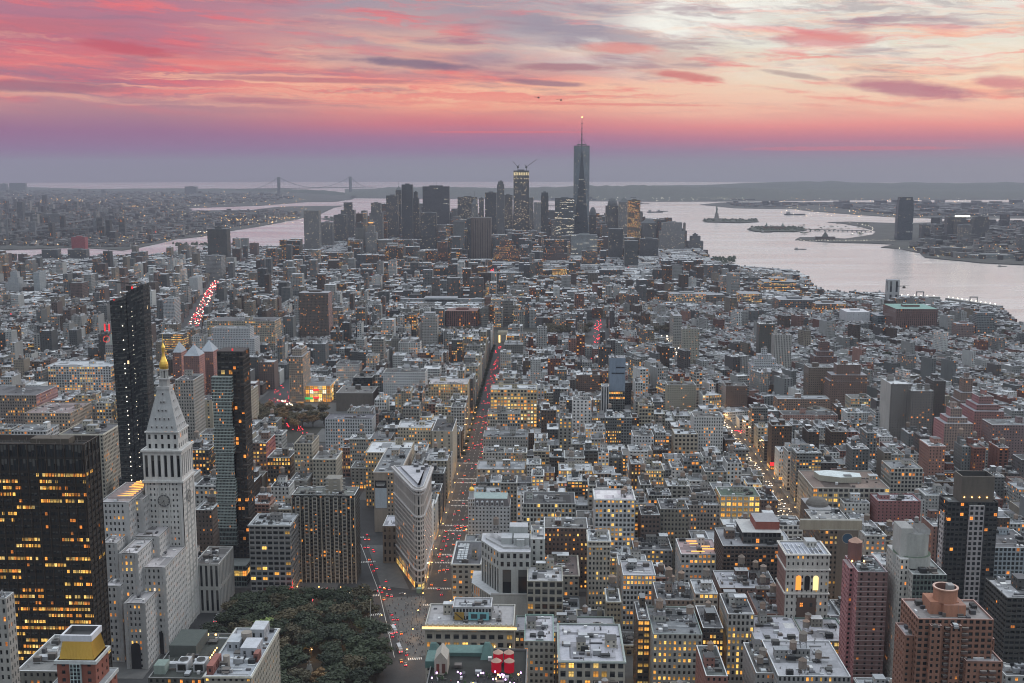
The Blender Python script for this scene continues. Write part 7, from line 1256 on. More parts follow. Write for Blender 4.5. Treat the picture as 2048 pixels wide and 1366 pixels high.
def add_lots(bx0, bx1, by0, by1, rot=None):
    ymid = (by0+by1)/2
    for (ya, side) in ((by0, 0), (by1, 1)):
        x = bx0
        while x < bx1-6:
            T = (lambda a, b_: (rot[0]+a*rot[2]-b_*rot[3], rot[1]+a*rot[3]+b_*rot[2])) if rot else (lambda a, b_: (a, b_))
            wx, wy = T(x, ymid); hr, wr, pal, lt = zone(wx, wy)
            w_ = R.uniform(*wr); end = x < bx0+1 or x+w_ > bx1-8
            if end and not rot: w_ *= 1.2
            if bx1-x-w_ < 6: w_ = bx1-x
            dep = min(R.uniform(20, 30), (by1-by0)/2-.5); y0, y1 = (ya, ya+dep) if side == 0 else (ya-dep, ya)
            H = R.uniform(*hr)*(1.06 if end else 1); X0, X1 = x+.03, x+w_-.03; x += w_
            P = [T(X0,y0), T(X1,y0), T(X1,y1), T(X0,y1)]; cx, cyy = sum(p[0] for p in P)/4, sum(p[1] for p in P)/4
            if not inside((cx, cyy), manhattan) or any(inside(p, q) for q in parks+[plaza] for p in P+[(cx, cyy)]): continue
            if cyy < 700 and cx < -100: continue
            if any(on_broadway(p[0], p[1]) for p in P) and cyy < 2150: continue
            if any(on_road(p[0], p[1]) for p in P+[(cx, cyy)]): continue
            if -100 < cx < -60 and cyy < 700: continue
            if rot:
                if not inside((cx, cyy), VIL): continue
            elif inside((cx, cyy), VIL): continue
            xs = [p[0] for p in P]; ys = [p[1] for p in P]; mnx, mxx, mny, mxy = min(xs), max(xs), min(ys), max(ys)
            pq = PR(cx, mny, H); 
            if pq[0] < -90 or pq[0] > 2140 or pq[1] > 1460: continue
            bad = False
            for (a, b_, c, d_) in FP:
                if mnx < b_ and mxx > a and mny < d_ and mxy > c: bad = True; break
            if bad:
                # try to keep the part of the lot left free by a neighbour
                if rot or w_ < 12: continue
                ok = [(a, b_, c, d_) for (a, b_, c, d_) in FP if mnx < b_ and mxx > a and mny < d_ and mxy > c]
                if len(ok) == 1:
                    a, b_ = ok[0][:2]
                    if mxx-b_ > 7: X0 = b_+.1
                    elif a-mnx > 7: X1 = a-.1
                    else: continue
                    P = [(X0,y0), (X1,y0), (X1,y1), (X0,y1)]; mnx, mxx = X0, X1
                else: continue
            H = limit(mnx, mxx, mny, H)
            if H < 7: continue
            col, wt = None, None; L_ = PAL[pal]; q = rnd()*sum(v for _, v in L_)
            for c, v in L_:
                q -= v
                if q <= 0: col = c; break
            col = kx(col or GREY, R.uniform(.7, 1.2)*(1 if mny < 1700 else .8), .03, .62)
            lots.append(dict(P=P, H=H, col=col, lit=lt*R.choice([.3,.6,1,1.6,3]), y=mny, roof=R.choice(ROOFS if mny < 1200 or rnd() < .55 else [(.5,.52,.55), (.62,.64,.67), (.4,.42,.45)]), pal=pal, b=(mnx,mxx,mny,mxy)))
avx = AVE
lotroads = [([G(372,676), G(392,640), G(404,615), G(420,585), G(440,555)], 20), ([G(1191,705), G(1198,640)], 14), ([G(1322,668), G(1352,700), G(1372,745)], 15), ([G(978,560), G(986,538)], 10)]
def on_road(x, y, e=0):
    for path, w_ in lotroads:
        for (a, b_), (c, d_) in zip(path, path[1:]):
            if min(b_, d_) <= y <= max(b_, d_) and abs(x-(a+(c-a)*(y-b_)/(d_-b_))) < w_+e: return True
    return False
for n_ in range(27, -41, -1):
    y0, y1 = S(n_)+9, S(n_-1)-9
    if y0 > 5750: break
    if y0 < 2200: cols = [(avx[i][0]+(avx[i][1]/2-1 if y0 < 1600 or avx[i+1][0] == -81 or avx[i][0] == -81 else 8), avx[i+1][0]-(avx[i+1][1]/2-1 if y0 < 1600 or avx[i][0] == -81 or avx[i+1][0] == -81 else 8)) for i in range(len(avx)-1)]
    else:
        cols = []; q = -2200+R.uniform(0, 90)
        while q < 1500: w_ = R.uniform(90, 210); cols.append((q+6, q+w_-6)); q += w_
    for a, b_ in cols:
        if b_-a > 200 and 1600 < y0 < 2200: m_ = (a+b_)/2+R.uniform(-20, 20); add_lots(a, m_-7, y0, y1); add_lots(m_+7, b_, y0, y1)
        else: add_lots(a, b_, y0, y1)
an = math.radians(20); piv = G(1500, 700); rc_ = (piv[0], piv[1], math.cos(an), math.sin(an))
for u0 in range(-2000, 2000, 150):
    for v0 in range(-1700, 1900, 66): add_lots(u0+8, u0+136, v0+6, v0+58, rc_)
# the packed towers behind and between the named ones
for _ in range(620):
    px = R.choice([R.uniform(640, 1100), R.uniform(640, 1400), R.uniform(760, 1100)]); Yt = R.uniform(4300, 5500); pt = R.uniform(404, 476) if 740 < px < 1010 else R.uniform(418, 478) if 700 < px < 1320 else R.uniform(450, 486); w_ = R.uniform(22, 40); X, H = AT(px, pt, Yt); dep = R.uniform(24, 40)
    b = (X, X+w_, Yt, Yt+dep)
    if H < 25 or not inside((X, Yt), manhattan) or any(b[0] < f[1] and b[1] > f[0] and b[2] < f[3] and b[3] > f[2] for f in FP) : continue
    if any(pl-4 < px < pr+4 and Ys > Yt for pl, pr, pb, Ys in SL): H = limit(b[0], b[1], Yt, H)
    if H < 25: continue
    lots[:] = [l for l in lots if not (l['y'] > 4200 and b[0] < l['b'][1] and b[1] > l['b'][0] and b[2] < l['b'][3] and b[3] > l['b'][2])]
    col = R.choice([(.09,.095,.1), (.13,.135,.14), (.2,.2,.2), (.11,.085,.075), (.26,.25,.23)])
    lots.append(dict(P=rect(*b), H=H, col=col, lit=R.choice([.02,.06,.15]), y=Yt, roof=R.choice(ROOFS), pal='down', b=b))
# visible area of each, far to near on a coarse grid
buf = np.full((342, 512), -1, np.int32)
items = [(l['y'], 0, i) for i, l in enumerate(lots)]+[(h[3], 1, i) for i, h in enumerate(HERO)]
items.sort(key=lambda t_: -t_[0])
for yy, k, i in items:
    if k == 0: x0, x1, y0, y1 = lots[i]['b']; H = lots[i]['H']
    else: _, x0, x1, y0, y1, H = HERO[i]
    f0, f1 = PR(x0, y0, H), PR(x1, y0, H); g0, g1 = PR(x0, y1, H), PR(x1, y1, H); b0 = PR(x0, y0, 0); v = i if k == 0 else -2
    xa, xb = int(max(0, f0[0]/4)), int(min(512, f1[0]/4+1)); ya, ym, yb = int(max(0, min(g0[1], f0[1])/4)), int(max(0, f0[1]/4)), int(min(342, b0[1]/4))
    if xb > xa and yb > ya: buf[ya:yb, xa:xb] = v
cnt = np.bincount(buf[buf >= 0].ravel(), minlength=len(lots))
order = np.argsort(-cnt); chosen = [int(i) for i in order[:230] if cnt[i] >= 4]
chs = set(chosen)
ys_, xs_ = np.nonzero(buf >= 0); ids = buf[ys_, xs_]
cen = {}
for i in chosen: m_ = ids == i; cen[i] = (xs_[m_].mean()*4, ys_[m_].mean()*4)
# labels that say which one: look first, then the place beside a named landmark
def tone_name(c):
    r, g, b_ = c; v = (r+g+b_)/3
    if r > 1.55*b_ and v < .16: return 'dark brown'
    if r > 1.5*b_: return 'red brick' if v < .28 else 'pinkish'
    if r > 1.2*b_: return 'tan' if v > .22 else 'brown'
    return 'white' if v > .46 else 'pale grey' if v > .34 else 'grey' if v > .18 else 'dark grey'
near = {}
for i in chosen:
    px, py = cen[i]; best = min(REFS, key=lambda r_: (r_[1]-px)**2+((r_[2]-py)*1.3)**2)
    dx, dy = px-best[1], py-best[2]; d_ = 'right of' if dx > 0 and abs(dx) > abs(dy) else 'left of' if abs(dx) > abs(dy) else 'below' if dy > 0 else 'above'
    near.setdefault((best[0], d_), []).append((math.hypot(dx, dy*1.3), i))
ORD = ['nearest', 'second', 'third', 'fourth', 'fifth', 'sixth', 'seventh', 'eighth', 'ninth', 'tenth', 'eleventh', 'twelfth', 'thirteenth', 'fourteenth', 'fifteenth', 'sixteenth', 'seventeenth', 'eighteenth', 'nineteenth', 'twentieth']
for (ref, d_), L_ in near.items():
    tn = {}
    for _, i in sorted(L_):
        l = lots[i]; H = l['H']; l['tanks'] = (1 if rnd() < .5 else 0) if l['y'] > 1050 else R.choice([0,1,1,2]); 
        if H < 20: l['tanks'] = 0
        size = 'low' if H < 22 else 'mid-height' if H < 42 else 'tall'; rf = 'pale roof' if sum(l['roof'])/3 > .38 else 'dark roof' if sum(l['roof'])/3 < .18 else 'grey roof'
        key = (tone_name(l['col']), size); k = tn.get(key, 0); tn[key] = k+1
        l['label'] = '%s %s block, %s, %s %s %s' % (key[0], key[1], rf, ORD[min(k, 19)], d_, ref)
        if len(l['label'].split()) > 16: l['label'] = '%s %s block %s %s %s' % (key[0], key[1], ORD[min(k, 19)], d_, ref)
def lot_style(l, bay=None):
    c = l['col']; return ST(c, bay or R.choice([2.6,3,3.2,3.6,4.2]), R.choice([3.4,3.8,4.1]) if l['pal'] != 'vill' else 3.2, R.choice([.42,.5,.58,.7]) if l['pal'] == 'loft' else R.choice([.36,.42,.5]), R.choice([.5,.56,.62]), l['lit'], rec=.4)
fill = MB()
def simple_lot(mb, l, full=False):
    P, H = l['P'], l['H']; st = lot_style(l); sd = rnd()*.97+.01; far_ = l['y'] > 2600
    party = rnd() < .55
    for k in range(4):
        stk = dict(st, wf=.0, lit=0) if (k in (1, 3) and party) else st
        if k in (1, 3) and party: stk['col'] = kx(st['col'], R.uniform(.7, 1.1))
        mb.facade(P[k], P[(k+1)%4], 0, H, stk, False, seed=sd)
    cope = tuple(min(.66, v*1.5+.1) for v in l['col']) if rnd() < .6 else (.55,.56,.6)
    if far_: mb.add([[(*p, H) for p in P]], l['roof'])
    else:
        c = np.mean(P, 0); Q = [tuple(np.array(p)+(c-np.array(p))*(.7/max(1, np.linalg.norm(c-np.array(p))))*1.4) for p in P]
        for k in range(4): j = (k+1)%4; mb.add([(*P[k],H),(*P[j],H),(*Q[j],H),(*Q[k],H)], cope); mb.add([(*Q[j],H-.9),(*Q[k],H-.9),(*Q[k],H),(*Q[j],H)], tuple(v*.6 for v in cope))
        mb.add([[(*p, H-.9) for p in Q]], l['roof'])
    e0, e1 = np.array(P[1])-np.array(P[0]), np.array(P[3])-np.array(P[0]); L0, L1 = np.linalg.norm(e0), np.linalg.norm(e1)
    for _ in range(1 if far_ else R.choice([2,3,4])):
        a, b_ = R.uniform(1.6, min(6, L0*.5)), R.uniform(1.6, min(6, L1*.5)); s_, t_ = R.uniform(.08, .9-a/L0), R.uniform(.15, .9-b_/L1); p = np.array(P[0])+e0*s_+e1*t_; h = R.uniform(1.2, 4.2)
        q = [tuple(p), tuple(p+e0/L0*a), tuple(p+e0/L0*a+e1/L1*b_), tuple(p+e1/L1*b_)]; c = R.choice([(.45,.46,.48), (.12,.12,.12), (.28,.27,.27), (.6,.6,.63), tuple(l['col'])])
        mb.prism(q, q, H-.9, H+h, c, R.choice(ROOFS))
    if H > 24 and l['y'] < 2300 and rnd() < .45:
        s_, t_ = R.uniform(.25, .75), R.uniform(.3, .75); p = np.array(P[0])+e0*s_+e1*t_; z_ = H+R.uniform(1, 4); c = R.choice([(.24,.17,.13), (.22,.21,.2), (.33,.24,.2)])
        mb.cyl(p[0], p[1], 1.9, 1.9, z_, z_+3.8, c, 8); mb.cyl(p[0], p[1], 2.0, .2, z_+3.8, z_+5.2, (.32,.31,.31), 8, cap=False); mb.box(p[0]-1.3, p[0]+1.3, p[1]-1.3, p[1]+1.3, H-.9, z_, (.07,.07,.07))
for i, l in enumerate(lots):
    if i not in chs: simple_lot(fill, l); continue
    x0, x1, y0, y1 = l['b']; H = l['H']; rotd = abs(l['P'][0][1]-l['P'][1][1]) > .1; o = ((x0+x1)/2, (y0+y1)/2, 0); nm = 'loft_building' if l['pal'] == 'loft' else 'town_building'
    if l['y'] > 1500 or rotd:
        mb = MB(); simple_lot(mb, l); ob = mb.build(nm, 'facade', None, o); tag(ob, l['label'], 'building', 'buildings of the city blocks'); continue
    root = empty(nm, o, l['label'], 'building', 'buildings of the city blocks'); st = lot_style(l); sd = rnd()*.97+.01; P = l['P']; mb = MB()
    gf = 5.0
    for k in range(4):
        party = k in (1, 3) and rnd() < .45; s2 = dict(st, col=kx(st['col'], R.uniform(.7, 1.05))) if party else st
        if k in (0, 1, 3): mb.facade(P[k], P[(k+1)%4], 0, gf, ST(tuple(v*.8 for v in st['col']), 4.5, gf, .75, .6, .55, rec=.4), False, seed=sd)
        else: mb.facade(P[k], P[(k+1)%4], 0, gf, st, False, seed=sd)
        if party and rnd() < .7: mb.facade(P[k], P[(k+1)%4], gf, H, dict(s2, bay=9, wf=.16, lit=.1), y0 < 1300, seed=sd)
        else: mb.facade(P[k], P[(k+1)%4], gf, H, s2, y0 < 1300 and k != 2, seed=sd)
    mb.build('wall', 'facade', root, o)
    furnish(root, x0, x1, y0, y1, H, o, l['roof'], l['tanks'], R.choice([1,1,2]), R.randint(10, 22), None, l['col'])
    if rnd() < .6: bands(root, x0, x1, y0, y1, [H-.4], o, tuple(min(.6, v*1.2) for v in l['col']), .6, .8)
fo = fill.build('distant_city_blocks'); tag(fo, kind='stuff')
print('lots', len(lots), 'chosen', len(chosen))

# far shores: small scattered roofs and trees beyond counting
mb = MB()
def scatter(poly_px, n, hr, wr, dens=None):
    k = 0; pts = GP(poly_px)
    while k < n:
        px = R.uniform(min(p[0] for p in poly_px), max(p[0] for p in poly_px)); py = R.uniform(min(p[1] for p in poly_px), max(p[1] for p in poly_px))
        k += 1
        if not inside((px, py), poly_px): continue
        x, y = G(px, py)
        if y > 20000: continue
        s_ = R.uniform(*wr)*(y/6000)**.5; dd = R.uniform(*wr)*(y/6000)**.5; H = R.uniform(*hr) if rnd() < .93 else R.uniform(hr[1], hr[1]*2.6); v = R.choice([.04,.06,.09,.14,.24]); c = (v*1.03, v, v*.97)
        mb.add([(x,y,0),(x+s_,y,0),(x+s_,y,H),(x,y,H)], c, [(0,0),(6,0),(6,4),(0,4)], (.05,.5,.5,rnd())); mb.box(x, x+s_, y+.1, y+dd, 0, H, c, kx(R.choice(ROOFS), .55))
scatter([(-60,378), (300,384), (560,388), (600,396), (480,408), (380,412), (372,424), (560,420), (600,432), (450,458), (300,485), (240,495), (-60,490)], 7000, (7, 13), (10, 34))
scatter([(-60,400), (240,410), (240,480), (-60,490)], 700, (14, 40), (14, 34))
scatter([(1810,492), (1900,485), (2100,470), (2100,525), (1960,520), (1850,512)], 240, (6, 20), (16, 40))
scatter([(1600,408), (2100,408), (2100,432), (1800,432)], 1100, (8, 18), (30, 80)); scatter([(1440,407), (1600,406), (1600,414), (1480,414)], 120, (6, 14), (30, 60))
scatter([(1860,448), (2100,446), (2100,480), (1850,480)], 500, (8, 26), (20, 50)); scatter([(1100,397), (1500,398), (1500,401), (1100,400)], 200, (6, 12), (20, 60))
tag(mb.build('far_shore_buildings'), kind='stuff')
mb = MB()
for (x0_, x1_, y0_, y1_, n, hs) in ((1408,1515,439,444,90,12), (1498,1606,454,461,110,11), (1412,1470,516,533,60,13), (345,480,488,494,60,12), (650,700,434,442,40,12), (1600,1750,448,470,60,7)):
    for _ in range(n):
        px, py = R.uniform(x0_, x1_), R.uniform(y0_, y1_); x, y = G(px, py); 
        if y > 15000: continue
        r0 = R.uniform(5, 11)*(y/6000)**.4; mb.cyl(x, y, r0, r0*.45, 2, hs*R.uniform(.5, 1.1), (.035,.04,.03), 7)
tag(mb.build('shore_trees', 'leaf_green'), kind='stuff')
x, y = G(1548, 458, 2); mb = MB(); mb.box(x-60, x+60, y-20, y+20, 2, 18, (.2,.14,.11), (.2,.2,.2)); [mb.cyl(x+e, y-15, 7, 1, 18, 38, (.2,.25,.22), 8) for e in (-45, 45)]; tag(mb.build('island_hall', 'facade', None, (x, y, 0)), 'long brick hall among trees on the wider harbour island', 'building')
x, y = G(1650, 479, 0); mb = MB(); mb.box(x-45, x+45, y-15, y+15, 0, 14, (.13,.1,.09), (.15,.15,.15)); mb.prism(rect(x-14, x+14, y-10, y+10), rect(x-3, x+3, y-2, y+2), 14, 34, (.12,.12,.11)); mb.cyl(x, y, 2, .3, 34, 48, (.1,.1,.1), 6); tag(mb.build('terminal_building', 'facade', None, (x, y, 0)), 'old railway terminal with a pointed clock turret on the far shore', 'building')
a, b_ = G(1612, 460), G(1742, 463); mb = MB(); mb.bar((*a, 4), (*b_, 4), 2.5, (.15,.15,.15)); [mb.box(a[0]+(b_[0]-a[0])*f/14-3, a[0]+(b_[0]-a[0])*f/14+3, a[1]+(b_[1]-a[1])*f/14-2, a[1]+(b_[1]-a[1])*f/14+2, -3, 4, (.12,.12,.12)) for f in range(15)]; tag(mb.build('causeway_bridge', 'facade', None, (*a, 0)), 'low causeway bridge on piles joining the wider island to the shore', 'bridge')

# ------------------------------------------------------------ lights far away
def dots(name, mt, pts, k=.00038):
    mb = MB()
    for x, y, z_ in pts: s_ = max(.4, (y if y < 5500 else 5500+(y-5500)*.62)*k*R.uniform(.6, 1.3)); mb.box(x-s_/2, x+s_/2, y-s_/2, y+s_/2, z_, z_+s_, (1,1,1))
    tag(mb.build(name, mt), kind='stuff')
def gp(px, py, z_=8): x, y = G(px, py, z_); return (x, y, z_)
am, wh, rd = [], [], []
for _ in range(520): px = R.uniform(-20, 620); py = R.uniform(388, 490)-(max(0, px-350)*.12); (am if rnd() < .65 else wh).append(gp(px, py, 10)) if inside(G(px, py), brooklyn) else None
for _ in range(60): (am if rnd() < .6 else wh).append(gp(R.uniform(440, 640), R.uniform(428, 446), 12))
for c in ((120,399,14), (150,401,10), (480,439,12), (570,436,16), (60,402,6), (270,413,8)):
    for _ in range(c[2]): am.append(gp(c[0]+R.gauss(0, 14), c[1]+R.gauss(0, 1.2), 14))
for c in ((405,464,12), (445,464,8), (385,411,10), (270,422,6), (310,386,5)):
    for _ in range(c[2]): wh.append(gp(c[0]+R.gauss(0, 9), c[1]+R.gauss(0, .5), 14))
for _ in range(260): px, py = R.uniform(1560, 2080), R.uniform(396, 434); (am if rnd() < .5 else wh).append(gp(px, py, 10))
for _ in range(90): px, py = R.uniform(1790, 2060), R.uniform(488, 515); (am if rnd() < .5 else wh).append(gp(px, py, 8)) if inside(G(px, py), njc) else None
for i in range(34): wh.append(gp(1590+i*6, 480.5+R.uniform(-.6, .6), 5))
for i in range(16): f = i/15; wh.append(gp(1700+46*math.sin(f*3.1)**.7, 446+f*22, 6))
for _ in range(70): wh.append(gp(R.uniform(1100, 1500), R.uniform(394, 401), 30))
for l in R.sample(lots, min(900, len(lots))):
    if l['y'] > 1300: x, y = l['P'][0]; (am if rnd() < .7 else wh if rnd() < .7 else rd).append((x-1.5, y-3, R.uniform(2.5, l['H']*.8)))
for i in range(4): wh.append((*G((1583, 1597, 1607, 1615)[i]-0, 628, 20), 20)); wh.append((*G((1584, 1598, 1608, 1616)[i], 628.6, 20), 20))
dots('amber_city_lights', 'lamp_orange', am, .00030); dots('white_city_lights', 'lamp_white', wh, .00026); dots('red_city_lights', 'tail_red', rd)
# long lines of traffic beyond the nearer streets: too small to count
def along(path, n, jit):
    res = []; seg = [math.dist(a, b_) for a, b_ in zip(path, path[1:])]; T = sum(seg)
    for _ in range(n):
        d_ = rnd()*T
        for (a, b_), s_ in zip(zip(path, path[1:]), seg):
            if d_ <= s_: f = d_/s_; res.append((a[0]+(b_[0]-a[0])*f+R.uniform(-jit, jit), a[1]+(b_[1]-a[1])*f, .7)); break
            d_ -= s_
    return res
bow = [G(374,672), G(392,640), G(404,615), G(420,585), G(436,562)]
rd2 = along(bow, 150, 12)+along([(-81,1500), (-81,2080)], 70, 8)+along([(-300,1350), (-392,1560)], 60, 9)+along([G(545,800), G(560,806), G(565,790), G(548,770), G(535,745)], 42, 12)+along([G(1191,700), G(1198,640)], 55, 7)+along([G(286,473), G(332,457)], 130, 3)+along([G(978,556), G(986,538)], 25, 5)+along([G(1070,528), G(1080,518)], 14, 8)+along([G(545,570), G(549,556)], 20, 5)+along([G(1475,862), G(1487,866)], 16, 6)+along([G(1590,697), G(1600,700)], 12, 8)
wh2 = along(bow, 90, 12)+along([(232,1230), (232,1560)], 50, 8)+along([G(1325,672), G(1352,700)], 50, 10)+along([G(1352,700), G(1372,745)], 24, 6)+along([G(600,572), G(604,556)], 30, 5)+along([G(288,474), G(333,458.5)], 60, 2)+along([G(565,800), G(575,812)], 20, 8)+along([G(345,545), G(352,528)], 24, 5)+along([G(1420,840), G(1430,815)], 20, 8)
def car_dots(name, mt, pts, k):
    mb = MB()
    for x, y, z_ in pts:
        s_ = max(.5, y*k*R.uniform(.6, 1.4)); mb.box(x-s_*.5, x+s_*.5, y-.3, y+.3, z_, z_+s_*.8, (1,1,1))
    tag(mb.build(name, mt), kind='stuff')
car_dots('distant_tail_lights', 'tail_red', rd2, .00042); car_dots('distant_head_lights', 'head_white', wh2, .00042)

# ------------------------------------------------------------ streets: pavements, markings
mb = MB()
for i in range(3, len(avx)-3):
    a, b_ = avx[i][0]+avx[i][1]/2-5, avx[i+1][0]-avx[i+1][1]/2+5
    for n_ in range(27, 13, -1):
        y0, y1 = S(n_)+5, S(n_-1)-5
        if a < -236 < b_ and y0 < 830: b2 = -262
        else: b2 = b_
        if a < -90 and y0 < 830 and a > -260: continue
        cells = [(a, b2)]
        if y0 > 830 and a < -176 < b2: 
            bx = np.interp((y0+y1)/2, [p[1] for p in broadway], [p[0] for p in broadway]); cells = [(a, bx-14-16), (bx+14+16, b2)]
        
        for c0, c1 in cells:
            if c1-c0 > 4: q = rect(c0, c1, y0, y1); mb.prism(q, q, 0, .14, (.2,.2,.2))
tag(mb.build('pavement', 'pavement'), kind='structure')
mb = MB()
def zebra(cx, cyy, w_, ax, ang=0, n=None):
    n = n or int(w_/1.3)
    for k in range(n):
        t_ = -w_/2+(k+.5)*w_/n; c, s_ = math.cos(ang), math.sin(ang); u, v = ((1,0),(0,1)) if ax == 'x' else ((0,1),(1,0))
        P = []
        for du, dv in ((-.32,-1.7),(.32,-1.7),(.32,1.7),(-.32,1.7)):
            a = (t_+du, dv) if ax == 'x' else (dv, t_+du); P.append((cx+a[0]*c-a[1]*s_, cyy+a[0]*s_+a[1]*c, .16))
        mb.add(P, (1,1,1))
for yy in (812, 846, 905, 925, 990, 1005, 1068, 1085, 1150, 1165, 1230): zebra(-81, yy, 22, 'x')
for yy in (1148, 1165, 1228, 1245, 1310, 1068, 1085): zebra(232, yy, 20, 'x')
for (px, py, ang, w_) in ((738,1192,.2,16), (745,1230,.3,14), (735,1124,.2,14), (430,1215,0,16), (830,1318,.2,10), (715,1075,.1,12), (775,1265,-.3,10)): c = G(px, py); zebra(c[0], c[1], w_, 'x', ang)
for y0 in range(880, 1500, 14):
    for dx in (-5.5, 0, 5.5): mb.add([(-81+dx-.12,y0,.03),(-81+dx+.12,y0,.03),(-81+dx+.12,y0+5,.03),(-81+dx-.12,y0+5,.03)], (1,1,1)); mb.add([(232+dx-.12,y0,.03),(232+dx+.12,y0,.03),(232+dx+.12,y0+5,.03),(232+dx-.12,y0+5,.03)], (1,1,1))
for (a, b_) in zip(broadway[1:4], broadway[2:5]):
    d_ = np.array([b_[0]-a[0], b_[1]-a[1]]); L2 = np.linalg.norm(d_); d_ = d_/L2; n2 = np.array([-d_[1], d_[0]])
    for e in (6.5,): 
        p, q = np.array(a)+n2*e, np.array(b_)+n2*e; mb.add([(*(p-n2*.15),.04),(*(q-n2*.15),.04),(*(q+n2*.15),.04),(*(p+n2*.15),.04)], (1,1,1))
tag(mb.build('road_markings', 'marking'), kind='structure')

# ------------------------------------------------------------ trees
def tree_proto(k, mt, cat_label):
    rr = random.Random(k); root = bpy.data.objects.new('park_tree', None); C.objects.link(root)
    mb = MB(); mb.cyl(0, 0, .45, .25, 0, 6.5, (.1,.1,.1), 7); lim = []
    for i in range(7):
        a = i*.9+rr.random(); r_ = rr.uniform(2.5, 4.8); z_ = rr.uniform(8, 12); p = (r_*math.cos(a), r_*math.sin(a), z_); mb.bar((0, 0, rr.uniform(4, 6)), p, .15, (.1,.1,.1), 5); lim.append(p)
    mb.build('trunk', 'bark', root); mb = MB(); P = []
    cl = [(p[0]*1.0, p[1]*1.0, p[2]+rr.uniform(-1,1), rr.uniform(2.0, 3.2)) for p in lim]+[(rr.uniform(-3,3), rr.uniform(-3,3), rr.uniform(9, 14), rr.uniform(1.8, 3.0)) for _ in range(9)]
    for (x, y, z_, r_) in cl:
        for _ in range(95):
            v = np.array([rr.gauss(0,1), rr.gauss(0,1), rr.gauss(0,1)]); v /= np.linalg.norm(v)+1e-6; q = np.array([x, y, z_])+v*r_*rr.uniform(.55, 1.08)*np.array([1, 1, .8])
            a = np.array([rr.gauss(0,1), rr.gauss(0,1), rr.gauss(0,.5)]); a /= np.linalg.norm(a); b_ = np.cross(a, v+.01); b_ /= np.linalg.norm(b_)+1e-6; s_ = rr.uniform(.28, .55)
            P.append([q-a*s_-b_*s_, q+a*s_-b_*s_*.6, q+a*s_*.8+b_*s_, q-a*s_+b_*s_*.7])
    mb.add(np.array(P), (.1,.1,.1)); mb.build('crown', mt, root); return root
TR = {m_: [tree_proto(k+j*7, m_, '') for j in range(2 if m_ != 'leaf_lime' else 1)] for k, m_ in enumerate(('leaf_green', 'leaf_lime', 'leaf_rust', 'leaf_olive'))}
used = set()
def put_tree(m_, x, y, s_, label, group):
    p = R.choice(TR[m_]); 
    if p.name in used: c = copy_tree(p)
    else: c = p; used.add(p.name)
    c.location = (x, y, .1); c.rotation_euler = (0, 0, rnd()*6.28); c.scale = (s_*R.uniform(.9,1.15), s_*R.uniform(.9,1.15), min(s_, 1.15)*R.uniform(.8, 1.05)); tag(c, label, 'tree', group)
pos = []
for _ in range(4000):
    x, y = R.uniform(-232, -100), R.uniform(604, 806)
    if not inside((x, y), park1) or any((x-a)**2+(y-b_)**2 < 150 for a, b_ in pos): continue
    q = PR(x, y, 0)
    if (620 < q[0] < 655 and 1225 < q[1] < 1300) or (600 < q[0] < 645 and q[1] > 1315): continue
    pos.append((x, y))
    if len(pos) > 125: break
lime_p = G(528, 1262, 8); rust_p = G(640, 1360, 8)
pos = [p for p in pos if (p[0]-lime_p[0])**2+(p[1]-lime_p[1])**2 > 60 and (p[0]-rust_p[0])**2+(p[1]-rust_p[1])**2 > 50]
put_tree('leaf_lime', *lime_p, 1.5, 'bright yellow green tree standing out among the dark trees of the square', 'trees of the near square')
put_tree('leaf_rust', *rust_p, 1.2, 'rust coloured tree at the bottom edge of the near square', 'trees of the near square')
for x, y in pos: put_tree('leaf_green' if rnd() < .82 else 'leaf_olive', x, y, R.uniform(1.3, 1.7), 'dark green leafy tree crowded among others in the near square', 'dark trees of the near square')
pos = []
for _ in range(900):
    px, py = R.uniform(500, 650), R.uniform(818, 852); x, y = G(px, py, 6)
    if any((x-a)**2+(y-b_)**2 < 130 for a, b_ in pos): continue
    pos.append((x, y))
    if len(pos) > 34: break
for x, y in pos:
    rust = PR(x, y, 8)[0] > 580 and rnd() < .5 or rnd() < .35
    put_tree('leaf_rust' if rust else 'leaf_olive', x, y, R.uniform(1.1, 1.45), ('orange brown tree in the far square below the blazing store' if rust else 'dull green tree in the far square below the blazing store'), 'trees of the far square')
for (p0, p1, n, lab) in (((1090,1185), (655,672), 26, 'dark tree in the wooded square right of the floodlit arch'), ((880,950), (660,676), 14, 'dark tree in front of the dark red library'), ((1285,1340), (632,665), 18, 'tree in the green patch left of the tan slab tower'), ((2010,2048), (655,690), 10, 'tree on the river bank at the right edge')):
    for _ in range(n): x, y = G(R.uniform(*p0), R.uniform(*p1), 6); put_tree('leaf_olive', x, y, R.uniform(1.2, 1.7), lab, lab.replace('dark tree', 'dark trees').replace('tree in', 'trees in').replace('tree on', 'trees on'))
# back garden trees between the low houses
gp_ = [l for l in lots if l['pal'] == 'vill' and l['H'] < 24 and 1100 < l['y'] < 2600]
for l in R.sample(gp_, min(70, len(gp_))): put_tree(R.choice(['leaf_olive','leaf_green']), (l['b'][0]+l['b'][1])/2, l['b'][3]+4, R.uniform(.8, 1.25), 'back garden tree rising between the low brick houses on the right', 'back garden trees')
for y in range(1240, 2080, 15):
    if y > 1500 or y % 2: put_tree('leaf_green', -93, y, R.uniform(.4, .55), 'street tree lining the left pavement of the long straight avenue', 'street trees along the avenue')
for k_, L_ in TR.items():
    for p in L_:
        if p.name not in used: [bpy.data.objects.remove(c) for c in list(p.children)]; bpy.data.objects.remove(p)

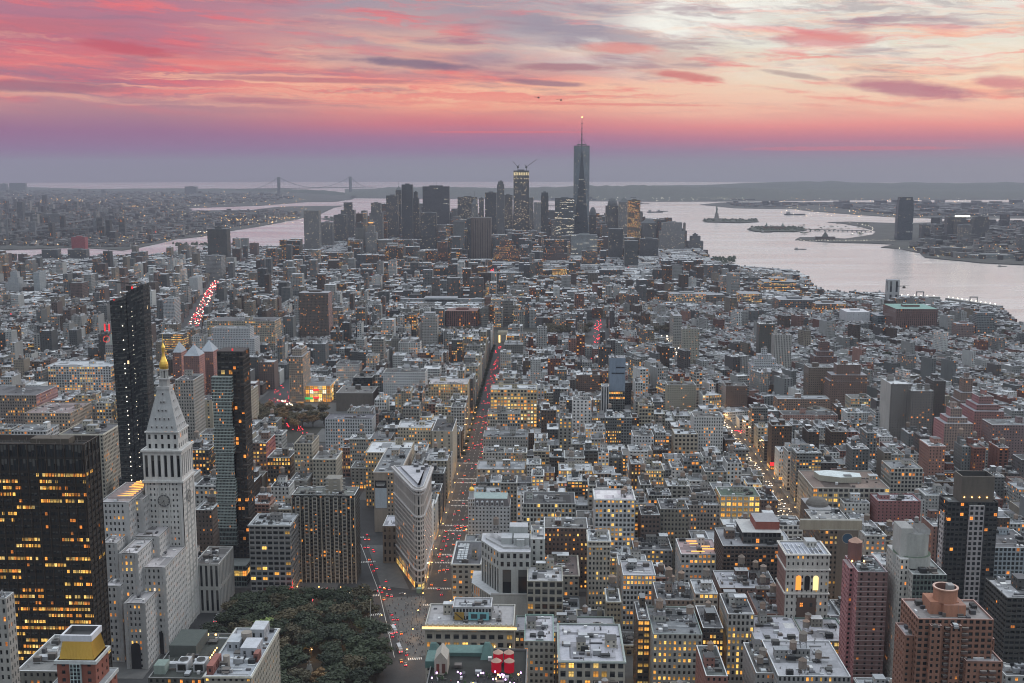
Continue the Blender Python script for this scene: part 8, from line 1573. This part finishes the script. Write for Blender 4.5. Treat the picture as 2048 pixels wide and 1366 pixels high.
# ------------------------------------------------------------ cars, buses
def lamp_box(name, x, y, z_, sx_, sz, mt, par): mb = MB(); mb.box(x-sx_/2, x+sx_/2, y-.06, y+.06, z_, z_+sz, (1,1,1), bottom=True); return mb.build(name, mt, par)
def make_car():
    r = bpy.data.objects.new('car', None); C.objects.link(r); mb = MB()       # the nose points to +Y
    prof = [(-2.3,.35),(-2.3,.85),(-2.1,.98),(-1.5,1.02),(1.1,.98),(2.1,.82),(2.3,.6),(2.3,.35)]
    for s_ in (-.9, .9): mb.add([[(s_, y, z_) for y, z_ in (prof if s_ < 0 else prof[::-1])]], (.1,.1,.1))
    for (a, b_) in zip(prof, prof[1:]): mb.add([(-.9,a[0],a[1]),(.9,a[0],a[1]),(.9,b_[0],b_[1]),(-.9,b_[0],b_[1])], (.1,.1,.1))
    mb.build('body', 'car_paint', r); mb = MB(); mb.prism(rect(-.82,.82,-1.6,1.0), rect(-.66,.66,-1.1,.3), 1.0, 1.48, (.03,.035,.04), (.3,.3,.3)); mb.build('cabin', 'facade', r); mb = MB()
    for y in (-1.4, 1.4): 
        for s_ in (-.85, .85): mb.add([[(s_, y+.34*math.cos(a*.785), .34+.34*math.sin(a*.785)) for a in range(8)]], (.02,.02,.02))
    mb.build('wheels', 'facade', r); return r
carA = make_car(); [lamp_box('tail_light', s_, -2.36, .62, .42, .3, 'tail_red', carA) for s_ in (-.62, .62)]
carB = make_car(); [lamp_box('head_light', s_, -2.36, .55, .42, .3, 'head_white', carB) for s_ in (-.62, .62)]
cu = {}
def put_car(p, x, y, a, label, group):
    if any((x-q[0])**2+(y-q[1])**2 < 5.4**2 if abs(x-q[0]) < 2.2 else False for q in cu.get('pos', [])): return
    cu.setdefault('pos', []).append((x, y)); c = copy_tree(p) if p.name in cu else p; cu[p.name] = 1
    c.location = (x, y, .03); c.rotation_euler = (0, 0, a); tag(c, label, 'car', group)
for _ in range(95): y = R.choice([R.uniform(700, 1480), R.uniform(860, 1010), R.uniform(1290, 1480)]); put_car(carA, -81+R.choice([-8.2,-4.8,-1.6,1.6,4.8,8.2]), y, 0, 'car with red tail lights driving away down the long straight avenue', 'cars on the straight avenue')
for _ in range(230): 
    y = 990+480*rnd()**1.6; put_car(carB, 232+R.choice([-9,-6,-3,0,3,6,9]), y, 0, 'car with headlights on, jammed on the avenue right of the bright arched loft', 'cars with headlights on the right avenue')
for _ in range(34):
    y = R.uniform(700, 1040); x = np.interp(y, [p[1] for p in broadway], [p[0] for p in broadway]); put_car(carA, x+R.choice([-4.5,-1.2,2.2]), y, .2, 'car with red tail lights on the slanting street left of the triangular prow tower', 'cars on the slanting street')
for _ in range(20): put_car(R.choice([carA, carB]), R.uniform(-228, -110), R.choice([829, 833, 838, 842]), math.pi/2, 'car waiting on the cross street behind the near square', 'cars on the cross street')
def bus(px, py, a, label, Ln=12):
    x, y = G(px, py); r = empty('bus', (x, y, 0), label, 'bus'); r.rotation_euler = (0, 0, a); mb = MB(); mb.prism(rect(-1.3,1.3,-Ln/2,Ln/2), rect(-1.22,1.22,-Ln/2+.1,Ln/2-.1), .4, 3.1, (.5,.52,.56), (.62,.64,.68)); mb.build('body', 'facade', r)
    mb = MB(); [mb.box(s_-.03, s_+.03, -Ln/2+.6, Ln/2-.6, 1.5, 2.5, (.04,.05,.06)) for s_ in (-1.32, 1.32)]; mb.build('window_band', 'facade', r); [lamp_box('tail_light', s_, -Ln/2-.05, .9, .5, .5, 'tail_red', r) for s_ in (-.9, .9)]
    mb = MB(); mb.box(-1.2, 1.2, -Ln/2+1, -Ln/2+3.2, 3.1, 3.4, (.3,.3,.32)); mb.build('roof_unit', 'facade', r)
bus(788, 1262, .35, 'front section of a long white bus beside the crowded plaza', 11); bus(799, 1300, .3, 'white bus with bright red tail lights at the lower end of the plaza', 11)
for px, lab in ((500, 'white bus on the cross street nearest the slender green glass tower'), (545, 'white bus with a dark stripe in front of the small white shop building'), (610, 'white bus half hidden by trees in front of the brown balconied slab')): bus(px, 1203, math.pi/2, lab)
bus(434, 1240, .05, 'white bus parked along the foot of the marble office block', 12)

# ------------------------------------------------------------ people
def make_person(k):
    rr = random.Random(k); st_ = .16+.1*rr.random(); me = bpy.data.meshes.new('skeleton')
    V = [(0,0,.95),(0,0,1.2),(0,0,1.42),(0,.0,1.52),(0,.01,1.66), (-.1,0,.9),(-.12,st_*.5,.5),(-.12,st_,.06),(-.12,st_+.14,.03), (.1,0,.9),(.12,-st_*.3,.5),(.12,-st_,.08),(.12,-st_+.14,.03), (-.2,0,1.4),(-.25,-.04,1.12),(-.24,.06,.88), (.2,0,1.4),(.25,.04,1.12),(.24,.14,.9)]
    E_ = [(0,1),(1,2),(2,3),(3,4),(0,5),(5,6),(6,7),(7,8),(0,9),(9,10),(10,11),(11,12),(2,13),(13,14),(14,15),(2,16),(16,17),(17,18)]
    rad = [.15,.14,.16,.06,.11,.1,.075,.05,.045,.1,.075,.05,.045,.07,.05,.04,.07,.05,.04]
    me.from_pydata(V, E_, []); o = bpy.data.objects.new('skeleton', me); C.objects.link(o); m_ = o.modifiers.new('skin', 'SKIN')
    for i, r_ in enumerate(rad): me.skin_vertices[0].data[i].radius = (r_, r_*.8)
    me.skin_vertices[0].data[0].use_root = True
    dg = bpy.context.evaluated_depsgraph_get(); dg.update(); res = bpy.data.meshes.new_from_object(o.evaluated_get(dg)); res.name = 'person'; res.materials.clear(); res.materials.append(M['clothing']); bpy.data.objects.remove(o); return res
PM = [make_person(k) for k in range(3)]
def person(x, y, z_, label, group): o = bpy.data.objects.new('person', R.choice(PM)); C.objects.link(o); o.location = (x, y, z_); o.rotation_euler = (0, 0, rnd()*6.28); s_ = R.uniform(.94, 1.05); o.scale = (s_, s_, s_); tag(o, label, 'person', group)
n = 0
while n < 210:
    px, py = R.uniform(740, 862), R.uniform(1180, 1318); p = G(px, py)
    if not inside(p, plaza) and not inside(p, GP([(762,1172), (745,1120), (812,1165), (818,1178)])): continue
    person(p[0], p[1], .05, 'person in dark street clothes standing or walking in the crowd on the plaza', 'crowd on the plaza'); n += 1
rb = [h for h in bpy.data.objects if h.get('label', '').startswith('building with a crowded rooftop')][0]; Yr = 505; xr0, xr1, _, Hr = place(848, 1052, 1388, Y=505)
for _ in range(80): person(R.uniform(xr0+2, xr1-2), R.uniform(Yr-6, Yr+19), Hr-1, 'person standing among planters and violet lamps on the rooftop bar', 'guests on the rooftop bar')
# street lamps, flagpole, monument
def make_lamp():
    r = bpy.data.objects.new('street_lamp', None); C.objects.link(r); mb = MB(); mb.cyl(0, 0, .14, .08, 0, 7.5, (.08,.08,.08), 6); mb.bar((0,0,7.4), (1.3,0,7.8), .06, (.08,.08,.08)); mb.build('pole', 'facade', r); mb = MB(); mb.cyl(1.3, 0, .5, .35, 7.35, 7.75, (1,1,1), 8, bottom=True); mb.build('lamp_head', 'lamp_orange', r); return r
LL = bpy.data.lights.new('lamp_glow', 'POINT'); LL.energy = 1700; LL.color = (1, .55, .22); LL.shadow_soft_size = .4
LP = make_lamp(); lo_ = bpy.data.objects.new('lamp_glow', LL); C.objects.link(lo_); lo_.parent = LP; lo_.location = (1.3, 0, 6.9); first = True; spots = []
for y in range(700, 1500, 34): spots += [(-68.5, y, math.pi, 'right pavement of the straight avenue'), (-93.5, y+15, 0, 'left pavement of the straight avenue'), (244.5, y+8, math.pi, 'right pavement of the avenue of headlights'), (219.5, y+25, 0, 'left pavement of the avenue of headlights')]
for x in range(-226, -110, 17): spots.append((x, 826, 1.57, 'cross street behind the near square'))
for px, py in ((700,1290), (655,1270), (620,1320), (745,1310), (690,1225), (585,1260), (760,1250)): c = G(px, py); spots.append((*c, 0, 'paths of the near square'))
LG = bpy.data.lights.new('lamp_glow', 'POINT'); LG.energy = 3200; LG.color = (1, .58, .24); LG.shadow_soft_size = .4
for x, y, a, w_ in spots:
    c = LP if first else copy_tree(LP); first = False
    if 'headlights' in w_:
        for q in c.children:
            if q.type == 'LIGHT': q.data = LG
    c.location = (x, y, .14); c.rotation_euler = (0, 0, a); tag(c, 'slender lamp with small orange light on the '+w_, 'street lamp', 'lamps on the '+w_)
x, y = G(742, 1272); mb = MB(); mb.cyl(x, y, .35, .12, 0, 27, (.55,.55,.55), 8); mb.cyl(x, y, .4, .1, 27, 27.7, (.7,.55,.2), 8); mb.cyl(x, y, 2, 1.4, 0, 1.6, (.4,.38,.35), 10); tag(mb.build('flagpole', 'facade', None, (x, y, 0)), 'tall white flagpole rising from the trees beside the slanting street', 'flagpole')
x, y = G(619, 1346); t = empty('park_monument', (x, y, 0), 'small stone monument with a bronze figure in a clearing of the near square', 'monument'); mb = MB(); mb.prism(rect(x-2.2, x+2.2, y-2.2, y+2.2), rect(x-1.2, x+1.2, y-1.2, y+1.2), 0, 6, (.4,.39,.36)); mb.build('pedestal', 'facade', t, (x, y, 0)); mb = MB(); mb.cyl(x, y, .8, .5, 6, 8, (.35,.33,.3), 8); mb.cyl(x, y, .35, .3, 8, 8.7, (.35,.33,.3), 8); mb.bar((x-.5, y, 7.7), (x-2, y, 8.3), .25, (.35,.33,.3)); mb.bar((x+.5, y, 7.7), (x+2, y, 8.3), .25, (.35,.33,.3)); mb.build('figure', 'facade', t, (x, y, 0))
# shop signs glowing at street level
for px, py, w_, h_, mt, lab in ((575, 1176, 9, 2.4, 'sign_red', 'red glowing shop sign over the cross street'), (583, 1166, 2, 6, 'sign_red', 'upright red glowing sign above the red shop sign'), (1597, 694, 0, 0, None, None), (1609, 689, 14, 12, 'sign_white', 'bright white lit billboard standing among the low houses on the right'), (1590, 693, 10, 6, 'sign_red', 'red lit sign left of the bright white billboard'), (1548, 928, 9, 4, 'sign_red', 'red lit sign strip along the avenue of headlights'), (1266, 888, 22, 3, 'sign_red', 'long red and orange lit roof sign on the lofts, centre right')):
    if not mt: continue
    x, y = G(px, py, 10); mb = MB(); mb.box(x-w_/2, x+w_/2, y-.4, y, 10-h_/2 if h_ < 8 else 4, 10+h_/2, (1,1,1)); ob = mb.build('lit_sign', mt, None, (x, y, 0)); tag(ob, lab, 'sign')
# helicopters over the harbour and the river; boats
def heli(px, py, Y, label):
    x, z_ = AT(px, py, Y); t = empty('helicopter', (x, Y, z_), label, 'helicopter'); o = (0, 0, 0)
    def sub(nm, f): mb = MB(); f(mb); return mb.build(nm, 'helicopter_paint', t)
    sub('fuselage', lambda m_: (m_.prism([(1.8*math.cos(a), 1.0*math.sin(a)) for a in np.arange(0, 6.28, .7)], [(2.6*math.cos(a), 1.2*math.sin(a)) for a in np.arange(0, 6.28, .7)], -1.2, 0, (.1,.1,.1), bottom=True), m_.prism([(2.6*math.cos(a), 1.2*math.sin(a)) for a in np.arange(0, 6.28, .7)], [(1.2*math.cos(a), .6*math.sin(a)) for a in np.arange(0, 6.28, .7)], 0, 1.2, (.1,.1,.1))))
    sub('tail_boom', lambda m_: (m_.bar((-2, 0, .2), (-8, 0, .7), .3, (.1,.1,.1)), m_.box(-8.6, -7.6, -.1, .1, .3, 2.2, (.1,.1,.1), bottom=True))); sub('main_rotor', lambda m_: (m_.bar((0, 0, 1.2), (0, 0, 2.1), .15, (.1,.1,.1)), m_.bar((-6.5, 1, 2.1), (6.5, -1, 2.1), .14, (.1,.1,.1)), m_.bar((-1, -6.5, 2.1), (1, 6.5, 2.1), .14, (.1,.1,.1)))); sub('skids', lambda m_: [m_.bar((-2, s_, -1.9), (2.2, s_, -1.9), .1, (.1,.1,.1)) for s_ in (-1.1, 1.1)])
heli(1077, 195, 2500, 'tiny dark helicopter in the pink sky left of the spire, the left of two'); heli(1122, 200, 2300, 'tiny dark helicopter in the pink sky just left of the spire tip'); heli(1808, 574, 1500, 'small dark helicopter hovering right of the river vent tower')
def boat(px, py, Ln, label, tone=(.1,.1,.1)):
    x, y = G(px, py, -3); t = empty('boat', (x, y, -3), label, 'boat'); w_ = Ln*.13; hull = [(-Ln/2,-w_),(Ln*.3,-w_),(Ln/2,0),(Ln*.3,w_),(-Ln/2,w_)]; mb = MB(); mb.prism(hull, [(a*1.03, b_*1.1) for a, b_ in hull], -.5, Ln*.06, tone, (.25,.2,.18)); mb.build('hull', 'facade', t); mb = MB(); mb.box(-Ln*.42, -Ln*.25, -w_*.7, w_*.7, Ln*.06, Ln*.16, (.4,.4,.4)); mb.build('wheelhouse', 'facade', t); mb = MB(); mb.bar((-Ln*.3,0,Ln*.15), (-Ln*.3,0,Ln*.24), Ln*.006, (.1,.1,.1)); mb.build('mast', 'facade', t)
boat(1590, 430, 150, 'long dark cargo ship in the bay above the wider island'); boat(1310, 425, 120, 'dark barge right of the tall spire, the lower of a pair'); boat(1325, 423, 90, 'dark barge right of the tall spire, the upper of a pair'); boat(1289, 408, 90, 'small ship on the horizon water right of the spire tower'); boat(1533, 465, 60, 'small ferry close below the wider wooded island'); boat(1601, 499, 50, 'small boat alone on the wide river left of the far bank tower'); boat(2005, 533, 30, 'tiny boat near the far bank at the right'); boat(1103, 412, 90, 'ship on the water left of the tall spire tower')
for s_ in range(1): pass

# the water tank the copies came from stands nowhere itself
for q in list(TANK.children): bpy.data.objects.remove(q)
bpy.data.objects.remove(TANK)
# ------------------------------------------------------------ haze
mb = MB(); mb.box(-34500, 34500, -36500, 32500, -5, 600, (1,1,1), bottom=True); hz_ = mb.build('haze', 'marking'); tag(hz_, kind='stuff')
m = bpy.data.materials.new('haze'); m.use_nodes = True; t = m.node_tree; t.nodes.clear(); v = t.nodes.new('ShaderNodeVolumePrincipled'); oo = t.nodes.new('ShaderNodeOutputMaterial'); t.links.new(v.outputs[0], oo.inputs['Volume'])
v.inputs['Color'].default_value = (.545, .575, .70, 1); v.inputs['Density'].default_value = 4.6e-5; v.inputs['Anisotropy'].default_value = 0.0
hz_.data.materials.clear(); hz_.data.materials.append(m)
